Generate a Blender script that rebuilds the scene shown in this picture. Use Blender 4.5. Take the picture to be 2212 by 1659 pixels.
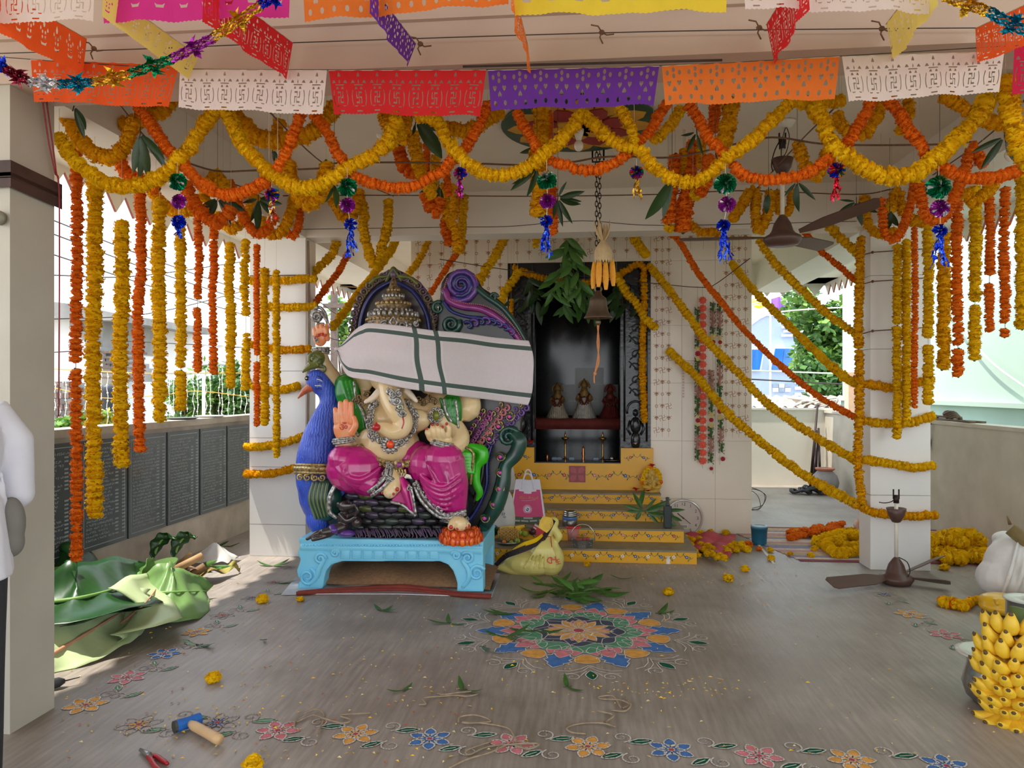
import bpy, math, random
import numpy as np
from mathutils import Vector as V, Matrix, Quaternion
from mathutils.geometry import tessellate_polygon, delaunay_2d_cdt
from mathutils.kdtree import KDTree
random.seed(7)
for _o in list(bpy.data.objects): bpy.data.objects.remove(_o)
SC = bpy.context.scene
COL = SC.collection
# ---------------------------------------------------------------- camera
TH = math.radians(5.5); CT, ST = math.cos(TH), math.sin(TH)
CAMZ = 1.5; F = 1600.0; CX = 1106.0; HY = 840.0
cam = bpy.data.cameras.new('camera'); co = bpy.data.objects.new('camera', cam); COL.objects.link(co)
co.location = (0,0, CAMZ); co.rotation_euler = (math.pi/2,0, TH)
cam.sensor_fit = 'HORIZONTAL'; cam.sensor_width = 36; cam.lens = F/2212*36
cam.shift_y = (HY-829.5)/2212; cam.clip_start = .05; cam.clip_end = 300
SC.camera = co
# ---------------------------------------------------------------- sky, sun, exposure
w = bpy.data.worlds.new('sky'); SC.world = w; w.use_nodes = True
nt = w.node_tree; nt.nodes.clear()
wo = nt.nodes.new('ShaderNodeOutputWorld'); bg = nt.nodes.new('ShaderNodeBackground')
tc = nt.nodes.new('ShaderNodeTexCoord'); sp = nt.nodes.new('ShaderNodeSeparateXYZ'); rp = nt.nodes.new('ShaderNodeValToRGB')
nt.links.new(tc.outputs['Generated'], sp.inputs[0]); nt.links.new(sp.outputs['Z'], rp.inputs[0])
rp.color_ramp.elements[0].position = 0.0; rp.color_ramp.elements[0].color = (.90,.93,.96,1)
rp.color_ramp.elements[1].position = .7; rp.color_ramp.elements[1].color = (.72,.83,1.0,1)
nt.links.new(rp.outputs[0], bg.inputs[0]); bg.inputs[1].default_value = 1.0
nt.links.new(bg.outputs[0], wo.inputs[0])
sl = bpy.data.lights.new('sun', 'SUN'); so = bpy.data.objects.new('sun', sl); COL.objects.link(so)
sl.energy = 2.2; sl.angle = math.radians(1.0); sl.color = (1,.95,.86)
so.rotation_euler = V((.36,.10,-1)).to_track_quat('-Z', 'Y').to_euler(); so.location = (-6,-3,14)
SC.cycles.diffuse_bounces = 8; SC.cycles.max_bounces = 12; SC.cycles.transparent_max_bounces = 12
SC.view_settings.view_transform = 'Standard'; SC.view_settings.look = 'None'
SC.view_settings.gamma = 1; SC.view_settings.use_curve_mapping = False
SC.view_settings.exposure = 1.68
# ---------------------------------------------------------------- projection helpers (a ray through a picture point, met with a plane of the building)
FW = V((-ST, CT, 0)); RT = V((CT, ST, 0)); C0 = V((0,0, CAMZ))
def ray(px, py): return FW + RT*((px-CX)/F) + V((0,0,1))*((HY-py)/F)
def W(px, py, Y): r = ray(px, py); return C0 + r*(Y/r.y)
def WX(px, py, X): r = ray(px, py); return C0 + r*(X/r.x)
def WZ(px, py, z): r = ray(px, py); return C0 + r*((z-CAMZ)/r.z)
def depth(p): return (V(p)-C0).dot(FW)
# ---------------------------------------------------------------- materials
def srgb(c):
    return tuple((x/255/12.92 if x/255 <= .04045 else ((x/255+.055)/1.055)**2.4) for x in c)
MATS = {}
def mat(name, col, rough=.6, metal=0, var=.08, scale=12, bump=0, bscale=60, spec=.5, col2=None, trans=0, coat=0, transp=0, emit=0, sss=0, wave=0, stretch=None, obj=True):
    if name in MATS: return MATS[name]
    m = bpy.data.materials.new(name); m.use_nodes = True; t = m.node_tree; N = t.nodes; L = t.links
    b = N['Principled BSDF']; out = N['Material Output']
    c = srgb(col)
    tc = N.new('ShaderNodeTexCoord'); src = tc.outputs['Object']
    if stretch:
        mp = N.new('ShaderNodeMapping'); mp.inputs['Scale'].default_value = stretch; L.new(src, mp.inputs[0]); src = mp.outputs[0]
    if var > 0 or col2:
        nz = N.new('ShaderNodeTexNoise'); nz.inputs['Scale'].default_value = scale; nz.inputs['Detail'].default_value = 5
        L.new(src, nz.inputs['Vector'])
        cr = N.new('ShaderNodeValToRGB'); cr.color_ramp.elements[0].position = .3; cr.color_ramp.elements[1].position = .7
        c2 = srgb(col2) if col2 else tuple(min(1, x*(1+var)) for x in c)
        c1 = c if col2 else tuple(x*(1-var) for x in c)
        cr.color_ramp.elements[0].color = (*c1,1); cr.color_ramp.elements[1].color = (*c2,1)
        L.new(nz.outputs['Fac'], cr.inputs[0]); L.new(cr.outputs[0], b.inputs['Base Color'])
        csock = cr.outputs[0]
    else:
        b.inputs['Base Color'].default_value = (*c, 1); csock = None
    b.inputs['Roughness'].default_value = rough; b.inputs['Metallic'].default_value = metal
    b.inputs['Specular IOR Level'].default_value = spec
    if coat: b.inputs['Coat Weight'].default_value = coat; b.inputs['Coat Roughness'].default_value = .15
    if bump:
        n2 = N.new('ShaderNodeTexNoise'); n2.inputs['Scale'].default_value = bscale; n2.inputs['Detail'].default_value = 3
        L.new(src, n2.inputs['Vector'])
        bp = N.new('ShaderNodeBump'); bp.inputs['Strength'].default_value = bump; bp.inputs['Distance'].default_value = .01
        L.new(n2.outputs['Fac'], bp.inputs['Height']); L.new(bp.outputs[0], b.inputs['Normal'])
    if wave:
        wv = N.new('ShaderNodeTexWave'); wv.inputs['Scale'].default_value = wave; wv.inputs['Distortion'].default_value = 6; wv.inputs['Detail Scale'].default_value = 1.5
        L.new(src, wv.inputs['Vector'])
        bp = N.new('ShaderNodeBump'); bp.inputs['Strength'].default_value = .5; bp.inputs['Distance'].default_value = .012
        L.new(wv.outputs['Fac'], bp.inputs['Height']); L.new(bp.outputs[0], b.inputs['Normal'])
    sh = b.outputs[0]
    if trans:
        tb = N.new('ShaderNodeBsdfTranslucent'); mx = N.new('ShaderNodeMixShader'); mx.inputs[0].default_value = trans
        if csock: L.new(csock, tb.inputs[0])
        else: tb.inputs[0].default_value = (*c, 1)
        L.new(sh, mx.inputs[1]); L.new(tb.outputs[0], mx.inputs[2]); sh = mx.outputs[0]
    if transp:
        tb = N.new('ShaderNodeBsdfTransparent'); mx = N.new('ShaderNodeMixShader'); mx.inputs[0].default_value = transp
        L.new(sh, mx.inputs[1]); L.new(tb.outputs[0], mx.inputs[2]); sh = mx.outputs[0]
    L.new(sh, out.inputs[0])
    m.diffuse_color = (*c, 1)
    MATS[name] = m
    return m
# ---------------------------------------------------------------- mesh builder
def frame(d):
    d = V(d).normalized(); a = V((0,0,1)) if abs(d.z) < .9 else V((1,0,0))
    x = d.cross(a).normalized(); y = d.cross(x).normalized(); return x, y
def spline(pts, n):
    P = [V(p) for p in pts]
    if len(P) < 3: return [P[0].lerp(P[-1], i/n) for i in range(n+1)]
    Q = [P[0]*2-P[1]] + P + [P[-1]*2-P[-2]]; out = []
    m = len(P)-1
    for i in range(n+1):
        t = i/n*m; k = min(int(t), m-1); f = t-k
        a, b, c, d = Q[k:k+4]
        out.append(.5*((2*b)+(c-a)*f+(2*a-5*b+4*c-d)*f*f+(3*b-a-3*c+d)*f**3))
    return out
def resample(pts, step):
    L = [0]
    for a, b in zip(pts, pts[1:]): L.append(L[-1]+(b-a).length)
    n = max(1, round(L[-1]/step)); out = []; k = 0
    for i in range(n+1):
        s = L[-1]*i/n
        while k < len(L)-2 and L[k+1] < s: k += 1
        f = (s-L[k])/max(1e-9, L[k+1]-L[k]); out.append(pts[k].lerp(pts[k+1], f))
    return out
class MB:
    def __init__(s): s.v = []; s.f = []; s.m = []; s.p = []
    def add(s, vs, fs, mi=0):
        o = len(s.v); s.v += [tuple(x) for x in vs]; s.f += [tuple(i+o for i in f) for f in fs]; s.m += [mi]*len(fs); return s
    def box(s, a, b, mi=0, M=None):
        a, b = V(a), V(b)
        vs = [V((x, y, z)) for z in (a.z, b.z) for y in (a.y, b.y) for x in (a.x, b.x)]
        if M: vs = [M @ q for q in vs]
        return s.add(vs, [(0,2,3,1),(4,5,7,6),(0,1,5,4),(2,6,7,3),(0,4,6,2),(1,3,7,5)], mi)
    def tube(s, pts, r, n=8, mi=0, closed=False, flat=1.0, up=None):
        P = [V(p) for p in pts]; m = len(P); vs = []; fs = []
        R = r if isinstance(r, (list, tuple)) else [r]*m
        if len(R) != m: R = [R[min(len(R)-1, int(i/(m-1)*(len(R)-1)))]*(1-((i/(m-1)*(len(R)-1)) % 1)) + R[min(len(R)-1, int(i/(m-1)*(len(R)-1))+1)]*((i/(m-1)*(len(R)-1)) % 1) for i in range(m)]
        px = None
        for i in range(m):
            if closed: d = P[(i+1) % m]-P[i-1]
            else: d = P[min(i+1, m-1)]-P[max(i-1,0)]
            if d.length < 1e-9: d = V((0,0,1))
            d.normalize()
            if up is not None:
                x = V(up); x = (x-d*x.dot(d))
                if x.length < 1e-6: x = frame(d)[0]
                x.normalize()
            elif px is None: x = frame(d)[0]
            else:
                x = px-d*px.dot(d)
                x = x.normalized() if x.length > 1e-6 else frame(d)[0]
            px = x; y = d.cross(x)
            for k in range(n):
                a = 2*math.pi*k/n; vs.append(P[i]+(x*math.cos(a)*flat+y*math.sin(a))*R[i])
        for i in range(m if closed else m-1):
            j = (i+1) % m
            for k in range(n): fs.append((i*n+k, i*n+(k+1) % n, j*n+(k+1) % n, j*n+k))
        if not closed:
            fs.append(tuple(range(n-1,-1,-1))); fs.append(tuple((m-1)*n+k for k in range(n)))
        return s.add(vs, fs, mi)
    def ell(s, c, r, n=14, h=9, mi=0, M=None):
        c = V(c); r = V((r, r, r)) if isinstance(r, (int, float)) else V(r); vs = []; fs = []
        for i in range(1, h):
            a = math.pi*i/h
            for k in range(n):
                b = 2*math.pi*k/n; vs.append(V((r.x*math.sin(a)*math.cos(b), r.y*math.sin(a)*math.sin(b), r.z*math.cos(a))))
        vs += [V((0,0, r.z)), V((0,0,-r.z))]
        if M: vs = [M @ q for q in vs]
        vs = [q+c for q in vs]
        for i in range(h-2):
            for k in range(n): fs.append((i*n+k, (i+1)*n+k, (i+1)*n+(k+1) % n, i*n+(k+1) % n))
        T, B = (h-1)*n, (h-1)*n+1
        for k in range(n): fs.append((T, k, (k+1) % n)); fs.append((B, (h-2)*n+(k+1) % n, (h-2)*n+k))
        return s.add(vs, fs, mi)
    def lathe(s, prof, c=(0,0,0), n=24, mi=0, M=None, mis=None, cap=True):
        c = V(c); vs = []; m = len(prof)
        for r, z in prof:
            for k in range(n):
                a = 2*math.pi*k/n; vs.append(V((r*math.cos(a), r*math.sin(a), z)))
        if M: vs = [M @ q for q in vs]
        vs = [q+c for q in vs]
        for i in range(m-1):
            s.add([],[],0)
        o = len(s.v); s.v += [tuple(x) for x in vs]
        for i in range(m-1):
            for k in range(n):
                s.f.append((o+i*n+k, o+i*n+(k+1) % n, o+(i+1)*n+(k+1) % n, o+(i+1)*n+k)); s.m.append(mis[i] if mis else mi)
        for i, flip in ((0,1),(m-1,0)):
            if prof[i][0] > 1e-5 and cap:
                f = [o+i*n+k for k in range(n)]; s.f.append(tuple(f[::-1] if flip else f)); s.m.append(mis[min(i, m-2)] if mis else mi)
        return s
    def prism(s, poly, ext, mi=0, mside=None):
        """poly: list of 3D points (planar), ext: extrusion vector"""
        P = [V(p) for p in poly]; e = V(ext); n = len(P)
        tris = tessellate_polygon([P]); o = len(s.v)
        s.v += [tuple(p) for p in P]+[tuple(p+e) for p in P]
        for t in tris:
            s.f.append((o+t[0], o+t[1], o+t[2])); s.m.append(mi)
            s.f.append((o+n+t[2], o+n+t[1], o+n+t[0])); s.m.append(mi)
        for i in range(n):
            j = (i+1) % n; s.f.append((o+i, o+j, o+n+j, o+n+i)); s.m.append(mi if mside is None else mside)
        return s
    def grid(s, fn, nu, nv, mi=0, mf=None, closeu=False):
        o = len(s.v)
        for j in range(nv+1):
            for i in range(nu+1): s.v.append(tuple(fn(i/nu, j/nv)))
        for j in range(nv):
            for i in range(nu):
                a = o+j*(nu+1)+i; s.f.append((a, a+1, a+nu+2, a+nu+1)); s.m.append(mf((i+.5)/nu, (j+.5)/nv) if mf else mi)
        return s
    def leaf(s, base, tip, wdt, nrm, mi=0, n=6, cup=.15, bend=0):
        b, t = V(base), V(tip); d = t-b; L = d.length; dn = d.normalized(); x = dn.cross(V(nrm))
        if x.length < 1e-4: x = frame(dn)[0]
        x.normalize(); z = x.cross(dn); o = len(s.v)
        for i in range(n+1):
            u = i/n; ww = wdt*.5*math.sin(math.pi*min(1, u*.94+.05))**.8*(1-.25*u)
            c = b+d*u+z*(bend*L*math.sin(math.pi*u))
            for k in (-1,-.5,0,.5,1): s.v.append(tuple(c+x*ww*k+z*(cup*ww*abs(k))))
        for i in range(n):
            for k in range(4):
                a = o+i*5+k; s.f.append((a, a+1, a+6, a+5)); s.m.append(mi)
        return s
    def mesh(s, name, mats, smooth=True):
        me = bpy.data.meshes.new(name); me.from_pydata(s.v, [], s.f)
        for m in (mats if isinstance(mats, (list, tuple)) else [mats]): me.materials.append(m)
        n = len(me.polygons)
        if n:
            me.polygons.foreach_set('material_index', s.m)
            me.polygons.foreach_set('use_smooth', [bool(smooth)]*n)
        me.update()
        return me
    def build(s, name, mats, parent=None, smooth=True):
        return link(name, s.mesh(name, mats, smooth), parent)
def link(name, me, parent=None, M=None):
    o = bpy.data.objects.new(name, me); COL.objects.link(o)
    if M is not None: o.matrix_basis = M
    if parent is not None:
        o.parent = parent; inv = Matrix.Identity(4); p = parent
        while p is not None: inv = inv @ p.matrix_basis.inverted() if p.parent is None else inv; p = p.parent
        if parent.parent is None: o.matrix_parent_inverse = parent.matrix_basis.inverted()
        else: o.matrix_parent_inverse = Matrix.Identity(4) if parent.matrix_basis == Matrix.Identity(4) else parent.matrix_basis.inverted()
    return o
def sub(name, me, parent, M=None):
    """child of a part whose own vertices are in world coordinates (part > sub-part)"""
    o = bpy.data.objects.new(name, me); COL.objects.link(o)
    if M is not None: o.matrix_basis = M
    o.parent = parent; o.matrix_parent_inverse = (parent.parent.matrix_basis @ parent.matrix_parent_inverse @ parent.matrix_basis).inverted() if parent.parent else parent.matrix_basis.inverted()
    return o
def tag(o, label=None, cat=None, group=None, kind=None):
    if label: o['label'] = label
    if cat: o['category'] = cat
    if group: o['group'] = group
    if kind: o['kind'] = kind
    return o
def thing(name, loc, label, cat, group=None):
    o = bpy.data.objects.new(name, None); COL.objects.link(o); o.matrix_basis = Matrix.Translation(V(loc)); o.empty_display_size = .05
    return tag(o, label, cat, group)
def struct(name, mb, m, parent=None, smooth=False):
    o = mb.build(name, m, parent, smooth)
    if parent is None: o['kind'] = 'structure'
    return o
def smooth_angle(o, deg=35):
    me = o.data
    try: me.set_sharp_from_angle(angle=math.radians(deg))
    except Exception: pass
    return o
def text_mesh(body, size, depth_=.0015, align='CENTER', res=2):
    cu = bpy.data.curves.new('lettering', 'FONT'); cu.body = body; cu.size = size; cu.extrude = depth_; cu.align_x = align; cu.align_y = 'CENTER'; cu.resolution_u = res
    ob = bpy.data.objects.new('tmp', cu); COL.objects.link(ob)
    dg = bpy.context.evaluated_depsgraph_get(); me = bpy.data.meshes.new_from_object(ob.evaluated_get(dg))
    bpy.data.objects.remove(ob); bpy.data.curves.remove(cu)
    return me
def clay(name, mb, mats, parent, voxel=.01, it=5, smooth=.5):
    """fuse overlapping closed shapes into one continuous surface; each face keeps the colour of the shape nearest to it"""
    me = mb.mesh('tmp', mats); ob = bpy.data.objects.new('tmp', me); COL.objects.link(ob)
    md = ob.modifiers.new('r', 'REMESH'); md.mode = 'VOXEL'; md.voxel_size = voxel
    ms = ob.modifiers.new('s', 'SMOOTH'); ms.factor = smooth; ms.iterations = it
    dg = bpy.context.evaluated_depsgraph_get(); out = bpy.data.meshes.new_from_object(ob.evaluated_get(dg))
    bpy.data.objects.remove(ob)
    mats = mats if isinstance(mats, (list, tuple)) else [mats]
    out.materials.clear()
    for m in mats: out.materials.append(m)
    if len(mats) > 1:
        kd = KDTree(len(mb.f)); vv = mb.v
        for i, f in enumerate(mb.f):
            c = V((0,0,0))
            for k in f: c += V(vv[k])
            kd.insert(c/len(f), i)
        kd.balance(); idx = [mb.m[kd.find(p.center)[1]] for p in out.polygons]
        out.polygons.foreach_set('material_index', idx)
    out.polygons.foreach_set('use_smooth', [True]*len(out.polygons)); out.update(); out.name = name
    bpy.data.meshes.remove(me)
    return link(name, out, parent)
# ================================================================ the setting
mWhite = mat('white_paint', (226,220,208),.55, var=.03, scale=3)
mCeil = mat('ceiling_paint', (222,212,196),.7, var=.04, scale=2)
mBeam = mat('beam_paint', (224,218,208),.6, var=.03, scale=3)
mPil = mat('pillar_paint', (226,224,218),.4, var=.04, scale=5, bump=.03)
mTile = mat('pillar_tile', (228,226,222),.25, var=.02, scale=4)
mGrout = mat('grout', (150,140,128),.8)
mParap = mat('parapet_plaster', (196,188,172),.7, var=.10, scale=4)
mConc = mat('bare_concrete', (176,166,150),.85, var=.18, scale=5, bump=.1)
mGran = mat('black_granite', (64,74,76),.22, var=.25, scale=200)  # sky reflection put into the base colour, lifted towards grey-blue
mGranF = mat('granite_border', (58,64,66),.3, var=.1)
mScript = mat('engraved_script', (158,168,168),.6)
mTeeth = mat('fascia_paint', (228,222,210),.6, var=.03)
mTeethE = mat('fascia_red_edge', (150,78,66),.7)
mMint = mat('mint_plaster', (172,192,178),.75, var=.05, scale=.8, bump=.05, bscale=8)
mMint2 = mat('mint_plaster_low', (172,202,192),.75, var=.06, scale=1.5)
mGround = mat('outside_ground', (150,140,122),.9, var=.15, scale=.6)
# floor: smooth trowelled stone with brush marks, stains and a dull polish
def floor_mat():
    m = bpy.data.materials.new('stone_floor'); m.use_nodes = True; t = m.node_tree; N, L = t.nodes, t.links; b = N['Principled BSDF']
    tc = N.new('ShaderNodeTexCoord')
    n1 = N.new('ShaderNodeTexNoise'); n1.inputs['Scale'].default_value = .9; n1.inputs['Detail'].default_value = 8; n1.inputs['Roughness'].default_value = .62
    mp = N.new('ShaderNodeMapping'); mp.inputs['Scale'].default_value = (14,1.2,1); mp.inputs['Rotation'].default_value = (0,0,.25)
    n2 = N.new('ShaderNodeTexNoise'); n2.inputs['Scale'].default_value = 3.2; n2.inputs['Detail'].default_value = 6
    L.new(tc.outputs['Object'], n1.inputs['Vector']); L.new(tc.outputs['Object'], mp.inputs[0]); L.new(mp.outputs[0], n2.inputs['Vector'])
    r1 = N.new('ShaderNodeValToRGB'); r1.color_ramp.elements[0].position = .32; r1.color_ramp.elements[1].position = .68
    r1.color_ramp.elements[0].color = (*srgb((132,120,108)),1); r1.color_ramp.elements[1].color = (*srgb((172,163,154)),1)
    r2 = N.new('ShaderNodeValToRGB'); r2.color_ramp.elements[0].position = .35; r2.color_ramp.elements[1].position = .7
    r2.color_ramp.elements[0].color = (.72,.72,.72,1); r2.color_ramp.elements[1].color = (1.12,1.12,1.15,1)
    L.new(n1.outputs[0], r1.inputs[0]); L.new(n2.outputs[0], r2.inputs[0])
    mx = N.new('ShaderNodeMix'); mx.data_type = 'RGBA'; mx.blend_type = 'MULTIPLY'; mx.inputs[0].default_value = .8
    L.new(r1.outputs[0], mx.inputs[6]); L.new(r2.outputs[0], mx.inputs[7]); L.new(mx.outputs[2], b.inputs['Base Color'])
    mr = N.new('ShaderNodeMapRange'); mr.inputs[3].default_value = .28; mr.inputs[4].default_value = .6; L.new(n2.outputs[0], mr.inputs[0]); L.new(mr.outputs[0], b.inputs['Roughness'])
    bp = N.new('ShaderNodeBump'); bp.inputs['Strength'].default_value = .12; bp.inputs['Distance'].default_value = .01; L.new(n2.outputs[0], bp.inputs['Height']); L.new(bp.outputs[0], b.inputs['Normal'])
    b.inputs['Specular IOR Level'].default_value = .42
    return m
mFloor = floor_mat()
XL, XR = -2.466,2.37       # inner faces of the pillars
floor = struct('floor', MB().box((-3.68,-2.5,-.12),(3.9,12.0,0)), mFloor)
struct('ground', MB().box((-60,-40,-3.3),(60,90,-3.2)), mGround)
struct('ceiling', MB().box((-3.0,2.9,3.22),(2.9,10.9,3.36)), mCeil)
struct('ceiling_porch', MB().box((-4.6,-3.4,3.225),(4.6,2.9,3.36)), mCeil)
struct('trim_1', MB().box((-3.0,2.98,2.82),(2.9,3.24,3.22)).box((-3.0,2.955,3.0),(2.9,2.98,3.22)), mat('front_beam_paint_shaded', (196,174,158),.65, var=.04, scale=2))      # front beam, its colour darkened to stand for the shade on it
struct('trim_2', MB().box((-2.98,6.40,2.85),(2.84,6.65,3.22)), mBeam)     # beam over the rear pillars
struct('trim_3', MB().box((-2.98,3.24,2.85),(XL, 6.40,3.22)).box((-2.98,6.65,2.85),(XL, 10.5,3.22)), mBeam)
struct('trim_4', MB().box((XR, 3.24,2.85),(2.84,6.40,3.22)).box((XR, 6.65,2.85),(2.84,10.5,3.22)), mBeam)
struct('trim_5', MB().box((-2.98,10.5,2.85),(2.84,10.7,3.22)), mBeam)
# eaves with a saw-toothed fascia
tooth = MB(); tooth.prism([(0,-.12,0),(0,.12,0),(0,0,-.15)],(.02,0,0),0,1); toothm = tooth.mesh('fascia_tooth', [mTeeth, mTeethE], False)
tooth2 = MB(); tooth2.prism([(-.12,0,0),(.12,0,0),(0,0,-.15)],(0,.02,0),0,1); toothm2 = tooth2.mesh('fascia_tooth', [mTeeth, mTeethE], False)
for nm, xa, xb, xf in (('trim_6', -3.62,-2.98,-3.62),('trim_7', 2.84,3.56,3.54)):
    e = struct(nm, MB().box((xa, 2.9,3.05),(xb, 11.3,3.13)).box((xf, 2.9,3.02),(xf+.02,11.3,3.2)), mTeeth)
    for k in range(36):
        y = 3.0+.12+k*.23
        if y < 11.25: link('fascia_tooth', toothm, e, Matrix.Translation((xf, y, 3.02)))
e = struct('trim_8', MB().box((-3.62,10.69,3.05),(3.56,11.3,3.13)).box((-3.62,11.28,3.02),(3.56,11.3,3.2)), mTeeth)
for k in range(31):
    link('fascia_tooth', toothm2, e, Matrix.Translation((-3.5+k*.23,11.28,3.02)))
# pillars, the rear ones clad in white tile with recessed joints
def pillar(name, x0, x1, y0, y1, joints, h=2.85, m=mPil, tiles=True):
    p = struct(name, MB().box((x0+.012, y0+.012,0),(x1-.012, y1-.012, h)), mGrout if tiles else m)
    if tiles:
        zs = [0]+joints+[h]
        for a, b in zip(zs, zs[1:]):
            t = MB(); t.box((x0, y0, a+.002),(x1, y0+.011, b-.002)); link('tile', t.mesh('tile', mTile, False), p)
            for xx in (x0, x1-.011):
                t = MB(); t.box((xx, y0+.0115, a+.002),(xx+.011, y1, b-.002)); link('tile', t.mesh('tile', mTile, False), p)
    return p
pillar('pillar_left', -2.985, XL, 6.40,6.65,[.285,.80,1.06,1.66,2.26])
pillar('pillar_right', XR, 2.845,6.40,6.65,[.45,.62,1.23,1.83,2.44])
mPilF = mat('front_pillar_paint_shaded', (184,178,164),.5, var=.05, scale=4)  # paint darkened: shade at the porch front worked into the colour
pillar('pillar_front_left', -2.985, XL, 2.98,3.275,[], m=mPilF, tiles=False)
pillar('pillar_front_right', XR, 2.845,2.98,3.24,[], m=mPil, tiles=False)
# memorial parapet on the left: six granite slabs of engraved names
wl = struct('wall_left', MB().box((-3.68,2.0,0),(-3.535,11.9,1.17)).box((-3.70,2.0,1.17),(-3.50,11.9,1.225)), mConc)
edges = [(40,269),(269,354),(354,425),(425,485),(485,534)]
ys = [WX(40,1000,-3.53).y] + [WX(x, 1000,-3.53).y for x in (272,357,428,487,536)]
ys = [ys[0]-.0]+[ys[0]+(ys[1]-ys[0])*.5]+ys[1:]
rs = random.Random(3)
for a, b in zip(ys, ys[1:]):
    s = MB(); s.box((-3.534, a+.012,.335),(-3.515, b-.012,1.13)); sl_ = link('slab', s.mesh('slab', mGran, False), wl)
    f = MB()
    for (y0, y1, z0, z1) in ((a+.04, b-.04,1.098,1.102),(a+.04, b-.04,.365,.369),(a+.04, a+.043,.365,1.1),(b-.043, b-.04,.365,1.1)):
        f.box((-3.516, y0, z0),(-3.5135, y1, z1))
    # rows of a weathered illegible script: short loops and strokes, then two columns of figures
    z = 1.06; row = 0; wd = b-a
    while z > .40:
        y = a+.07; end = a+.07+wd*(.42+.2*rs.random()) if row else b-.1
        while y < end:
            r = .0062*(.8+.5*rs.random()); n = 6; a0 = rs.random()*6; sp_ = rs.choice((4.2,5.2,3.4))
            pts = [V((-3.5138, y+r*math.cos(a0+sp_*i/n), z+r*.9*math.sin(a0+sp_*i/n))) for i in range(n+1)]
            for p, q in zip(pts, pts[1:]):
                d = (q-p).normalized(); nn = V((0,-d.z, d.y))*.0016
                f.add([p-nn, q-nn, q+nn, p+nn],[(0,1,2,3)])
            y += .0165+(.014 if rs.random() < .14 else 0)
        if row:
            for cx in (.72,.87):
                if rs.random() < .92:
                    for k in range(4):
                        yy = a+wd*cx+k*.010; f.box((-3.516, yy, z-.006),(-3.5136, yy+.0055, z+.006))
        z -= .027; row += 1
    fo = sub('engraving', f.mesh('engraving', mScript, False), sl_); fo['kind'] = 'stuff'
# right and rear parapets
struct('wall_right', MB().box((3.73,2.0,0),(3.88,11.9,1.13)).box((3.71,2.0,1.13),(3.90,11.9,1.165)), mParap)
struct('wall_back', MB().box((-3.7,11.9,0),(3.9,12.05,1.17)).box((-3.7,11.88,1.17),(3.9,12.07,1.2)), mWhite)
# ---------------------------------------------------------------- shrine block
SX0, SX1, SY = -1.84,1.72,7.85
DX0, DX1, DZ = -.80,.70,2.834      # black granite door frame, outer
IX0, IX1, IZ0 = -.514,.387,.735    # opening between the carved jambs
mShr = mat('shrine_tile', (232,222,206),.3, var=.025, scale=3)
sh = struct('wall_shrine', MB().box((SX0, SY, 0),(DX0, SY+.12,3.22)).box((DX1, SY, 0),(SX1, SY+.12,3.22)).box((DX0, SY, DZ),(DX1, SY+.12,3.22)).box((DX0, SY, 0),(DX1, SY+.12,.70))
   .box((SX0, SY+.12,0),(SX0+.12,10.4,3.22)).box((SX1-.12, SY+.12,0),(SX1,10.4,3.22)), mGrout)
def wall_tiles(x0, x1, zs, xs):
    for a, b in zip(zs, zs[1:]):
        for p, q in zip(xs, xs[1:]):
            t = MB(); t.box((p+.0012, SY-.012, a+.0012),(q-.0012, SY-.0005, b-.0012)); link('tile', t.mesh('tile', mShr, False), sh)
wall_tiles(0,0,[0,.36,.96,1.56,2.16, DZ, 3.22],[DX1,1.02,1.36, SX1])
wall_tiles(0,0,[0,.36,.96,1.56,2.16, DZ, 3.22],[SX0,-1.49,-1.15, DX0])
wall_tiles(0,0,[DZ, 3.22],[DX0,-.30,.20, DX1])
for x in (SX0-.0, SX1-.0):
    t = MB(); t.box((x-.002 if x > 0 else x-.01, SY+.0,0),(x+.01 if x > 0 else x+.002,10.4,3.22)); link('tile', t.mesh('tile', mShr, False), sh)
# printed pattern on the tiles: threads of swastikas and hanging lamps in brown
mPrint = mat('brown_print', (172,124,92),.5, var=.1, scale=30)
pr = MB(); PY = SY-.0128
def seg(p, q, wd=.004, mi=0):
    p, q = V((p[0], PY, p[1])), V((q[0], PY, q[1])); d = (q-p).normalized(); n = V((d.z, 0,-d.x))*wd*.5
    pr.add([p-n, q-n, q+n, p+n],[(0,1,2,3)], mi)
def swas(x, z, s, wd=.005):
    a = .3; R = lambda p: (x+(p[0]*math.cos(a)-p[1]*math.sin(a))*s, z+(p[0]*math.sin(a)+p[1]*math.cos(a))*s)
    for k in range(4):
        c, d = math.cos(k*math.pi/2), math.sin(k*math.pi/2); rot = lambda p: R((p[0]*c-p[1]*d, p[0]*d+p[1]*c))
        seg(rot((0,0)), rot((1,0)), wd); seg(rot((1,0)), rot((1,1)), wd)
def lampm(x, z, s):
    for (w0, w1, z0, z1) in ((.9,.9,.55,.45),(.25,.75,.42,-.05),(.15,.15,-.05,-.3),(.55,.2,-.3,-.45)):
        pr.add([(x-w0*s, PY, z+z0*s),(x+w0*s, PY, z+z0*s),(x+w1*s, PY, z+z1*s),(x-w1*s, PY, z+z1*s)],[(0,1,2,3)])
def column(x, z0, z1, first):
    seg((x, z0),(x, z1),.0028); k = first; z = z1-.05
    while z > z0+.03:
        if k % 4 == 0: swas(x, z, .028)
        elif k % 4 == 1: lampm(x, z, .038)
        elif k % 4 == 2: pr.add([(x+.017*math.cos(t*.785), PY, z+.017*math.sin(t*.785)) for t in range(8)]+[(x+.011*math.cos(t*.785), PY, z+.011*math.sin(t*.785)) for t in range(8)],[(t, (t+1) % 8,8+(t+1) % 8,8+t) for t in range(8)])
        else: lampm(x, z, .038)
        k += 1; z -= .125
for i in range(8): column(SX0+.07+i*.127,.98,3.12, i)
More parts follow.
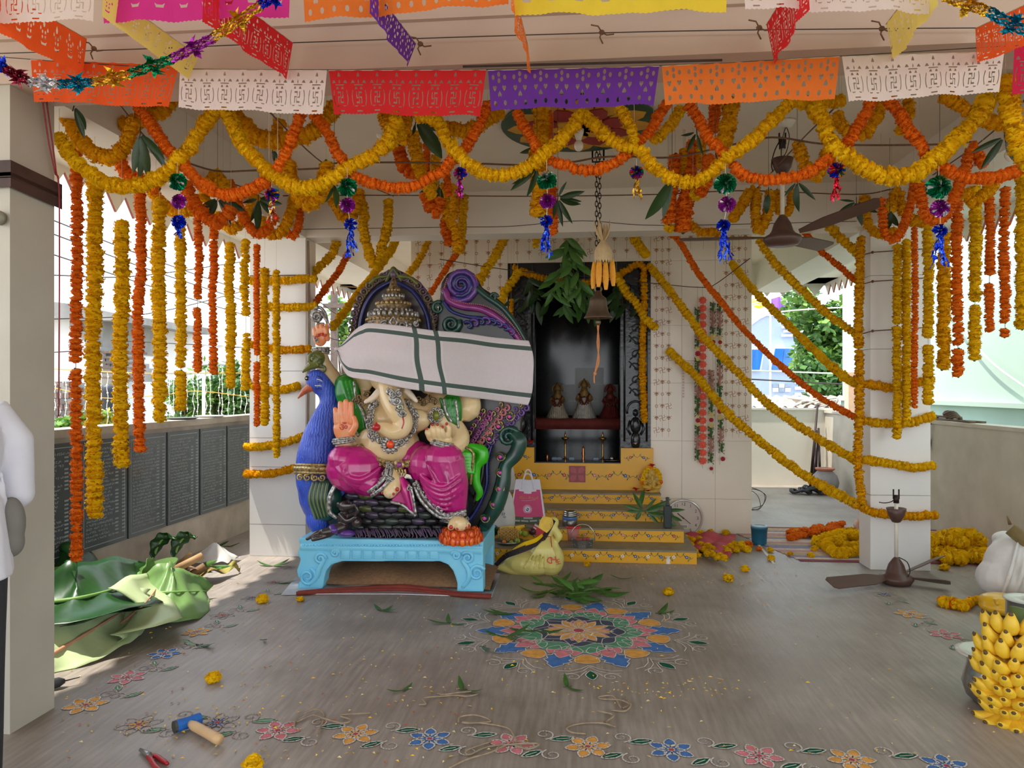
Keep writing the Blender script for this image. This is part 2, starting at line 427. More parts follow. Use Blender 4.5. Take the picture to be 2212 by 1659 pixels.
for i in range(11): column(DX0+.10+i*.128, DZ+.03,3.12, i+1)
for i, x in enumerate((.76,.82,.885)): column(x, 1.0,3.12, i)
for i, x in enumerate((1.47,1.535,1.60,1.665)): column(x, 1.0,3.12, i+2)
for i in range(4): column(.98+i*.13,2.95,3.12, i)
# small toran border on the plain panel
for i in range(8): seg((1.0+i*.03,1.78),(1.015+i*.03,1.755),.003); seg((1.015+i*.03,1.755),(1.03+i*.03,1.78),.003)
seg((1.0,1.79),(1.25,1.79),.005)
for i in range(11): swas(1.035,1.72-i*.03,.009,.003)
po = pr.build('printed_pattern', mPrint, sh, False); po['kind'] = 'stuff'
# black carved door frame and dark sanctum
mBlk = mat('carved_black_granite', (22,23,24),.22, var=.3, scale=40, bump=.25, bscale=25)
mBlkT = mat('black_wall_tile', (30,31,32),.12, var=.15, scale=5)
dr = struct('door_1', MB().box((DX0, SY-.02,.70),(IX0, SY+.2, DZ)).box((IX1, SY-.02,.70),(DX1, SY+.2, DZ)).box((IX0, SY-.02,2.66),(IX1, SY+.2, DZ)), mBlk)
tr = MB()
for x0, x1 in ((DX0, IX0),(IX1, DX1)):
    c = (x0+x1)/2
    for s in (-1,1): tr.tube([(c+s*.115, SY-.025,.95),(c+s*.115, SY-.025,2.62)],.012,6)
    for k in range(9):
        z = 1.45+k*.135; sg = 1 if k % 2 else -1
        sp_ = [V((c+sg*(.062-.0058*i)*math.cos(.62*i), SY-.03, z+(.062-.0058*i)*math.sin(.62*i))) for i in range(11)]
        tr.tube(sp_, .008,5); tr.tube(spline([(c-sg*.06, SY-.028, z-.05),(c, SY-.03, z),(c+sg*.07, SY-.028, z+.07)],6),.007,5)
    # relief guardian under an arch
    tr.tube([V((c+.09*math.cos(a), SY-.03,1.27+.1*math.sin(a))) for a in np.linspace(-.3,3.44,14)],.014,6)
    tr.ell((c, SY-.03,1.25),(.03,.025,.04),10,7); tr.ell((c, SY-.03,1.12),(.055,.03,.09),10,7); tr.ell((c, SY-.025,.96),(.05,.03,.10),10,7)
    for s in (-1,1): tr.tube([(c+s*.055, SY-.03,1.17),(c+s*.085, SY-.035,1.08),(c+s*.05, SY-.04,1.02)],.014,6)
tr.build('carving', mBlk, dr)
# sanctum shell
struct('wall_sanctum', MB().box((DX0-.45, SY+.2,.60),(DX0-.40,9.9,3.2)).box((DX1+.40, SY+.2,.60),(DX1+.45,9.9,3.2)).box((DX0-.45,9.85,.6),(DX1+.45,9.9,3.2))
   .box((DX0-.45, SY+.12,3.15),(DX1+.45,9.9,3.2)).box((DX0-.45, SY+.12,.62),(DX1+.45,9.9,.70)).box((DX0-.45, SY+.12,.62),(DX0+.001, SY+.2,3.2)).box((DX1-.001, SY+.12,.62),(DX1+.45, SY+.2,3.2)).box((DX0, SY+.12, DZ),(DX1, SY+.2,3.2)), mBlkT)
# yellow end blocks and steps
mYel = mat('yellow_enamel', (226,166,22),.35, var=.06, scale=6)
mTread = mat('grey_stone_tread', (132,120,96),.5, var=.2, scale=9)
mRed = mat('red_print', (176,50,52),.5); mBlu = mat('blue_print', (44,84,150),.5); mGrn = mat('green_print', (40,92,60),.5); mWht = mat('white_print', (236,226,216),.5); mDkr = mat('dark_red_tile', (140,38,46),.3); mPnk = mat('pink_print', (206,110,112),.5)
steps = thing('shrine_steps', (-.1,6.45,0), 'yellow enamelled shrine steps with painted flower vines and grey stone treads', 'steps')
ST_ = [(6.45,0,.116),(6.78,.116,.234),(7.16,.234,.341),(7.52,.341,.45)]
SXL = (-1.05,-.98,-.92,-.85); SXR = (.965,.90,.82,.77)
vines = []
for i, (y, z0, z1) in enumerate(ST_):
    s = MB(); s.box((SXL[i], y, 0),(SXR[i], SY, z1-.016)); b = s.build('step_block', mYel, steps, False)
    t = MB(); t.box((SXL[i]-.004, y-.006, z1-.016),(SXR[i]+.004, SY, z1)); t.build('tread', mTread, steps, False)
    vines.append((SXL[i]+.03, SXR[i]-.03, y-.0015, z0+.058,.030, b, i))
s = MB(); s.box((DX0-.02, SY-.10,.45),(DX1+.02, SY-.001,.725)); b = s.build('plinth_band', mYel, steps, False); vines.append((DX0+.05, DX1-.03, SY-.1015,.60,.040, b, 4))
for x0, x1 in ((DX0-.02, IX0),(IX1, DX1+.02)):
    s = MB(); s.box((x0, SY-.10,.725),(x1, SY-.021,.885)); b = s.build('end_block', mYel, steps, False)
    vines.append((x0+.03, x1-.03, SY-.1015,.79,.03, b, 5))
s = MB(); s.box((IX0, SY-.10,.725),(IX1, SY+.2,.735)); s.build('sill', mBlkT, steps, False)
# the red flower tile in the band
s = MB(); c = WX(0,0,1) and W(1247,1024, SY-.1); s.box((c.x-.085, SY-.108, c.z-.085),(c.x+.085, SY-.1005, c.z+.085)); ft = s.build('flower_tile', mDkr, steps, False)
s = MB()
for k in range(4):
    a = math.pi/4+k*math.pi/2; d = V((math.cos(a),0, math.sin(a))); n = V((-d.z, 0, d.x)); o = V((c.x, SY-.1095, c.z))
    pts = [o+d*.012, o+d*.05+n*.032, o+d*.085+n*.022, o+d*.095, o+d*.085-n*.022, o+d*.05-n*.032]; s.add(pts, [(0,1,2,3,4,5)])
s.build('tile_petals', mat('tile_petal_red', (168,66,70),.35), steps, False)
def vine(x0, x1, y, z, h, parent, kind):
    m = MB(); L = x1-x0; n = max(2, int(L/(h*3.6))); seg_ = L/n
    def rib(pts, wd, mi):
        for p, q in zip(pts, pts[1:]):
            d = (q-p).normalized(); nn = V((d.z, 0,-d.x))*wd*.5; m.add([p-nn, q-nn, q+nn, p+nn],[(0,1,2,3)], mi)
    def petal(c, a, l, wd, mi, dy=0):
        d = V((math.cos(a),0, math.sin(a))); nn = V((-d.z, 0, d.x)); c = V(c)+V((0, dy, 0))
        m.add([c, c+d*l*.45+nn*wd, c+d*l, c+d*l*.45-nn*wd],[(0,1,2,3)], mi)
    for i in range(n):
        xa = x0+i*seg_; cx = xa+seg_/2; up = 1 if i % 2 else -1
        rib([V((xa+seg_*t, y, z+up*h*.55*math.sin(t*math.pi*2))) for t in np.linspace(0,1,9)], h*.10,1)
        for t, s_ in ((.18,1),(.3,-1),(.7,1),(.82,-1)):
            petal((xa+seg_*t, y, z+up*h*.55*math.sin(t*math.pi*2)), s_*1.0+(0 if t < .5 else math.pi), h*.95, h*.16,1,-.0002)
        fc = (0,2,4)[i % 3] if kind != 0 else (3,2)[i % 2]
        for k in range(5): petal((cx, y, z), k*1.2566+.3, h*.62, h*.22, fc, -.0004)
        for k in range(6): m.add([],[])
        m.add([V((cx+h*.16*math.cos(t*1.047), y-.0006, z+h*.16*math.sin(t*1.047))) for t in range(6)],[(0,1,2,3,4,5)],3 if fc != 3 else 0)
    sub('painted_vine', m.mesh('painted_vine', [mRed, mGrn, mBlu, mWht, mPnk], False), parent)
for v_ in vines: vine(*v_)
# ================================================================ marigold garlands
mMY = mat('marigold_yellow', (255,203,12),.75, var=.12, scale=30, spec=.2, trans=.3)
mMY2 = mat('marigold_deep_yellow', (252,186,6),.75, var=.12, scale=30, spec=.2, trans=.3)
mMO = mat('marigold_orange', (255,130,26),.75, var=.14, scale=30, spec=.2, trans=.3)
mCal = mat('flower_calyx', (52,70,26),.7)
mStr = mat('garland_thread', (206,198,170),.8)
mLeafD = mat('mango_leaf_dark', (34,62,26),.38, var=.25, scale=14)
mLeafM = mat('mango_leaf', (56,96,38),.4, var=.22, scale=14)
mRope = mat('coir_rope', (112,82,60),.9, var=.25, scale=60)
mWire = mat('thin_dark_wire', (60,52,46),.7)
def marigold(rs, mt):
    m = MB()
    m.ell((0,0,0),(.465,.465,.31),14,9)
    for e, n in ((1.35,4),(.95,8),(.55,12),(.15,13),(-.25,11),(-.6,8)):
        off = rs.random()*6
        for k in range(n):
            a = off+2*math.pi*(k+rs.uniform(-.3,.3))/n; ee = e+rs.uniform(-.15,.15); R = .5*rs.uniform(.84,1.12)
            d = V((math.cos(a)*math.cos(ee), math.sin(a)*math.cos(ee), math.sin(ee)*.66)); t = V((-math.sin(a), math.cos(a),0)); u = d.cross(t).normalized()
            w0, w1 = .06,.15*rs.uniform(.8,1.2); tw = rs.uniform(-.09,.09)
            b, c, q = d*R*.7, d*R*.92+u*.03, d*R*1.08+u*rs.uniform(-.05,.03)
            m.add([b-t*w0, b+t*w0, c-t*w1-u*tw, c+t*w1+u*tw, q-t*w1*.7+u*tw, q+u*.05, q+t*w1*.7-u*tw],[(0,1,3,2),(2,3,6,5,4)])
    m.lathe([(.01,-.40),(.09,-.36),(.12,-.22),(.2,-.12)], n=7, mi=1)
    return m.mesh('marigold', [mt, mCal])
_r = random.Random(11)
FL = {'y': [marigold(_r, mMY) for _ in range(5)], 'd': [marigold(_r, mMY2) for _ in range(4)], 'o': [marigold(_r, mMO) for _ in range(5)]}
rg = random.Random(5)
def flower(parent, p, d, dia, col, tilt=.4, name='marigold'):
    q = V((0,0,1)).rotation_difference(V(d)) @ Quaternion(V((rg.uniform(-1,1), rg.uniform(-1,1),.01)).normalized(), rg.uniform(0, tilt)) @ Quaternion(V((0,0,1)), rg.uniform(0,6.28))
    if rg.random() < .5: q = q @ Quaternion(V((1,0,0)), math.pi)
    s = dia*rg.uniform(1.05,1.28)
    return link(name, rg.choice(FL[col]), parent, Matrix.Translation(V(p)) @ q.to_matrix().to_4x4() @ Matrix.Diagonal((s, s, s*rg.uniform(.85,1.1),1)))
CN = {'y': 'yellow', 'o': 'orange', 'd': 'deep yellow'}
def garland(pts, col, dia, label, group, space=.5, gaps=(), cat='garland'):
    P = resample(spline(pts, max(12, len(pts)*8)),.01)
    g = thing('marigold_garland', P[0], label, cat, group)
    tb = MB().tube(resample(P, .05),.0025,4)
    for e in {0: P[0],1: P[-1]}.values():
        top = 2.819 if 2.98 < e.y < 3.24 else (2.849 if (6.4 < e.y < 6.65 or (e.y > 3.24 and (e.x < XL or e.x > XR))) else 3.219)
        if (group.startswith('marigold swags') or (group.startswith(('vertical', 'garlands fanning')) and e is P[0] and e.y < 7.75)) and e.z < top: tb.tube([e, V((e.x, e.y, top))],.0012,4)
    tb.build('thread', mStr, g)
    L = len(P)*.01; n = max(2, int(L/(dia*space))); R = resample(P, L/n)
    for i, p in enumerate(R):
        f = i/(len(R)-1)
        if any(a < f < b for a, b in gaps): continue
        d = (R[min(i+1, len(R)-1)]-R[max(i-1,0)])
        j = dia*.06; flower(g, p+V((rg.uniform(-j, j), rg.uniform(-j, j), rg.uniform(-j, j))), d if d.length > 1e-6 else (0,0,1), dia, col)
    return g
def gp(pix, Y, col, th, label, group='marigold swags under the porch ceiling', space=.5, gaps=()):
    n = len(pix)-1; Ys = Y if isinstance(Y, (list, tuple)) else (Y, Y)
    pts = []
    for i, (x, y) in enumerate(pix):
        f = i/n*(len(Ys)-1); k = min(int(f), len(Ys)-2); yy = Ys[k]+(Ys[k+1]-Ys[k])*(f-k); pts.append(W(x, y, yy))
    d = sum(depth(p) for p in pts)/len(pts)
    return garland(pts, col, th/F*d, label, group, space, gaps)
FR = 3.34
SW = [
 ([(136,231),(167,296),(202,331),(231,341),(261,327),(280,296),(288,268)],3.5,'d',29,'deep yellow swag looping beside the front pillar below the orange-red banner'),
 ([(160,224),(202,249),(247,268),(288,266),(325,251),(352,239),(370,212)],3.75,'d',30,'deep yellow swag close under the orange-red banner'),
 ([(128,298),(161,348),(198,376),(235,397),(284,403),(325,391),(362,372),(378,352),(407,323),(433,282),(464,241)], FR,'y',27,'yellow swag from the front pillar up to the white banner'),
 ([(296,225),(317,257),(343,294),(362,323),(384,341),(403,364),(427,391),(458,411),(489,421),(522,417),(555,403),(581,386)], FR+.03,'o',23,'orange swag behind the first green foil flower from the front pillar'),
 ([(222,222),(231,282),(241,315),(263,360),(282,382),(304,391),(337,405)],4.1,'o',26,'orange swag hanging behind the mango leaf sprig near the front pillar'),
 ([(403,401),(417,436),(442,466),(464,481),(485,473),(499,452)],4.4,'o',26,'orange loop below the purple foil flower near the left eave'),
 ([(327,409),(347,438),(378,458),(411,454)],4.7,'d',22,'short deep yellow loop behind the purple foil flower near the eave'),
 ([(482,400),(468,376),(452,398),(440,430)],4.6,'d',26,'deep yellow loop over a wire, behind the orange swag by the eave'),
 ([(470,470),(499,495),(518,487),(532,466),(547,438),(549,425)],5.2,'d',21,'small deep yellow loop above the rear tiled pillar, next to the eave'),
 ([(497,397),(512,436),(530,477),(555,505),(579,495),(592,470)],4.9,'o',19,'orange loop dipping in front of the rear tiled pillar top'),
 ([(561,466),(571,495),(596,507),(620,483),(631,450),(633,427)],5.6,'d',21,'deep yellow loop against the top of the rear tiled pillar'),
 ([(600,436),(608,479),(622,505),(635,509),(645,487),(649,446)],6.0,'o',16,'thin orange loop at the corner of the rear tiled pillar top'),
 ([(486,241),(508,282),(528,319),(555,346),(579,370),(600,384),(635,405),(665,405),(698,397),(727,380),(747,364),(772,352),(801,339),(825,319),(840,302),(858,262)], FR,'y',27,'long yellow swag from the white banner to the red banner'),
 ([(496,241),(526,268),(555,296),(592,304),(624,302),(661,290),(686,276),(706,253),(723,235)],3.7,'d',32,'fat deep yellow swag close below the white swastika banner'),
 ([(592,304),(598,280),(605,268)],3.9,'d',24,'stub of deep yellow garland hooked to a wire below the white banner'),
 ([(651,246),(637,278),(628,307),(616,333),(600,362)],3.25,'o',21,'orange garland slanting down from the white banner end'),
 ([(680,250),(700,276),(715,302),(725,327),(743,348),(760,376),(788,391),(819,399),(845,406),(870,406),(890,402),(916,391),(944,376),(963,364),(978,345),(1006,323),(1014,309),(1028,282),(1041,259),(1053,228)], FR+.04,'o',21,'long orange swag sagging below the red banner'),
 ([(622,354),(624,380),(641,415),(661,436),(682,436),(696,405),(704,376),(704,358)],3.9,'d',31,'fat deep yellow loop tied on the coir rope near the white banner'),
 ([(710,410),(731,454),(751,475),(766,462),(776,417)],5.8,'d',22,'deep yellow loop behind the purple foil flower over the gap beside the pillar'),
 ([(776,417),(786,456),(786,497),(795,540),(812,575),(826,530),(836,490),(840,437)],6.1,'y',19,'deep V of yellow garland hanging above the statue halo'),
 ([(832,251),(846,282),(862,305)],3.55,'d',30,'deep yellow tail hanging from the red banner, beside the round bulb'),
 ([(877,246),(876,275),(866,303)],3.45,'d',27,'deep yellow tail hanging beside the large dark leaf under the red banner'),
 ([(855,248),(858,270),(860,290)],3.4,'y',26,'knot of yellow flowers at the middle of the red banner hem'),
 ([(860,312),(867,343),(879,368),(893,374)],4.6,'o',25,'short fat orange garland below the yellow knot under the red banner'),
 ([(893,290),(897,323),(903,354),(912,380),(924,405),(930,417)],4.5,'d',25,'deep yellow garland hanging down past the large dark leaf'),
 ([(920,312),(924,345),(924,375)],5.0,'o',15,'thin orange strand behind the deep yellow garland below the red banner'),
 ([(942,343),(938,364),(933,405)],5.0,'d',23,'short deep yellow garland tied to the rope under the red banner end'),
 ([(922,425),(930,446),(942,458),(951,436)],5.2,'o',25,'fat orange loop with small leaves above the statue scroll'),
 ([(957,405),(963,436),(967,466),(977,483),(985,503),(990,536)],5.9,'d',22,'deep yellow garland hanging down over the statue scroll'),
 ([(977,405),(981,446),(977,470)],5.6,'d',17,'short deep yellow strand behind the pink-tailed foil ball'),
 ([(1004,425),(1000,466),(998,507),(994,540)],6.2,'y',16,'narrow yellow strand hanging against the beam beside the orange drop'),
 ([(965,380),(967,400),(968,420)],5.1,'o',15,'small orange strand right under the pink-tailed foil ball rope'),
 ([(992,425),(991,446),(992,468)],6.25,'o',11,'thinnest orange strand on the beam between two yellow strands'),
 ([(963,475),(967,507),(972,526)],6.0,'o',22,'orange drop at the lower end of the beam bunch above the statue scroll'),
 ([(903,252),(940,257),(957,286),(967,307),(987,327),(1002,348),(1026,364),(1057,378),(1092,378),(1119,370),(1145,358),(1162,343),(1187,325),(1207,307),(1228,282),(1244,266),(1258,247)], FR,'y',26,'long yellow swag from the red banner to the middle of the purple banner'),
 ([(967,276),(1006,283),(1037,270),(1057,255),(1078,243)],3.8,'d',27,'deep yellow swag bridging the red and purple banners'),
 ([(1117,243),(1131,272),(1146,294),(1160,319),(1172,335),(1195,350),(1223,356),(1248,366),(1273,368),(1301,364),(1330,350),(1350,337),(1367,322),(1388,298),(1402,288),(1414,270),(1424,247),(1439,225)], FR+.04,'o',21,'orange swag sagging across the round ceiling painting and bell chain'),
 ([(1168,239),(1168,272),(1166,307),(1164,345),(1166,400),(1165,455)],4.2,'d',33,'fat deep yellow drop behind the middle green foil flower'),
 ([(1187,243),(1187,282),(1182,315)],4.4,'o',12,'thin orange strand on the ceiling painting beside the fat yellow drop'),
 ([(1192,410),(1194,450),(1195,500)],4.5,'o',20,'orange drop behind the middle purple foil flower'),
 ([(1262,248),(1285,272),(1312,296),(1338,311),(1363,318),(1383,325),(1400,348),(1424,370),(1449,386),(1475,392),(1498,393),(1523,381),(1548,364),(1568,344),(1588,330),(1615,311),(1642,287),(1662,266),(1687,241),(1703,222)], FR,'y',25,'long yellow swag from the purple banner over to the orange banner'),
 ([(1338,233),(1353,257),(1365,280),(1370,302)], FR-.04,'y',20,'yellow tail dropping from the purple banner to the rope knot'),
 ([(1469,238),(1449,270),(1428,290),(1412,302)],3.5,'y',21,'yellow tail slanting from the purple to orange banner joint'),
 ([(1490,228),(1511,260),(1523,287),(1539,307),(1558,325),(1580,352),(1597,371),(1619,383),(1654,389),(1687,387),(1720,381),(1752,371),(1779,352),(1800,336),(1835,304),(1848,279),(1867,251),(1880,222)], FR+.04,'o',22,'orange swag sagging in front of the hanging ceiling fan rod'),
 ([(1547,224),(1543,252),(1539,280)],4.0,'o',22,'dark orange tail hanging from the middle of the orange banner'),
 ([(1578,222),(1574,258),(1564,305)],3.9,'d',31,'fat deep yellow tail under the orange banner'),
 ([(1499,313),(1492,354),(1486,405),(1480,440)],5.0,'o',27,'long orange garland of the bunch behind the yellow swag dip'),
 ([(1531,344),(1527,385),(1515,416)],4.8,'o',25,'short orange garland of the bunch next to the green foil flower'),
 ([(1459,342),(1457,375),(1449,426),(1445,477)],5.0,'o',25,'orange garland of the bunch touching the big dark mango leaf'),
 ([(1478,440),(1476,470),(1476,490)],5.1,'o',33,'fattest orange tail end of the bunch over the tiled shrine wall'),
 ([(1478,328),(1476,372)],5.0,'d',20,'deep yellow strand in the orange bunch by its rope'),
 ([(1515,305),(1514,330),(1515,358)],4.9,'d',19,'deep yellow strand in the orange bunch beside its long leaf'),
 ([(1497,418),(1506,424)],4.9,'y',20,'two yellow flowers at the foot of the short orange garland'),
 ([(1443,490),(1450,494)],5.1,'y',19,'two yellow flowers at the foot of the fattest orange tail'),
 ([(1729,224),(1755,218),(1777,221),(1800,220),(1818,218)],3.5,'y',23,'short yellow garland along the orange banner hem end'),
 ([(1761,230),(1782,267),(1793,299),(1802,317),(1823,332),(1848,350),(1880,370),(1915,382),(1949,382),(1983,372),(2013,350),(2045,322),(2073,295),(2105,260),(2130,222)], FR,'y',33,'thick long yellow swag below the second white swastika banner'),
 ([(1922,215),(1947,253),(1967,288),(1990,315),(2004,336),(2022,352),(2041,366),(2068,379),(2098,386),(2132,385),(2167,379),(2197,368),(2218,346)], FR+.05,'o',23,'orange swag from the second white banner to the picture edge'),
 ([(1812,246),(1812,265),(1839,288),(1867,290),(1885,267),(1901,237),(1908,219)],3.9,'d',23,'deep yellow loop behind the orange garland at the second white banner'),
 ([(1960,218),(1963,249),(1945,283)],4.0,'d',21,'short deep yellow tail behind the orange garland under the second white banner'),
 ([(2045,210),(2077,230),(2109,249),(2144,265),(2170,268)],3.5,'d',27,'deep yellow swag near the end of the second white banner'),
 ([(2172,180),(2180,237),(2192,283),(2203,322),(2222,350)],3.1,'y',36,'thickest yellow garland at the far corner beside the pink banner'),
 ([(2123,356),(2112,335),(2100,317),(2089,352),(2077,386),(2061,427),(2048,459),(2025,478),(2002,469),(1993,443),(1986,400)],4.2,'o',21,'orange loop around the fifth green foil flower'),
 ([(1974,400),(1967,443),(1956,478),(1940,510),(1926,517),(1910,501),(1906,466),(1903,432)],5.2,'o',17,'orange loop in front of the top of the garlanded pillar'),
 ([(1926,450),(1938,412),(1949,450),(1972,475),(1995,480)],5.5,'d',21,'deep yellow garland with a dark leaf above the garlanded pillar'),
 ([(1867,427),(1871,473),(1885,498),(1908,505),(1933,498)],6.1,'d',19,'deep yellow loop at the top corner of the garlanded pillar'),
 ([(2084,418),(2100,434),(2119,427),(2146,400)],4.4,'d',22,'deep yellow V near the eave beyond the garlanded pillar'),
 ([(1724,313),(1732,344),(1744,364),(1765,385),(1779,354),(1786,330)],4.5,'d',23,'deep yellow loop with leaves beside the hanging fan rod'),
 ([(1584,471),(1605,440),(1621,411),(1634,418),(1632,467),(1640,500),(1658,463),(1664,416)],5.8,'d',20,'zigzag deep yellow garland behind the fan motor'),
 ([(1679,416),(1681,446),(1691,467),(1707,446),(1711,416)],5.9,'d',16,'small deep yellow loop just beside the fan rod'),
 ([(1492,485),(1515,502),(1552,502),(1562,515)],6.3,'d',17,'flat deep yellow garland on the beam above the shrine tiles'),
]
for pix, Y, c, th, lb in SW: gp(pix, Y, c, th, lb, space=.46 if c != 'o' else .52)
# garlands fanning from the beam to the pillars and the shrine door
DG = [
 ([(1402,575),(1440,619),(1483,677),(1526,735),(1584,795),(1660,873),(1754,938),(1811,973),(1849,992)],(7.72,6.5),'y',16,'long yellow garland slanting from the shrine door corner to the pillar'),
 ([(1447,760),(1512,821),(1570,891),(1652,961),(1719,1014),(1783,1054),(1850,1088)],(7.72,6.45),'y',17,'lowest slanting yellow garland over the paper flower strings'),
 ([(1434,491),(1468,523),(1512,596),(1555,648),(1599,703),(1660,766),(1696,798),(1771,858),(1843,900)],(6.6,7.2,6.5),'o',12,'long slanting orange garland from the beam to the pillar'),
 ([(1581,569),(1614,611),(1665,665),(1717,716),(1771,768),(1819,810),(1846,828)],(7.6,6.45),'y',15,'slanting yellow garland starting below the blue tassel by the fan'),
 ([(1641,521),(1675,569),(1729,623),(1786,677),(1846,719)],(6.5,6.45),'y',16,'slanting yellow garland starting at the fan motor'),
 ([(1738,502),(1777,545),(1816,578),(1846,605)],(6.7,6.5),'o',12,'short slanting orange garland behind the fan blade'),
 ([(1786,484),(1816,515),(1848,545)],(6.38,6.38),'y',18,'shortest slanting yellow garland at the pillar top'),
 ([(730,508),(722,540),(703,564),(676,589)],(6.6,6.6),'y',17,'short yellow garland slanting from the beam to the left pillar side'),
 ([(752,548),(730,589),(708,616),(684,651)],(6.8,6.6),'o',13,'orange garland slanting behind the axe hand of the statue'),
 ([(855,518),(840,548),(801,600),(763,648),(719,708)],(7.6,6.7),'y',15,'yellow garland slanting behind the statue halo'),
 ([(925,522),(905,562),(882,591)],(7.72,7.72),'y',13,'short yellow garland on the shrine tiles behind the halo tip'),
 ([(1018,492),(1006,516),(988,548),(972,567),(950,602),(931,632)],(7.3,7.5),'o',11,'thin orange garland slanting behind the statue between halo and scroll'),
 ([(1097,497),(1077,540),(1055,575),(1034,608)],(7.3,7.5),'y',18,'yellow garland slanting down to the purple scroll of the statue'),
 ([(1118,590),(1107,608),(1088,635),(1080,662)],(7.6,7.5),'y',17,'short yellow garland at the door frame beside the statue'),
 ([(1110,578),(1144,593),(1188,604),(1230,606)],(7.72,7.72),'d',13,'deep yellow garland over the dark door top by the statue side'),
 ([(1262,612),(1290,606),(1338,593),(1379,570),(1391,582)],(7.72,7.72),'d',13,'deep yellow garland over the dark door top behind the corn cobs'),
 ([(1390,590),(1391,650),(1389,720),(1388,800),(1392,908)],(7.72,7.72),'d',14,'long vertical garland on the carved door jamb'),
 ([(1332,596),(1350,628),(1373,654),(1392,685),(1416,708)],(7.5,7.6),'y',16,'yellow garland hanging diagonally beside the bell'),
 ([(1104,650),(1104,668),(1104,684)],(7.72,7.72),'d',10,'tiny vertical garland at the door edge beside the purple scroll'),
 ([(1168,498),(1162,513),(1156,530)],(7.0,7.0),'y',15,'stub of yellow garland behind the middle blue tassel'),
 ([(1362,500),(1377,525),(1394,548)],(7.3,7.5),'y',17,'stub of yellow garland on the tiles above the door corner'),
 ([(1860,515),(1857,600),(1854,700),(1856,800),(1856,900),(1853,1000),(1862,1085)],(6.34,6.34),'d',17,'long vertical yellow garland on the edge of the garlanded pillar'),
]
for pix, Y, c, th, lb in DG: gp(pix, Y, c, th, lb, 'garlands fanning from beam and shrine to the pillars', .55)
PB = [
 ([(1862,828),(1895,833),(1930,838),(1975,830),(2012,820)],'highest yellow garland around the garlanded pillar'),
 ([(1869,909),(1900,914),(1927,915),(1970,912),(2014,898)],'second yellow garland down around the garlanded pillar'),
 ([(1869,993),(1927,1002),(1979,1010),(2014,1005)],'third yellow garland down around the garlanded pillar'),
 ([(1852,1089),(1884,1106),(1921,1112),(1979,1115),(2020,1112)],'lowest yellow garland around the garlanded pillar'),
 ([(542,606),(590,607),(652,603),(680,602)],'highest yellow garland across the pillar behind the peacock'),
 ([(583,663),(620,664),(655,663),(682,660)],'second yellow garland across the pillar behind the peacock'),
 ([(539,744),(580,752),(620,756),(668,754)],'third yellow garland across the pillar behind the peacock'),
 ([(533,831),(580,842),(610,842),(643,834)],'fourth yellow garland across the pillar at the beak height'),
 ([(532,965),(579,963),(620,955),(655,941)],'fifth yellow garland across the pillar beside the peacock breast'),
 ([(532,1024),(579,1024),(610,1018),(640,1010)],'lowest yellow garland across the pillar beside the gold band'),
]
for i, (pix, lb) in enumerate(PB): gp(pix, (6.37,6.35), 'd' if i % 3 == 0 else 'y', 17 if i < 4 else 15, lb, 'garlands tied around the rear pillars', .5)
# vertical strings between the pillars, open sides
VL = [(166,305,1208,21,'o',.62,[(.535,.548)],'first orange string from the front pillar, the longest of them'),(205,392,1110,28,'y',.5,[],'first yellow string from the front pillar, thick and long'),(263,484,997,27,'y',.48,[],'second yellow string from the front pillar with a bare thread above'),
 (302,414,970,20,'o',.52,[],'second orange string from the front pillar'),(345,440,903,25,'y',.5,[],'third yellow string from the front pillar, below the yellow loop'),(390,495,880,20,'y',.52,[(.775,.79)],'yellow string with a gap, below the first blue foil flower'),
 (427,466,800,16,'o',.55,[(.55,.6)],'orange string with a wide gap, above the garden tree'),(462,484,803,16,'o',.6,[],'orange string ending at the same height above the garden tree'),(497,530,833,19,'y',.48,[],'yellow string ending in a knot above the garden tree'),(530,524,838,17,'y',.55,[(.5,.61)],'yellow string with a wide gap, next to the rear pillar edge'),
 (555,532,918,12,'o',.55,[(.62,.64)],'thin orange string in front of the rear pillar face'),(572,584,914,17,'y',.48,[],'yellow string in front of the rear pillar, thicker of two'),(597,588,984,14,'y',.48,[],'yellow string hanging lowest in front of the rear pillar')]
for i, (x, y0, y1, th, c, sp_, gaps, lb) in enumerate(VL):
    a = WX(x, y0,-2.6 if i < 10 else -2.6+.0); zc = depth(a)
    if a.y > 6.3: a = W(x, y0,6.28)
    b = V((a.x, a.y, CAMZ+(HY-y1)/F*depth(a))); mid = a.lerp(b, .5)+V((0, rg.uniform(-.02,.02),0))
    garland([a, a.lerp(b, .3)+V((rg.uniform(-.01,.01),0,0)), mid, b], c, th/F*depth(a), lb, 'vertical marigold strings along the parapet side', sp_, gaps)
VR = [(1938,533,943,16,'y',.5,[(.40,.43)],'yellow string before the garlanded pillar, hanging lowest'),(1958,524,904,17,'y',.5,[],'second yellow string before the garlanded pillar'),(1975,487,877,12,'o',.6,[],'thin orange string before the garlanded pillar'),(2005,484,866,19,'y',.5,[(.63,.68)],'yellow string at the pillar corner with a gap'),
 (2039,512,791,24,'d',.46,[],'thick deep yellow string below the fifth blue tassel'),(2069,441,808,19,'o',.62,[(.83,.86)],'orange string of spaced flowers before the mint wall'),(2106,400,772,21,'y',.5,[(.66,.70)],'yellow string before the mint wall with a gap'),(2137,418,711,17,'o',.55,[(.60,.66)],'shorter orange string before the mint wall with a gap'),(2171,410,725,18,'o',.58,[(.92,.96)],'orange string before the mint wall with a lone last flower'),(2208,385,706,22,'y',.5,[],'yellow string at the far picture edge before the mint wall')]
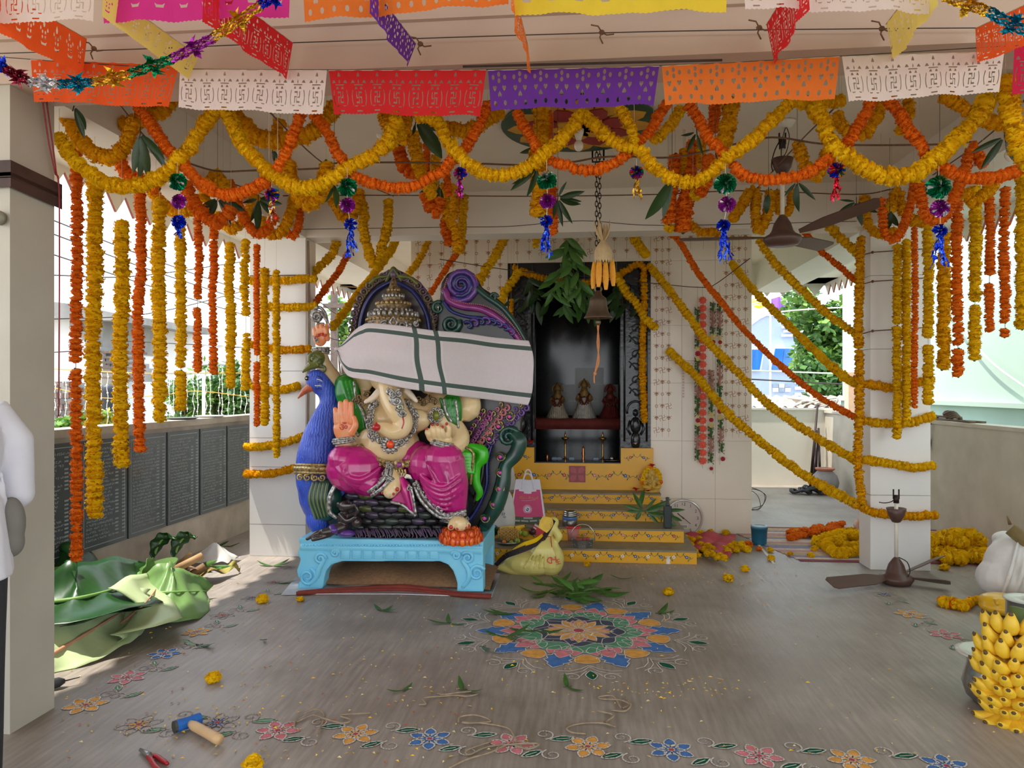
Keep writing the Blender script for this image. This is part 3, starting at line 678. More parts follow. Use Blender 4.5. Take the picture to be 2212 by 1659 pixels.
for i, (x, y0, y1, th, c, sp_, gaps, lb) in enumerate(VR):
    a = WX(x, y0,2.6)
    if a.y > 6.3: a = W(x, y0,6.25)
    b = V((a.x, a.y, CAMZ+(HY-y1)/F*depth(a)))
    garland([a, a.lerp(b, .35)+V((rg.uniform(-.01,.01),0,0)), a.lerp(b, .7), b], c, th/F*depth(a), lb, 'vertical marigold strings along the mint wall side', sp_, gaps)
# ---------------------------------------------------------------- ropes and wires
def rope(pix, r, label, m=mRope, name='rope', cat='rope', n=5, group=None, smooth=True):
    P = [W(x, y, Y) for x, y, Y in pix]
    o = MB().tube(spline(P, len(P)*5) if smooth else P, r, n).build(name, m); return tag(o, label, cat, group)
rope([(365,338,3.5),(465,369,4.4),(555,368,4.4),(705,363,4.4),(735,352,4.4),(970,352,4.4),(1145,357,4.4),(1230,351,4.4),(1290,341,4.4),(1345,338,4.4),(1455,340,4.4),(1560,318,4.4),(1667,297,4.4),(1790,312,4.4),(2000,313,4.4),(2110,306,4.3)],.006, 'long coir rope strung across below the ceiling, holding the swags')
rope([(600,423,5.9),(845,422,5.9),(1150,424,5.9),(1420,420,5.9),(1610,412,5.9),(1845,420,5.9),(1930,408,5.9)],.005, 'second coir rope strung in front of the rear beam')
rope([(540,497,6.3),(955,491,6.3),(1100,489,6.3),(1258,477,6.3),(1430,487,6.3),(1850,478,6.3)],.003, 'thin wire along the lower edge of the rear beam', mWire, 'wire', 'wire')
rope([(-20,116,2.94),(300,106,2.94),(700,90,2.94),(1380,69,2.94),(1900,62,2.94),(2230,60,2.94)],.0022, 'thin wire with knots along the front beam face', mWire, 'wire', 'wire')
rope([(1000,144,2.945),(1280,137,2.945),(1560,130,2.945)],.005, 'dark rod along the bottom edge of the front beam', mWire, 'rod', 'rod')
rope([(240,205,3.3),(372,342,4.4),(600,432,5.4)],.004, 'rope slanting from the orange-red banner back to the rear')
rope([(560,225,3.3),(581,241,3.4),(712,362,4.4),(850,424,5.9)],.004, 'rope slanting from the white banner back to the rear')
rope([(1800,236,3.3),(1728,306,4.4),(1630,413,5.9)],.004, 'rope slanting behind the ceiling fan rod')
rope([(2225,205,3.2),(2120,305,4.3),(1990,395,5.6)],.004, 'rope slanting behind the thick corner garland')
rope([(950,560,7.0),(1115,585,7.6),(1300,600,7.6),(1420,613,7.6),(1515,621,7.6),(1545,614,7.5),(1620,558,7.0)],.004, 'sagging wire in front of the shrine door holding the paper flowers', mWire, 'wire', 'wire')
for k, (x, y, t) in enumerate(((203,105,'first'),(908,95,'third'),(1300,70,'fourth'),(1640,60,'fifth'),(1905,62,'sixth'))):
    P = W(x, y, 2.93); m = MB(); m.ell(P, (.012,.01,.01),8,6)
    for a in (2.2,-.7,-1.9): m.tube([P, P+V((.025*math.cos(a),-.01,.025*math.sin(a))), P+V((.05*math.cos(a+.4),-.012,.05*math.sin(a+.4)))],.003,5)
    tag(m.build('rope_knot', mRope),('knotted coir tie on the front beam wire, beside the slanting orange banner','knotted coir tie beside the twisted purple banner','lone knotted coir tie between orange and yellow banners','knotted coir tie at the slanting red banner','knotted coir tie at the pale yellow banner over the second white one')[k], 'knot', 'coir ties on the front beam')
for k, (zpx, lb) in enumerate(((470,'highest'),(545,'second'),(608,'third'),(715,'fourth'))):
    a, b, c = W(1872, zpx+5,6.38), W(1885, zpx, 6.385), W(2006, zpx-8,6.385)
    m = MB(); m.tube([a+V((-.02,.2,0)), a+V((-.02,0,0)), b, c, c+V((.03,.02,0))],.0045,5); m.ell(b, .012,8,6)
    tag(m.build('rope', mRope), lb+' bare rope tied around the garlanded pillar', 'rope', 'bare ropes around the garlanded pillar')
a, c = W(536,596,6.38), W(660,594,6.38); m = MB(); m.tube([a, c, c+V((.02,.2,0))],.0045,5); tag(m.build('rope', mRope), 'bare rope tied around the pillar behind the peacock', 'rope')
m = MB()
for d in (0,.012): m.tube(spline([W(664,520,6.38)+V((d, 0,0)), W(667,700,6.37)+V((d, 0,0)), W(664,900,6.38)+V((d, 0,0)), W(668,1130,6.38)+V((d, 0,0))],14),.004,5)
tag(m.build('cord', mRope), 'brown cord hanging down the corner of the pillar behind the peacock', 'cord')
# ================================================================ mango leaf sprigs
mStem = mat('leaf_stem', (70,66,40),.7)
def leaf_mesh(rs, mt, fold=.3):
    m = MB(); m.leaf((0,0,0),(0,0,1),.26,(0,-1,0),0,6, fold, rs.uniform(-.08,.08)); return m.mesh('leaf', mt)
LM = {'d': [leaf_mesh(_r, mLeafD) for _ in range(3)], 'm': [leaf_mesh(_r, mLeafM) for _ in range(3)]}
def sprig(px, py, Y, leaves, label, mt='d', plane=None, cat='leaves', group='mango leaf sprigs'):
    """leaves: (angle in degrees from straight down, length px, width factor)"""
    c = W(px, py, Y); k = depth(c)/F
    s = thing('mango_sprig', c, label, cat, group)
    tz = 3.219 if c.y > 3.24 and XL < c.x < XR else 2.82
    MB().tube([c+V((0,0,.03)), c, c+V((0,-.01,-.03))],.003,5).tube([V((c.x, c.y, max(tz, c.z+.05))), c],.0012,4).build('stem', mStem, s)
    for a, l, wf in leaves:
        a = math.radians(a); L = l*k; d = V((math.sin(a), rg.uniform(-.35,.35),-math.cos(a))).normalized()
        z = d; y = V((rg.uniform(-.5,.5),-1, rg.uniform(-.3,.3))); x = y.cross(z).normalized(); y = z.cross(x)
        R = Matrix((x, y, z)).transposed().to_4x4(); st = d*.015
        link('leaf', rg.choice(LM[mt]), s, Matrix.Translation(c+st) @ R @ Matrix.Diagonal((L*wf, L*wf, L, 1)))
    return s
for a in [
 (160,228,3.3,[(8,62,1.1),(28,56,1.0)],'two dark mango leaves hanging beside the front pillar'),
 (303,288,3.35,[(-18,80,1.1),(-5,90,1.0),(10,95,.9),(30,85,1.0),(45,80,.9)],'hanging sprig of five dark mango leaves near the front pillar'),
 (470,428,4.5,[(-60,46,1.3),(-20,45,1.4),(25,60,1.3),(65,60,1.2)],'spread mango sprig under the orange swag by the eave'),
 (558,430,4.9,[(-85,40,.9),(-20,48,1.0),(0,70,1.0),(45,60,1.0),(75,58,1.0),(110,40,1.0)],'mango sprig with six pointed leaves beside the small foil ball'),
 (590,320,3.9,[(0,24,1.2),(20,24,1.2)],'pair of small dark leaves under the fat yellow swag'),
 (722,395,3.4,[(-25,40,1.1),(10,55,1.1),(48,36,1.0)],'mango leaves hanging beside the second green foil flower'),
 (898,262,3.5,[(35,95,1.5),(75,55,1.2),(-10,26,1.2),(120,24,1.0)],'large dark mango leaf pair under the red banner'),
 (876,338,4.7,[(30,35,1.0)],'single small dark leaf under the fat orange garland'),
 (948,400,5.2,[(10,45,1.1),(-20,42,1.0),(-75,44,.9),(-35,52,.7)],'small leaves among the orange loop above the statue'),
 (1165,318,4.3,[(-80,40,1.3),(-40,44,1.2)],'two dark leaves on the ceiling painting edge'),
 (1160,362,3.5,[(-45,75,.9),(-20,60,1.0),(-55,60,.8),(8,40,.9)],'drooping mango leaves under the middle swag knot'),
 (1205,428,4.4,[(70,50,1.1),(105,55,1.1),(85,48,1.1),(10,56,.9),(-10,45,.9),(30,58,.9),(-70,50,.8),(150,34,.9)],'wide mango sprig behind the middle purple foil flower'),
 (1452,385,3.5,[(-33,100,1.2),(-12,80,1.0)],'big dark drooping leaves beside the orange bunch'),
 (1505,285,3.9,[(-85,28,1.1),(-25,45,1.0),(20,45,.9)],'dark leaves by the orange garland under the orange banner'),
 (1545,318,3.6,[(10,30,.9)],'single narrow leaf at the orange swag knot'),
 (1722,392,4.7,[(5,60,1.3),(-40,34,.9),(50,55,.8)],'broad green leaf with two small leaves beside the fan rod'),
 (1660,415,5.0,[(-2,42,1.6)],'short broad dark leaf behind the fan rod'),
 (1850,435,5.6,[(-60,36,1.2),(-20,38,1.2),(15,50,1.2),(60,48,1.1),(-100,30,.8)],'mango sprig tied to the rope end near the garlanded pillar'),
 (1922,455,5.3,[(-10,40,1.8),(20,36,1.6)],'crumpled broad dark leaf before the garlanded pillar'),
 (2030,362,3.5,[(-10,44,1.1),(20,40,1.1),(60,30,1.0)],'dark leaves behind the fifth green foil flower'),
 (2170,295,3.6,[(-65,62,.9),(-30,70,1.0),(25,62,1.0)],'three long dark leaves at the thick corner garland'),
]: sprig(*a)
# ================================================================ foil ornaments
def foil(name, c): return mat('foil_'+name, c, .22, metal=.9, var=.25, scale=70, bump=.3, bscale=120)
fG, fP, fB, fS, fGo, fR, fT, fM = foil('green', (8,128,84)), foil('purple', (158,48,158)), foil('blue', (22,56,190)), foil('silver', (206,206,210)), foil('gold', (206,160,40)), foil('red', (190,30,48)), foil('teal', (10,130,160)), foil('maroon', (120,20,44))
def rosette(c, R, m, parent, rs, name='foil_flower', mats=None):
    b = MB(); n = 17; cols = mats or [m, fS]
    for layer, (rr, zz, tw) in enumerate(((1.0,0,0),(.92,.35,.2),(.92,-.35,.35),(.6,.6,.1))):
        for k in range(n):
            a = 2*math.pi*(k+tw+rs.uniform(-.2,.2))/n; a2 = a+2*math.pi/n*.95; r1 = R*rr*rs.uniform(.9,1.05)
            mid = (a+a2)/2; P = lambda ang, r, d: V(c)+V((math.cos(ang)*r, -zz*R*.55-d*R, math.sin(ang)*r*.92))
            mi = (rs.randrange(len(cols)) if mats else (1 if rs.random() < .13 else 0))
            b.add([P(mid, R*.06,.12), P(a, r1*.6,.1), P(a, r1,.02), P(mid, r1*1.04,-.16), P(a2, r1,.02), P(a2, r1*.6,.1), P(mid, r1*.62,.28)],[(0,1,6),(1,2,3,6),(6,3,4,5),(0,6,5)], mi)
    return b.build(name, cols, parent, False)
def tassel(c, L, m, parent, rs, n=9, spread=.035):
    b = MB()
    for k in range(n):
        dx, dy = rs.uniform(-spread, spread), rs.uniform(-spread*.6, spread*.6); l = L*rs.uniform(.7,1.05); pts = []; ph = rs.random()*6
        for i in range(9):
            t = i/8; pts.append(V(c)+V((dx*t+.006*math.sin(9*t+ph), dy*t, -l*t)))
        for p, q in zip(pts, pts[1:]):
            a = ph+p.z*60; nn = V((math.cos(a), math.sin(a),0))*.0042; b.add([p-nn, p+nn, q+nn, q-nn],[(0,1,2,3)], k % len(m))
    return b.build('tassel', m, parent, False)
ro = random.Random(21)
for k, (pts, lb) in enumerate((
  (((383,392,21),(386,435,18),(385,479,17)), 'string of green, purple and blue foil flowers nearest the front pillar, blue one crushed'),
  (((750,404,22),(750,443,18),(757,484,15)), 'string of green, purple and blue foil flowers above the statue'),
  (((1181,389,22),(1183,434,18),(1180,477,14)), 'string of green, purple and blue foil flowers before the shrine door'),
  (((1567,397,24),(1571,441,19),(1563,487,15)), 'string of green, purple and blue foil flowers beside the fan'),
  (((2028,404,27),(2031,450,21),(2031,498,16)), 'string of green, purple and blue foil flowers near the mint wall'))):
    P = [W(x, y, 3.28) for x, y, r in pts]; t = thing('foil_flower_string', P[0]+V((0,0,.06)), lb, 'decoration', 'foil flower strings with blue tassels')
    MB().tube([P[0]+V((0,0,.09)), P[0], P[1], P[2]],.0015,4).build('thread', mStr, t)
    for p, (x, y, r), m in zip(P, pts, (fG, fP, fB)): rosette(p, r/F*depth(p), m, t, ro)
    tassel(P[2]+V((0,0,-.015)),(.06,.15,.14,.16,.15)[k],[fB, foil('bright_blue', (70,110,235)), fB], t, ro, 12,(.02,.035,.025,.045,.04)[k])
for (x, y, r, tm, lb) in ((587,420,17,[fS, fGo, fR],'multicoloured foil ball beside the mango sprig by the rear pillar'),(994,374,15,[fP, foil('pink', (220,60,130)), fM],'multicoloured foil ball with a pink tassel under the red banner end'),(1375,372,16,[fGo, mat('foil_bronze', (130,100,60),.3, metal=.8), fGo],'multicoloured foil ball with a gold tassel beside the bell chain'),(1808,368,19,[fR, foil('rose', (210,60,90)), fR],'multicoloured foil ball with a red tassel beyond the fan rod')):
    p = W(x, y, 3.28); t = thing('foil_ball', p, lb, 'decoration', 'small multicoloured foil balls')
    R = r/F*depth(p); rosette(p, R, fB, t, ro, 'foil_petals', [fB, fG, fR, fP, fGo, fB]); tassel(p+V((0,0,-R*.7)), R*3.0, tm, t, ro, 10, R*.7)
    MB().tube([p, p+V((0,0,.06))],.0012,4).build('thread', mStr, t)
def foil_chain(pix, label):
    t = thing('foil_garland', W(*pix[0][:2], pix[0][2]), label, 'garland', 'multicoloured foil chains')
    for (x0, y0, Y0, m),(x1, y1, Y1, _) in zip(pix, pix[1:]):
        a, b = W(x0, y0, Y0), W(x1, y1, Y1); d = (b-a).normalized(); L = (b-a).length; x, y = frame(d); bb = MB(); R = .0125
        for s in range(7):              # diamond net of narrow foil strips
            for sg in (1,-1):
                pts = [a+d*(L*i/12)+(x*math.cos(s*.9+sg*i*.62)+y*math.sin(s*.9+sg*i*.62))*R*(1+.25*math.sin(i*2.1+s)) for i in range(13)]
                for p, q in zip(pts, pts[1:]):
                    n = d.cross(q-p).normalized()*.0024 + d*.0024; bb.add([p-n, q-n, q+n, p+n],[(0,1,2,3)])
        c = a.lerp(b, .55)
        for k in range(12):
            an = k*2*math.pi/12+ro.uniform(-.2,.2); dd = (x*math.cos(an)+y*math.sin(an)); ln = ro.uniform(.028,.046); tip = c+dd*ln+d*ro.uniform(-.03,.03); sd = d*.010
            bb.add([c+dd*R*.8-sd*.6, c+dd*ln*.6-sd, tip, c+dd*ln*.6+sd, c+dd*R*.8+sd*.6],[(0,1,2,3,4)])
        bb.build('foil_link', m, t, False)
foil_chain([(-10,136,2.3,fB),(12,150,2.3,fM),(64,177,2.3,fS),(128,182,2.3,fT),(200,178,2.3,fGo),(280,160,2.3,fG),(370,128,2.3,fP),(460,82,2.3,fGo),(562,12,2.3,fB),(610,-22,2.3,fB)], 'foil chain in eight colours curving across the top near the front pillar')
foil_chain([(2040,-8,2.3,fGo),(2132,24,2.3,fT),(2230,75,2.3,fT)], 'gold and teal foil chain in the far upper corner')
# ================================================================ cut-paper banners
def arc(c, r0, a0, a1, n): return [(c[0]+r0*math.cos(a0+(a1-a0)*i/n), c[1]+r0*math.sin(a0+(a1-a0)*i/n)) for i in range(n+1)]
def rect(x0, y0, x1, y1): return [(x0, y0),(x1, y0),(x1, y1),(x0, y1)]
def heart(c, s, up=1):
    o = []
    for i in range(12):
        t = 2*math.pi*i/12; o.append((c[0]+s*.062*16*math.sin(t)**3, c[1]+up*s*.062*(13*math.cos(t)-5*math.cos(2*t)-2*math.cos(3*t)-math.cos(4*t))))
    return o
def drop(c, h, wd): return [(c[0], c[1]+h),(c[0]+wd*.6, c[1]+h*.3),(c[0]+wd, c[1]-h*.3),(c[0]+wd*.5, c[1]-h),(c[0]-wd*.5, c[1]-h),(c[0]-wd, c[1]-h*.3),(c[0]-wd*.6, c[1]+h*.3)]
def hexa(c, r, n=7): return arc(c, r, .2,.2+2*math.pi*(n-1)/n, n-1)
def swast(c, s, wd, flip=1):
    out = []
    for k in range(4):
        a = k*math.pi/2; R = lambda p: (c[0]+flip*(p[0]*math.cos(a)-p[1]*math.sin(a)), c[1]+p[0]*math.sin(a)+p[1]*math.cos(a))
        out += [R((wd, wd)), R((wd, s-0)), R((s*.85, s)), R((s*.85, s-2*wd)), R((wd+.0, s-2*wd))][:0] + [R((s-2*wd, wd)) , R((s-2*wd, s)), R((s, s)), R((s, -wd)), R((wd, -wd))]
    return out
def cellA(flip):
    H = 1.12
    h = [heart((.5,1.0),.07,-1), rect(.27,.735,.73,.765), rect(.35,.07,.65,.105)]
    for x in (.2,.8): h.append([(x-.1,.80),(x+.1,.80),(x+.03,.87),(x-.03,.87)])
    h.append(drop((.5,.835),.05,.035))
    for x, s in ((.36,-1),(.64,1)): h.append([(x-.07,.64),(x+.07,.64),(x+.03,.70),(x-.03,.70)])
    for s in (1,-1):
        A = arc((.5,.43),.40,-.55,.55,6); B = arc((.5,.43),.36,.5,-.5,6); P = A+B
        h.append([(.5+s*(x-.5), y) for x, y in P])
    h.append(swast((.5,.43),.15,.022, flip))
    for x in (.32,.68): h.append([(x-.09,.235),(x-.05,.20),(x+.05,.20),(x+.09,.235),(x+.04,.225),(x-.04,.225)])
    return h
def cellB(_):
    h = []
    for c in ((.5,1.0),(.5,.82),(.22,.92),(.78,.92)): h.append(hexa(c, .075,8))
    for x in (.27,.73): h.append(heart((x, .62),.10,1))
    h.append(heart((.5,.44),.10,-1))
    for x in (.25,.75): h.append(hexa((x, .20),.08,6))
    return h
def cellC(_):
    h = [drop((.5,.9),.11,.08), drop((.25,.74),.06,.05), drop((.75,.74),.06,.05),[(.3,.4),(.36,.3),(.64,.3),(.7,.4),(.6,.36),(.4,.36)]]
    for a in range(4): h.append([(.5+.14*math.cos(a*1.57+.78)+.05*math.cos(t),.58+.10*math.sin(a*1.57+.78)+.05*math.sin(t)) for t in (0,1,2,3,4,5)])
    return h
def cell_mesh(holes):
    H = 1.12; vs = []; ed = []; nb = 10
    out = [(i/nb, H) for i in range(nb)]+[(1, H-H*i/nb) for i in range(nb)]
    scal = [(1-i/nb*1.0,(0 if i % 2 == 0 else .022)) for i in range(nb)]
    out += scal + [(0, H*i/nb) for i in range(nb)]
    def add(poly):
        o = len(vs); vs.extend(V((x, y)) for x, y in poly); ed.extend((o+i, o+(i+1) % len(poly)) for i in range(len(poly)))
    add(out)
    for h in holes: add(h)
    for i in range(1,6):
        for j in range(1,6): vs.append(V((i/6+.011, H*j/6+.013)))
    V2, _e, F2, *_ = delaunay_2d_cdt(vs, ed, [],1,1e-6)
    def inside(p, poly):
        c = False; n = len(poly)
        for i in range(n):
            (x0, y0),(x1, y1) = poly[i], poly[i-1]
            if (y0 > p[1]) != (y1 > p[1]) and p[0] < (x1-x0)*(p[1]-y0)/(y1-y0)+x0: c = not c
        return c
    fs = []
    for f in F2:
        c = sum((V2[i] for i in f), V((0,0)))/len(f)
        if not any(inside(c, h) for h in holes) and inside(c, out): fs.append(tuple(f))
    return [(v.x, v.y/H) for v in V2], fs
CELL = {'A': [cell_mesh(cellA(1)), cell_mesh(cellA(-1))], 'B': [cell_mesh(cellB(0))]*2, 'C': [cell_mesh(cellC(0))]*2}
def paper(n, c): return mat('paper_'+n, c, .85, var=.03, scale=20, trans=.35, spec=.15)
pO, pW, pR, pV, pO2, pY, pPk, pPl = paper('orange_red', (236,92,40)), paper('white', (240,226,220)), paper('red', (216,46,50)), paper('purple', (108,56,160)), paper('orange', (240,128,56)), paper('yellow', (244,216,70)), paper('pink', (222,60,150)), paper('pale_yellow', (238,220,120))
def banner(TL, TR, BL, BR, pat, m, label, n=8, wave=.010, curl=0, seed=0):
    rs = random.Random(seed); b = MB(); TL, TR, BL, BR = V(TL), V(TR), V(BL), V(BR)
    nrm = (TR-TL).cross(BL-TL).normalized(); ph = rs.random()*6; tw = 0
    for k in range(n):
        vs, fs = CELL[pat][k % 2]; out = []
        for u, v in vs:
            U = (k+u)/n; t = 1-v
            p = TL.lerp(TR, U).lerp(BL.lerp(BR, U), t)
            p = p+nrm*(wave*t*(math.sin(U*11+ph)+.6*math.sin(U*23+ph*2))+wave*.35*math.cos(2*math.pi*(k+u))*.5+curl*t*t)
            out.append(p)
        b.add(out, fs)
    t = thing('paper_banner', TL.lerp(TR, .5), label, 'banner', 'cut-paper banners')
    b.build('cut_paper', m, t, False); MB().tube([TL, TR],.0018,4).build('string', mStr, t)
    return t
Yb = 2.92
def bpix(tl, tr, bl, br, Y=Yb): return [W(*p, Y) for p in (tl, tr, bl, br)]
banner(*bpix((66,129),(386,140),(68,218),(366,234)), 'A', pO, 'orange-red paper banner of swastika pots at the front pillar', seed=1)
banner(*bpix((388,150),(706,152),(388,234),(698,248)), 'A', pW, 'white swastika paper banner above the long yellow swag', seed=2)
banner(*bpix((710,152),(1050,151),(720,246),(1036,252)), 'A', pR, 'red swastika paper banner above the statue', seed=3)
banner(*bpix((1054,152),(1424,143),(1060,238),(1412,228)), 'B', pV, 'purple paper banner with hearts and dots over the shrine door', seed=4)
banner(*bpix((1430,143),(1814,122),(1437,228),(1804,214)), 'B', pO2, 'orange paper banner with hearts and dots over the fan', seed=5)
banner(*bpix((1819,122),(2170,111),(1832,222),(2160,198)), 'A', pW, 'second white swastika paper banner, next to the orange one', seed=6)
banner(*bpix((2192,98),(2560,92),(2188,204),(2550,190)), 'A', paper('crimson', (214,44,84)), 'crimson paper banner cut off by the picture edge', seed=7)
Yu = 2.42
banner(*bpix((-190,-58),(204,-52),(-190,50),(200,46),Yu), 'A', pW, 'white paper banner in the front row corner', seed=8)
banner(*bpix((216,-62),(628,-75),(224,51),(622,36),Yu), 'C', pPk, 'pink paper banner in the front row', seed=9)
banner(*bpix((652,-62),(1098,-98),(658,48),(1098,8),Yu), 'B', pO2, 'orange paper banner in the front row with hexagon holes', seed=10)
banner(*bpix((1104,-70),(1572,-84),(1112,34),(1570,24),Yu), 'C', pY, 'bright yellow paper banner in the front row', seed=11)
banner(*bpix((1604,-84),(2014,-82),(1610,20),(2010,28),Yu), 'A', pW, 'white paper banner in the front row above the slanting red one', seed=12)
def slant(ft, fb, nb, pat, m, label, Yn=2.34, seed=0, dx=0):
    a, b, c = W(*ft, Yb), W(*fb, Yb), W(*nb, Yn); h = (a-b).length; d = c+V((dx, 0, h))
    banner(a, d, b, c, pat, m, label, wave=.008, seed=seed)
slant((187,84),(183,166),(-45,50),'C',pO,'orange paper banner slanting forward at the front pillar top', seed=20)
slant((428,122),(402,168),(222,36),'C',pPl,'pale yellow paper banner slanting behind the foil chain', seed=21)
slant((632,92),(622,173),(440,48),'A',pR,'red paper banner slanting beside the pink one', seed=22)
slant((898,94),(884,146),(800,30),'B',pV,'twisted purple paper banner seen nearly edge on', seed=23)
slant((1140,98),(1148,160),(1100,10),'A',pO2,'orange paper banner seen edge on between orange and yellow', seed=24)
slant((1655,54),(1672,142),(1742,24),'A',pR,'red paper banner slanting below the front row white one', seed=25)
slant((1914,52),(1932,132),(2022,14),'C',pPl,'pale yellow paper banner slanting over the second white banner', seed=26)
slant((2106,62),(2110,138),(2260,84),'A',pO,'orange paper banner slanting in the far upper corner', seed=27)
rope([(-30,120,2.92),(66,128,2.92),(388,148,2.92),(710,151,2.92),(1054,150,2.92),(1430,142,2.92),(1819,121,2.92),(2230,96,2.92)],.0018, 'thin thread carrying the rear row of paper banners', mWire, 'thread', 'thread')
# ================================================================ the statue: elephant-headed deity seated on a peacock throne
SYF = 5.37; KP = .00344
def S(px, py, dy): return W(px, py, SYF+dy)
def rollY(a): return Matrix.Rotation(math.radians(a),3, 'Y')
class SB(MB):
    def E(s, px, py, dy, rx, ry, rd, mi=0, roll=0, n=16, h=10): return s.ell(S(px, py, dy),(rx*KP, rd, ry*KP), n, h, mi, rollY(roll))
    def T(s, pts, r, n=10, mi=0, seg=None, flat=1.0, **k):
        P = [S(*p) for p in pts]; m = seg or max(6, len(P)*5); R = r if isinstance(r, (list, tuple)) else [r, r]
        s.tube(spline(P, m),[x*KP for x in R], n, mi, flat=flat, **k)
        if len(R) > 1 and n >= 8:
            s.ell(P[0], R[0]*KP, 10,7, mi); s.ell(P[-1], R[-1]*KP, 10,7, mi)
        return s
    def curl(s, px, py, dy, r, turns=1.4, a0=0, tr=2.0, mi=0, sg=1, n=6, ry=1.0):
        m = max(8, int(turns*11)); P = []
        for i in range(m+1):
            t = i/m; a = a0+sg*turns*2*math.pi*t; q = r*(1-.82*t); P.append(S(px+q*math.cos(a), py-q*ry*math.sin(a), dy-.012*t))
        return s.tube(P, [tr*KP*(1-.45*i/m) for i in range(m+1)], n, mi)
def paint(n, c, **k): k.setdefault('rough', .32); k.setdefault('coat', .35); k.setdefault('var', .07); return mat('paint_'+n, c, **k)
pSkin = paint('cream', (240,216,168), scale=9, col2=(232,200,146)); pPalm = paint('palm', (240,168,122), scale=16, col2=(246,140,84)); pNail = paint('nail_red', (190,34,34))
pPink = paint('magenta', (206,34,132), scale=7, col2=(184,26,120), rough=.26, coat=.6); pPink2 = paint('magenta_fold', (176,24,114), rough=.26, coat=.6); pGreen = paint('green', (28,140,30), scale=10, col2=(14,110,30)); pLime = paint('lime', (70,206,16), scale=10, col2=(44,170,22))
pBlue = paint('peacock_blue', (70,104,222), scale=10, col2=(52,78,192), rough=.42, coat=.1, wave=16); pBeak = paint('beak', (210,104,52), col2=(150,76,50), scale=30); pBlack = paint('black', (24,22,26)); pDark = paint('charcoal', (34,33,32), col2=(20,19,24), scale=14, rough=.4)
pSil = mat('antique_silver', (52,50,50),.34, metal=.55, scale=55, col2=(222,220,214)); pGold = mat('antique_gold', (74,60,40),.36, metal=.5, scale=60, col2=(226,196,132)); pBrz = mat('antique_bronze', (40,34,30),.4, metal=.4, scale=50, col2=(168,140,96))
pPurp = paint('purple', (112,66,150), scale=12, col2=(70,46,128)); pMag = paint('plum', (160,60,130), scale=12, col2=(110,44,120)); pTeal = paint('peacock_green', (24,84,66), scale=12, col2=(34,60,58)); pNavy = paint('navy', (44,52,128), scale=12, col2=(30,36,90)); pOlive = paint('olive', (118,122,44), scale=14, col2=(66,80,42)); pIrid = paint('halo', (48,38,62), scale=9, col2=(78,68,46))
pSky = paint('sky_blue', (122,206,240), scale=6, col2=(134,214,242), rough=.5, coat=.05); pOrg = paint('lotus_orange', (250,132,24), scale=14, col2=(240,90,30)); pOrgL = paint('lotus_red', (190,50,30)); pRed = paint('red', (196,30,40))
pEye = paint('feather_pink', (230,70,160)); pFur = paint('fur', (96,80,100), scale=20, col2=(50,46,54)); pMouse = paint('mouse_brown', (70,56,50), scale=20, col2=(36,30,30)); pGreenS = paint('stone_green', (120,126,30))
stt = thing('deity_statue', S(842,1278,.3), 'large painted elephant-headed deity statue seated on a peacock over a sky blue bench', 'statue')
def C(name, mb, m, par=stt, voxel=.009, it=4, label=None):
    o = clay(name, mb, m, par, voxel, it)
    if label: o['label'] = label
    return o
def Bd(name, mb, m, par=stt, label=None, smooth=True):
    o = mb.build(name, m, par, smooth)
    if label: o['label'] = label
    return o
# --- bench
b = SB(); ZF = S(842,1278,0).z
def fr(x, y, dy=0): p = S(x, y, dy); return V((p.x, SYF+dy, p.z))
out = [(650,1168),(650,1180),(644,1190),(643,1200),(649,1208),(646,1218),(641,1232),(643,1246),(650,1254),(643,1262),(642,1277),(690,1277),(698,1268),(700,1250),(705,1232),(716,1220),(738,1213),(950,1213),(968,1220),(978,1232),(984,1248),(988,1262),(986,1279),(1044,1279),(1044,1168)]
fp = [fr(*p) for p in out]
b.prism(fp, (0,.12,0)); b.prism([p+V((0,.60,0)) for p in fp],(0,.10,0))
xl, xr = fr(646,1200).x, fr(1044,1200).x; zt = fr(850,1168).z; zl = fr(850,1208).z
for x0, x1 in ((xl, xl+.09),(xr-.09, xr)): b.box((x0, SYF+.1, zl),(x1, SYF+.62, zt))
b.box((xl, SYF-.005, zt-.03),(xr, SYF+.72, zt+.008)); b.box((xl+.004, SYF-.012, zt-.075),(xr-.004, SYF+.3, zt-.045))
bench = C('bench', b, pSky, voxel=.0085, it=2, label='sky blue carved bench with scrolled legs')
r = SB()
for x, y, rr, sg, a0 in ((692,1207,13,1,0),(664,1246,20,-1,1.2),(985,1200,10,-1,3),(1010,1205,14,-1,2.6),(1030,1238,18,1,.4),(724,1195,9,1,0)): r.curl(x, y, -.004, rr, 1.6, a0,4.2, sg=sg)
r.T([(700,1210,-.004),(690,1228,-.006),(684,1246,-.006),(668,1262,-.004)],[5,6,4]); r.T([(1000,1212,-.004),(1012,1232,-.006),(1012,1252,-.004),(1000,1268,0)],[5,6,4])
for k in range(9):
    x = 746+k*24; A = [fr(x-9,1189,-.004), fr(x+9,1189,-.004), fr(x+9,1206,-.004), fr(x-9,1206,-.004)]; c = fr(x, 1197,-.022)
    r.add([*A, c],[(0,1,4),(1,2,4),(2,3,4),(3,0,4)])
    r.tube(A, 1.4*KP, 5, closed=True)
for k in range(58): r.E(656+k*6.7,1178,-.008,3,2.6,.008, n=7, h=5)
sub('bench_relief', r.mesh('bench_relief', pSky), bench)
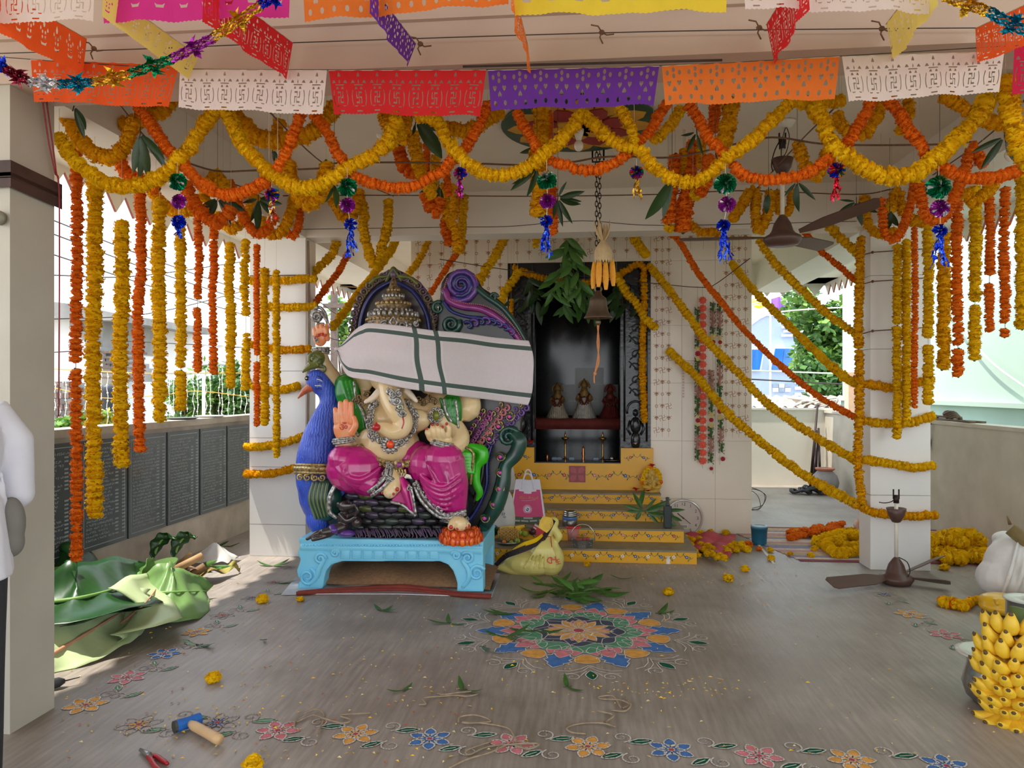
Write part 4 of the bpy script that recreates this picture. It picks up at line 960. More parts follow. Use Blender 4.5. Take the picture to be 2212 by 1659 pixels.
# --- peacock
b = SB()
b.T([(688,826,.30),(706,846,.31),(712,872,.31),(702,905,.30),(690,945,.28),(682,990,.27),(684,1040,.30),(700,1090,.32)],[25,22,23,30,38,43,46,44],14)
b.E(684,822,.29,24,26,.085); b.E(712,1060,.35,72,86,.22); b.E(700,1120,.34,40,36,.18)
pk = C('peacock', b, pBlue, voxel=.010, it=4, label='blue peacock breast, neck and head')
b = SB(); b.T([(672,836,.26),(658,845,.25),(644,860,.25)],[11,8,1.5],10); sub('beak', b.mesh('beak', pBeak), pk)
b = SB(); b.E(663,817,.225,5.5,5.5,.012); b.E(662,817,.219,2.2,2.2,.008,1); sub('eye', b.mesh('eye', [pBlack, paint('white', (230,230,226))]), pk)
b = SB()
for i in range(5): b.T([(680-2*i+6,812+7*i,.215),(694,816+6*i,.23),(698,826+5*i,.25)],[1.2,1.2],5,0 if i % 2 else 1)
sub('cheek_feathers', b.mesh('cheek_feathers', [paint('white', (230,230,226)), pNavy]), pk)
b = SB()
b.T([(655,803,.27),(668,792,.27),(684,785,.28),(694,772,.28),(684,762,.28),(672,768,.28)],[3,9,12,9,7,4],10); b.curl(678,776,.25,15,1.5,0,5)
for x, y in ((672,786),(680,779),(686,788),(668,778)): b.E(x, y, .25,4.5,4.5,.015)
b.T([(688,792,.27),(700,792,.28),(702,800,.28),(696,803,.28)],[4,3],8)
C('crest', b, pOlive, pk.parent, .006,2, 'olive green curled crest')
b = SB(); g = [(638,1012,.20),(655,1012,.12),(678,1012,.10),(704,1013,.13)]
b.T([(x, y, d) for x, y, d in g],[6,6],8); b.T([(x, y+9, d) for x, y, d in g],[4,4],8); b.T([(x, y-8, d) for x, y, d in g],[3,3],8)
for i in range(4): b.curl(648+i*16,1032,.11+(.02 if i == 0 else 0),8,1.4, i, 3)
for i in range(14): b.E(640+i*4.7,1012,.11+abs(7-i)*.008,2.3,5,.012, n=6, h=5)
Bd('neck_band', b, pGold, label='gold neck band of the peacock')
# dark feathered body under the seat
b = SB(); b.E(840,1105,.38,176,82,.30); b.E(940,1085,.38,90,70,.26); b.E(850,1150,.36,185,22,.33)
C('peacock_body', b, pDark, voxel=.012, it=3)
b = SB(); rs = random.Random(9)
def bodyd(x, y): q = 1-((x-840)/180)**2-((y-1105)/86)**2; return .38-.30*math.sqrt(max(.02, q))
for j in range(6):
    for i in range(9):
        x = 762+i*28+(14 if j % 2 else 0); y = 1072+j*13.5
        if (x < 775 and y > 1090) or x > 965: continue
        b.E(x, y, bodyd(x, y)-.005,18,8.5,.022, rs.choice((0,0,1,2,3,0)),6-12*rs.random(),12,7)
Bd('scale_feathers', b, [pDark, paint('feather_olive', (98,104,40), col2=(50,56,36), scale=20), paint('feather_plum', (80,62,92), col2=(46,42,50), scale=20), paint('feather_green', (56,76,60), col2=(40,44,44), scale=20)], label='overlapping dark iridescent scale feathers')
b = SB(); b.E(704,1080,.14,36,48,.10); wing = Bd('wing', b, pTeal, label='dark green ribbed wing on the peacock breast')
b = SB()
for i in range(10):
    t = i/9; b.T([(676+34*t, 1042+2*t, .07),(668+38*t, 1078,.04),(682+30*t, 1122-6*t, .07)],[2.2,3,2],6, i % 2)
b.T([(724,1048,.04),(712,1075,.02),(712,1105,.03),(726,1118,.04)],[5,6,4],8,2)
sub('wing_ribs', b.mesh('wing_ribs', [paint('rib_pale', (112,124,76)), pTeal, pSil]), wing)
b = SB()
for i in range(58):
    x = 762+i*3.4; l = rs.uniform(10,24); b.T([(x, 1148-rs.random()*8,.065),(x+4+rs.random()*5,1156,.045),(x+12*rs.random(),1146+l, .04)],[2.4,1.2,.6],5, rs.choice((0,0,1)),5)
Bd('feather_fringe', b, [pFur, paint('fringe_plum', (84,64,96))])
# --- back plate: halo with crown, scroll and tail feathers
b = SB(); arch = [(745,1000),(742,860),(760,770),(757,715),(764,668),(776,634),(798,607),(826,590),(842,582),(850,575),(858,582),(876,590),(904,606),(926,634),(940,664),(949,702),(950,770),(950,1000)]
b.prism([fr(x, y, .52) for x, y in arch],(0,.07,0)); halo = Bd('halo', b, pIrid, smooth=False, label='dark iridescent arched halo with ringed rim')
b = SB(); ac = [(x, y, .50) for x, y in ((768,760),(766,715),(773,675),(786,643),(806,618),(832,602),(850,596),(868,602),(896,618),(916,643),(932,675),(940,715),(942,760))]
P = spline([S(*p) for p in ac],60); b.tube(P, 4*KP, 8); b.tube([V((p.x, p.y-.01, p.z)) for p in spline([S(850+(x-850)*.86,690+(y-690)*.86,.49) for x, y, _ in ac],60)],5*KP, 8,2)
for p in resample(P, .062):
    x = p.x; q = V((p.x, p.y-.01, p.z)); d = V((p.x-S(850,700,.5).x, 0, p.z-S(850,700,.5).z)).normalized()*.02
    b.tube([q+d+V((.027*math.cos(a),-.004,.027*math.sin(a))) for a in np.linspace(0,5.9,10)],.0085,6,1, closed=True); b.ell(q+d, (.012,.012,.012),8,6,0)
b.E(850,592,.49,9,13,.03,1); b.T([(835,606,.49),(842,592,.48),(850,580,.48),(858,592,.48),(866,606,.49)],[4,5,3],8,3)
b.T([(800,612,.49),(815,600,.48),(836,597,.48)],[5,4],8,3); b.T([(900,612,.49),(885,600,.48),(864,597,.48)],[5,4],8,3)
sub('halo_rim', b.mesh('halo_rim', [pBrz, paint('rim_plum', (88,60,106), scale=9, col2=(104,92,52)), pNavy, pOlive]), halo)
cr = [(2,598),(7,608),(9,616),(13,624),(15,632),(22,640),(25,646),(21,650),(36,656),(40,662),(36,668),(44,674),(57,684),(60,692),(57,700),(61,716),(60,770)]
c0 = S(850,700,.36); b = SB(); b.lathe([(r_*KP, S(850, y, .36).z-c0.z) for r_, y in cr][::-1], c0,28,0); crown = Bd('crown', b, pBrz, label='tall tiered bronze crown')
b = SB()
for y, R, n, rx, ry, mi in ((640,23,18,3.5,6,0),(657,37,22,5,5,1),(681,55,26,5,8,0),(692,60,30,4,3.5,1),(672,42,22,3.5,5,0),(627,13,12,3,4,1)):
    for k in range(n):
        a = 2*math.pi*k/n; p = S(850, y, .36)+V((R*KP*math.cos(a), R*KP*math.sin(a),0)); b.ell(p, (rx*KP, rx*KP, ry*KP),7,5, mi)
for x, y, r_, sg in ((830,702,10,1),(870,702,10,-1),(815,708,8,-1),(885,708,8,1),(900,700,7,1),(800,702,7,-1)): b.curl(x, y, .15, r_, 1.5,1,3,0, sg)
b.tube([S(850,684,.14), S(858,696,.14), S(850,708,.14), S(842,696,.14)],3*KP, 6,0, closed=True)
sub('crown_ornament', b.mesh('crown_ornament', [pSil, pGold]), crown)
plate = [(950,640),(953,610),(966,590),(990,580),(1014,584),(1032,602),(1040,620),(1062,634),(1086,654),(1108,682),(1128,712),(1144,745),(1152,790),(1148,850),(1136,884),(1128,906),(1124,950),(1114,985),(1094,1012),(1092,1050),(1078,1095),(1052,1142),(1000,1152),(950,1100),(930,1000),(935,760)]
b = SB(); b.prism([fr(x, y, .44) for x, y in plate],(0,.08,0)); tail = C('tail_fan', b, pDark, voxel=.012, it=3, label='dark peacock tail fan rising into a scroll')
b = SB()
b.curl(996,615,.42,37,2.2,-2.2,8,1,1,8); b.curl(996,615,.405,26,1.7,-2.0,6,2,1,8)
b.T([(962,628,.42),(972,650,.41),(1000,662,.41),(1040,668,.41),(1080,690,.41),(1112,722,.42),(1130,750,.43)],[9,9,8,8,7,6],8,3)
b.T([(1030,622,.42),(1050,640,.41),(1085,665,.41),(1115,702,.42),(1138,742,.43)],[7,7,6,5],8,4)
b.T([(958,650,.42),(975,672,.41),(1010,684,.41),(1050,688,.41),(1090,706,.42),(1118,735,.43)],[4,4,4],7,2)
for i, p in enumerate(resample(spline([S(*q) for q in ((966,602,.40),(960,625,.40),(972,645,.39),(1005,655,.39),(1045,660,.39),(1085,680,.39),(1115,712,.40),(1132,742,.41))],40),.0155)): b.ell(p, .0062,7,5,5)
for i, p in enumerate(resample(spline([S(*q) for q in ((1010,640,.40),(1030,606,.40),(1010,588,.40),(984,590,.40))],20),.015)): b.ell(p, .005,6,5,5)
for i in range(8):                       # row of purple crescents
    t = i/7; x, y = 1012+92*t, 704-16*math.sin(t*2.4)+26*t*t; b.curl(x, y, .40,11,.8,2.6,4.5,1 if i % 2 else 2,-1)
b.curl(974,700,.41,20,1.8,.5,6,4,-1,8); b.curl(1066,642,.41,10,1.3,0,4,4)
b.curl(946,665,.44,14,1.6,1,5,4)
for (x0, y0),(x1, y1), mi in (((1006,962),(1050,892),3),((1018,968),(1088,878),5),((1034,972),(1130,878),1)):     # curled feather ribs
    for i in range(10):
        t = i/9; x, y = x0+(x1-x0)*t, y0+(y1-y0)*t; b.curl(x+6, y+4,.40,8,1.1,1.8,3, mi, -1,6); b.curl(x-7, y-5,.405,6,1.0,4.6,2.4,6 if i % 2 else mi, 1,6)
    b.T([(x0, y0,.41),((x0+x1)/2+4,(y0+y1)/2+6,.40),(x1, y1,.41)],[2.2,2.2],6,6)
b.T([(1108,938,.42),(1122,952,.40),(1114,980,.40),(1092,1006,.39),(1086,1045,.39),(1072,1090,.39),(1046,1135,.40)],[15,18,17,15,18,19,15],10,4)
b.curl(1098,944,.39,22,1.6,.3,6,4,1,8)
b.T([(1062,960,.40),(1052,1000,.39),(1050,1050,.39),(1030,1100,.39),(1000,1140,.38)],[4,4,4],8,2)
b.T([(1046,970,.41),(1040,1030,.40),(1022,1090,.40)],[7,6,5],8,0)
for i, p in enumerate(resample(spline([S(*q) for q in ((1066,965,.39),(1056,1005,.38),(1055,1050,.38),(1035,1100,.38),(1005,1142,.37))],24),.018)): b.ell(p, .0055,6,5,2)
fr_ = sub('feather_relief', b.mesh('feather_relief', [pDark, pPurp, pNavy, pMag, pTeal, mat('bead_rose', (190,110,120),.35), pGold]), tail)
fr_['kind'] = 'stuff'
for x, y, dd in ((1100,900,.40),(1076,921,.40),(1056,948,.40),(1080,987,.36),(1080,1021,.355),(1078,1056,.35),(1066,1090,.35),(1046,1120,.355)):
    b = SB(); b.E(x, y, dd, 11,9,.012,0,30); b.E(x, y, dd-.008,7.5,6.5,.011,1,30); b.E(x, y, dd-.014,4.5,4.2,.01,2,30); b.curl(x, y, dd-.012,12,.9,.4,1.6,3,-1)
    sub('feather_eye', b.mesh('feather_eye', [pOlive, pNavy, pEye, pGold]), tail)
# --- body
b = SB()
b.E(838,962,.22,74,56,.20); b.E(852,900,.28,76,56,.16); b.E(772,880,.31,36,40,.11); b.E(948,885,.31,46,40,.12); b.E(820,905,.16,30,24,.06); b.E(898,908,.16,34,26,.06)
b.E(850,800,.24,60,60,.15); b.E(850,845,.18,38,28,.10)
b.E(782,800,.34,34,56,.035); b.E(928,800,.34,40,56,.035)
b.T([(742,858,.42),(716,818,.41),(700,790,.39),(694,766,.36)],[26,24,19,15],12)
b.T([(768,890,.24),(748,955,.16),(744,962,.08),(743,950,.03)],[26,22,19,16],12)
b.T([(950,895,.24),(990,945,.18),(972,966,.09),(952,960,.02)],[30,26,22,17],12)
b.T([(965,868,.38),(1012,884,.30),(1010,830,.34),(1003,796,.36)],[30,28,20,16],12)
body = C('body', b, pSkin, voxel=.009, it=5, label='cream body with round belly and four arms')
b = SB(); b.T([(842,832,.10),(846,860,.02),(858,888,-.04),(871,908,-.05),(868,926,-.06),(850,933,-.07),(832,926,-.075),(818,922,-.075)],[28,26,23,20,19,17,14,10],16, seg=50)
trk = C('trunk', b, pSkin, voxel=.006, it=2, label='cream curled trunk')
b = SB()
for x, y in ((850,852),(858,866),(864,880),(870,892),(844,846),(862,850)): b.curl(x, y, -.095-.05*(y-846)/46,9,1.5, x, 3)
b.E(856,870,-.09,14,26,.02,0,-25); b.E(866,882,-.13,6,7,.014,1); b.T([(869,898,-.13),(872,912,-.135),(868,926,-.14)],[1.6,1.4],6,2)
sub('trunk_ornament', b.mesh('trunk_ornament', [pSil, pGreenS, pRed]), trk)
b = SB(); b.E(813,923,-.115,9,8,.03); b.T([(813,918,-.12),(813,912,-.12)],[4,1],8); Bd('sweet', b, pRed, label='red sweet at the trunk tip')
for pts in (((818,846,.02),(804,860,-.02),(790,868,-.05)),((880,846,.02),(890,856,-.02),(899,866,-.04))):
    b = SB(); b.T(pts, [8,6.5,4],10); Bd('tusk', b, paint('ivory', (236,222,200)))
# hands, each one surface with its fingers
b = SB(); b.E(743,926,.0,24,28,.028); b.E(743,940,.01,19,18,.032)
for x0, x1, y1, r_ in ((727,724,884,6),(737,735,871,6.6),(748,747,867,6.8),(758,758,872,6.6)): b.T([(x0,912,-.004),((x0+x1)/2,892,-.008),(x1,y1,-.006)],[r_+.4, r_, r_-1.2],10)
b.T([(760,934,-.01),(768,918,-.018),(765,902,-.016)],[8,7,5],10)
hd = C('hand', b, pPalm, voxel=.0045, it=2, label='raised open palm, orange, marked with a red sign')
tm = text_mesh('ॐ', .075,.002); o = sub('palm_sign', tm, hd, Matrix.Translation(S(742,924,-.031)) @ Matrix.Rotation(math.pi/2,4, 'X')); tm.materials.append(pOrgL)
b = SB(); b.E(692,728,.32,17,22,.038)
for i, (x, y) in enumerate(((680,712),(687,706),(695,704),(703,708))): b.T([(x,y+14,.29),(x-1,y,.275),(x,y+3,.262),(x+1,y+13,.262)],[5.4,5.2,5,4.4],10)
b.T([(708,732,.30),(706,716,.28),(707,700,.285)],[6,5.6,4.4],10)
C('hand', b, pPalm, voxel=.0045, it=2, label='raised fist holding a silver axe')
b = SB()
for x, y in ((681,729),(688,724),(696,722),(703,724)): b.E(x, y, .252,3,3.4,.006)
Bd('nails', b, pNail)
b = SB(); b.E(688,684,.31,11,15,.03,0,25); b.curl(684,684,.275,13,1.8,1,4); b.T([(676,690,.30),(678,672,.29),(690,664,.29),(702,676,.3),(709,700,.3)],[4,4,3],8); b.T([(694,676,.29),(704,690,.28),(712,706,.29)],[5,4,3],8); b.T([(686,700,.29),(698,700,.28)],[4,4],8)
for i in range(6): b.T([(676+i,726+2.2*i,.255),(684+i,728+2.2*i,.25)],[1.5,1.2],5)
Bd('axe', b, pSil, label='silver scrolled axe head')
b = SB(); b.E(947,944,.0,26,16,.036); b.E(960,950,.01,18,14,.04)
for x, y in ((924,930),(935,922),(946,922),(956,926)): b.T([(x+4,946,-.01),(x+1,938,-.04),(x-1,y+4,-.046),(x-1,y-2,-.04)],[6.4,6.2,5.8,4.6],10)
b.T([(968,940,-.01),(970,926,-.02),(965,917,-.022)],[7,6,4.8],10)
C('hand', b, pSkin, voxel=.0045, it=2, label='cupped hand with red nails')
b = SB()
for x, y in ((922,927),(934,918),(945,918),(956,923),(965,916)): b.E(x, y, -.052 if x < 960 else -.034,3,3.6,.008)
Bd('nails', b, pNail)
b = SB(); b.E(1003,775,.33,20,22,.04)
for x in (990,998,1006,1013): b.T([(x,768,.32),(x,752,.31),(x+1,744,.315)],[6,5.6,4.6],10)
b.T([(1018,780,.32),(1024,768,.31)],[6,5],10)
C('hand', b, pPalm, voxel=.0055, it=2)
def bangle(px, py, dy, rx, ry, tr, m, roll=0, name='bangle'):
    b = SB(); c = S(px, py, dy); R = rollY(roll)
    for k, z in ((1,-1),(0,0),(1,1)):
        b.tube([c+R @ V((rx*KP*math.cos(a), rx*KP*math.sin(a), z*ry*KP*.7)) for a in np.linspace(0,6.28,25)[:-1]], tr*KP, 6, closed=True)
    for i in range(16):
        a = i*.3927; b.ell(c+R @ V((rx*KP*1.1*math.cos(a), rx*KP*1.1*math.sin(a),0)),2.6*KP, 7,5)
    return Bd(name, b, m)
bangle(693,757,.35,18,7,3, pSil); bangle(743,951,.035,22,6,3, pSil, -8); bangle(955,958,.03,23,6,3, pSil, 14)
b = SB()
for k in range(9): a = k*.698; b.curl(942+12*math.cos(a),897+13*math.sin(a),.13,6,1.3, a, 2.4)
b.E(942,898,.12,8,11,.02,1); Bd('armlet', b, [pSil, pGreenS], label='silver armlet with a green stone')
# necklace of curls with an orange stone
b = SB(); nk = [(808,872),(801,890),(797,908),(799,926),(806,942),(822,954),(843,961),(864,955),(882,943),(893,925),(896,906),(890,888),(882,872)]
for i, p in enumerate(spline([V((x, y, 0)) for x, y in nk],22)):
    dd = .13-.13*max(0, min(1,(p.y-875)/75)); b.curl(p.x, p.y, dd, 8.5,1.4, i*1.3,3.0,0,1 if i % 2 else -1); b.curl(p.x+(5 if p.x < 845 else -5), p.y-5, dd-.012,5,1.2, i*2.1,2.2,0,-1)
neck = Bd('necklace', b, pSil, label='heavy silver necklace of curls')
b = SB()
for k in range(12): a = k*.5236; b.E(843+13*math.cos(a),960+13*math.sin(a),-.015,5,5,.014,0, n=8, h=6); b.E(843+18*math.cos(a+.26),960+18*math.sin(a+.26),-.008,3.5,3.5,.012,0, n=7, h=5)
b.E(843,960,-.02,8.5,8.5,.022,1); sub('pendant', b.mesh('pendant', [pSil, paint('stone_orange', (240,80,24))]), neck)
b = SB()
for x, y, sg in ((775,858,1),(782,872,-1),(770,866,-1),(792,852,1),(905,862,-1),(915,868,1),(925,862,-1),(935,866,1)): b.curl(x, y, .14,8,1.5, x, 2.6,0, sg)
Bd('hair_curls', b, pBrz)['kind'] = 'stuff'
# belt
b = SB(); bl = [(778,960),(790,976),(806,988),(830,997),(858,1001),(888,996),(912,984),(932,968)]
P = spline([S(x, y, .05-.03*math.sin(math.pi*(x-778)/154)) for x, y in bl],40); b.tube(P, 4.5*KP, 8); b.tube([p+V((0,0,-.024)) for p in P],3*KP, 6)
for i, p in enumerate(resample(P, .042)): b.curl(0,0,0,.1,1,0,.01) if 0 else b.tube([p+V((.017*math.cos(a),-.014,-.018+.017*math.sin(a))) for a in np.linspace(0,5.5,9)],.0055,6)
b.E(862,1004,-.01,13,11,.016); b.E(862,1004,-.024,7,6,.014,1)
for i in range(5): b.T([(850+6*i,1014,-.01),(852+6*i,1022,-.012),(856+4*i,1030,-.01)],[3,2.4,1.4],6)
Bd('belt', b, [pGold, pMag], label='ornate gold belt with a plum stone')
# --- shawl, cushion, legs
b = SB(); b.E(752,850,.25,30,42,.075,0,-14); b.E(772,905,.19,22,44,.045,0,-12); b.E(745,830,.3,24,24,.06)
for i in range(4): b.T([(740+9*i,824,.20),(752+8*i,865,.165),(772+5*i,925,.145)],[4,4,3],8)
sw = C('shawl', b, pGreen, voxel=.008, it=3, label='green shawl over the shoulder with silver edge')
b = SB(); b.T([(765,824,.19),(770,860,.165),(784,892,.15),(795,925,.14)],[3.4,3.4],7); b.T([(742,880,.16),(758,915,.14),(775,942,.13)],[3,3],7); sub('shawl_edge', b.mesh('shawl_edge', pSil), sw)
b = SB(); b.E(968,885,.19,20,36,.05,0,10); b.E(985,890,.2,14,42,.05)
for i in range(4): b.T([(952+10*i,862,.145),(964+7*i,895,.135),(978+4*i,930,.14)],[4,4,3],8)
sw = C('shawl', b, pGreen, voxel=.008, it=3, label='green shawl end beside the cupped hand')
b = SB(); b.T([(958,862,.13),(964,890,.12),(976,912,.125)],[3.4,3.4],7); b.T([(984,864,.13),(988,895,.125),(990,926,.13)],[3,3],7); sub('shawl_edge', b.mesh('shawl_edge', pSil), sw)
b = SB(); b.E(995,985,.22,34,26,.10); b.E(1002,1010,.24,30,30,.09); b.T([(1018,966,.20),(1040,974,.2),(1042,990,.2),(1030,1006,.2),(1028,1040,.2),(1036,1064,.21),(1030,1080,.22)],[10,14,14,11,10,9,4],12)
for i in range(7): b.T([(978+3*i,972+7*i,.13),(1000+2*i,978+7*i,.125),(1024,980+7*i,.14)],[3.4,3.4],8)
cu = C('cushion', b, pLime, voxel=.008, it=3, label='bright green cushion with gold piping')
b = SB(); b.T([(975,962,.14),(1005,966,.12),(1022,980,.12),(1020,1010,.13),(1016,1046,.15)],[3.2,3.2],7); sub('piping', b.mesh('piping', pGold), cu)
def fold(bb, pts, Eq, off, r, mi):
    P = spline([V((x, y, 0)) for x, y in pts],16); bb.T([(p.x, p.y, Ld(p.x, p.y, *Eq)-off) for p in P], r, 8, mi, 32)
def Ld(x, y, cx, cy, cd, rx, ry, rd): q = 1-((x-cx)/rx)**2-((y-cy)/ry)**2; return cd-rd*math.sqrt(max(.05, q))
b = SB(); EL = (767,1014,.06,64,53,.17); b.E(767,1014,.06,64,53,.17); b.E(744,992,.03,36,32,.13); b.T([(770,1000,.1),(815,985,.18),(840,985,.25)],[40,36,30],12)
b.E(800,1040,.03,38,32,.13,0,20)
for i in range(6): fold(b, ((714+10*i,990+9*i),(738+7*i,1022+8*i),(780+3*i,1036+6*i),(822-3*i,1010+7*i)), EL, .006,[2.6,5,5,2.8], i % 2)
ER = (950,1040,.08,60,74,.17); b.E(925,1005,.10,44,46,.17); b.E(958,994,.04,44,40,.15); b.T([(960,1000,.05),(975,1052,.05),(984,1104,.07)],[46,38,24],14); b.E(942,1050,.10,46,56,.14,0,-22); b.T([(900,990,.2),(850,985,.28)],[40,34],12)
for i in range(6): fold(b, ((894+5*i,1002+13*i),(918+5*i,1034+12*i),(956+2*i,1050+10*i),(994,1026+13*i)), ER, .006,[2.4,5,5,2.6], i % 2)
for i in range(2): fold(b, ((930+30*i,976),(926+34*i,1005),(950+22*i,1060),(976+10*i,1096)), ER, .004,[2.4,4.6,4,2.4],1)
dh = C('dhoti', b, [pPink, pPink2], voxel=.006, it=3, label='glossy magenta dhoti with deep folds')
b = SB()
for pts in (((838,1000,-.02),(834,1024,-.06),(820,1044,-.09),(796,1062,-.08)),((846,1004,-.02),(843,1028,-.06),(830,1050,-.09),(804,1070,-.08)),((900,1040,-.03),(915,1072,-.04),(938,1098,-.04),(962,1112,-.05),(1004,1104,-.04)),((894,1046,-.02),(908,1078,-.03),(934,1106,-.03),(962,1119,-.04),(1004,1111,-.03))): b.T(pts, [4.2,4.2],8,0,18)
for i in range(7): b.curl(842-6*i, 1006+9.2*i, -.045-.007*i, 4.5,1.2, i, 2)
for i in range(14): t = i/13; b.curl(897+105*t, 1046+66*min(1, t*1.7),-.055,4.5,1.2, i, 2)
sub('hem', b.mesh('hem', pSil), dh)
b = SB(); q = [(868,1030),(884,1048),(890,1062),(899,1117),(884,1104),(868,1092),(842,1086),(852,1070),(866,1056)]
b.prism([fr(x, y, -.035) for x, y in q],(0,.05,0)); b.T([(868,1036,-.04),(874,1060,-.05),(886,1100,-.045)],[6,8,4],8)
sa = C('sash', b, pPink, voxel=.006, it=2, label='hanging magenta sash end with silver border')
b = SB(); b.T([(843,1084,-.04),(868,1090,-.045),(884,1102,-.045),(898,1115,-.04)],[3.4,3.4],7); b.T([(899,1113,-.04),(890,1062,-.042),(882,1046,-.04)],[3,3],7); b.curl(884,1056,-.05,6,1.3,0,2.4); sub('sash_border', b.mesh('sash_border', pSil), sa)
def foot(ankle, heel, toes, nm):
    b = SB(); b.T([ankle, heel, (sum(t[0] for t in toes)/5, toes[2][1]-8, toes[2][2]+.02)],[14,16,15],12)
    for x, y, d, r_ in toes: b.T([(x*.7+heel[0]*.3, y-9, d+.03),(x, y, d)],[r_+1, r_],10)
    C('foot', b, pSkin, voxel=.005, it=2, label=nm)
    n = SB()
    for x, y, d, r_ in toes: n.E(x, y+1, d-r_*KP*.75, r_*.6, r_*.62,.007)
    Bd('nails', n, pNail)
foot((846,1024,.0),(854,1044,-.03),[(858,1056,-.09,7.5),(850,1066,-.09,5),(842,1070,-.085,4.8),(834,1068,-.08,4.5),(827,1064,-.07,4.2)], 'folded foot with red toenails')
foot((984,1110,.06),(986,1122,.0),[(974,1138,-.09,7.5),(988,1141,-.095,5),(997,1140,-.09,5),(1006,1138,-.08,4.6),(1013,1134,-.06,4.4)], 'lowered foot on the lotus')
bangle(845,1032,-.01,19,6,2.6, pSil, 30, 'anklet'); bangle(984,1121,.045,25,5,2.4, pSil, 0, 'anklet')
b = SB(); c = S(996,1156,.02); b.lathe([(.03,-.055),(.145,-.05),(.155,-.02),(.13,.01),(.11,.03),(.02,.04)], c, 28); lot = Bd('lotus_seat', b, pOrg, label='orange lotus footrest')
b = SB()
for row, (R, z, n) in enumerate(((.142,-.022,14),(.118,.018,12))):
    for k in range(n):
        a = 2*math.pi*(k+.5*row)/n; d = V((math.cos(a), math.sin(a),0)); M = Matrix.Rotation(a, 3, 'Z'); b.ell(c+d*R+V((0,0, z)),(.022,.026,.036),10,7,0, M)
        b.tube([c+d*(R+.018)+M @ V((0,.024*math.cos(t), z+.034*math.sin(t)-.0)) for t in np.linspace(-.6,3.74,9)],.004,5,1)
sub('lotus_petals', b.mesh('lotus_petals', [pOrg, pOrgL]), lot)
# mouse at the foot of the bench
b = SB(); b.E(743,1094,-.0,12,12,.04); b.T([(746,1096,-.02),(758,1094,-.05),(766,1090,-.06)],[9,6,3],10); b.E(732,1090,.01,6,7,.015); b.E(752,1085,.015,5,6,.012)
b.E(744,1122,.02,15,20,.05); b.T([(735,1112,.0),(750,1126,-.05),(768,1118,-.06)],[6,5,4],8); b.T([(756,1114,.0),(772,1106,-.05),(770,1096,-.06)],[6,5,4],8)
b.E(770,1128,-.02,12,12,.04); b.T([(740,1138,.0),(718,1146,-.05),(698,1150,-.08)],[12,11,8],10); b.T([(706,1148,-.04),(684,1152,-.08),(664,1164,-.10)],[8,6,4],8); b.T([(712,1154,-.06),(690,1162,-.1),(676,1166,-.11)],[7,5,4],8)
C('mouse', b, pMouse, voxel=.0055, it=2, label='small dark mouse reclining at the bench edge')
b = SB(); b.E(722,1143,-.03,14,11,.06,0,20); b.E(748,1152,-.01,20,8,.05); Bd('mouse_cloth', b, pPurp)
# --- the white cloth tied over the face
top = [(728,752),(745,736),(768,712),(782,703),(800,698),(860,703),(930,713),(1000,719),(1060,728),(1110,733),(1142,736)]
bot = [(728,757),(738,790),(752,812),(775,818),(800,822),(870,838),(950,850),(1010,858),(1060,864),(1110,871),(1140,875)]
dys = [.24,.20,.12,.06,.0,-.11,-.08,.10,.26,.31,.33]
tp = spline([V((x, y, 0)) for x, y in top],140); bp_ = spline([V((x, y, 0)) for x, y in bot],140); dp = spline([V((d, 0,0)) for d in dys],140)
def clothf(u, v):
    i = min(140, max(0, round(u*140))); a, c, d = tp[i], bp_[i], dp[i].x; x, y = a.lerp(c, v)[:2]
    x += (13*math.sin(math.pi*v)*max(0,(u-.85)/.15)+3*math.sin(v*9)*.6*(u > .2))
    d += -.045*math.sin(math.pi*min(1, v*1.05))*(math.exp(-((u-.42)/.16)**2))-.03*math.sin(math.pi*v)*(.3+u)+.006*math.sin(v*13+u*9)+.012*math.sin(v*20)*max(0,.22-u)*4
    return S(x, y, d+.01)
def clothm(u, v):
    i = min(140, int(u*140)); x = (tp[i].x+tp[min(140, i+1)].x)/2
    if .085 < v < .15 or .82 < v < .885: return 1
    if 888 < x < 897.5 or 937.5 < x < 946.5: return 1
    if .06 < v < .085 or .885 < v < .91 or 884.5 < x < 901 or 934 < x < 950: return 2
    return 0
mCl = mat('veil_white', (242,234,236),.85, var=.02, scale=40, trans=.25, transp=.09, spec=.1); mClS = mat('veil_green_stripe', (92,110,104),.85, var=.03, trans=.2, transp=.05); mClW = mat('veil_bright_edge', (240,234,234),.85, var=0, trans=.25)
b = MB(); b.grid(clothf, 140,44,0, clothm)
cl = thing('face_cloth', S(940,790,.0), 'thin white cloth with green stripes tied across the statue face', 'cloth')
co_ = b.build('veil', [mCl, mClS, mClW], cl)
md = co_.modifiers.new('thickness', 'SOLIDIFY'); md.thickness = .0015
b = SB(); b.E(727,754,.25,5,5,.018); b.T([(727,754,.25),(716,751,.33),(705,750,.37)],[1.2,1.2],5); b.T([(727,755,.25),(716,764,.33),(704,766,.37)],[1.2,1.2],5); b.build('tie', mCl, cl)
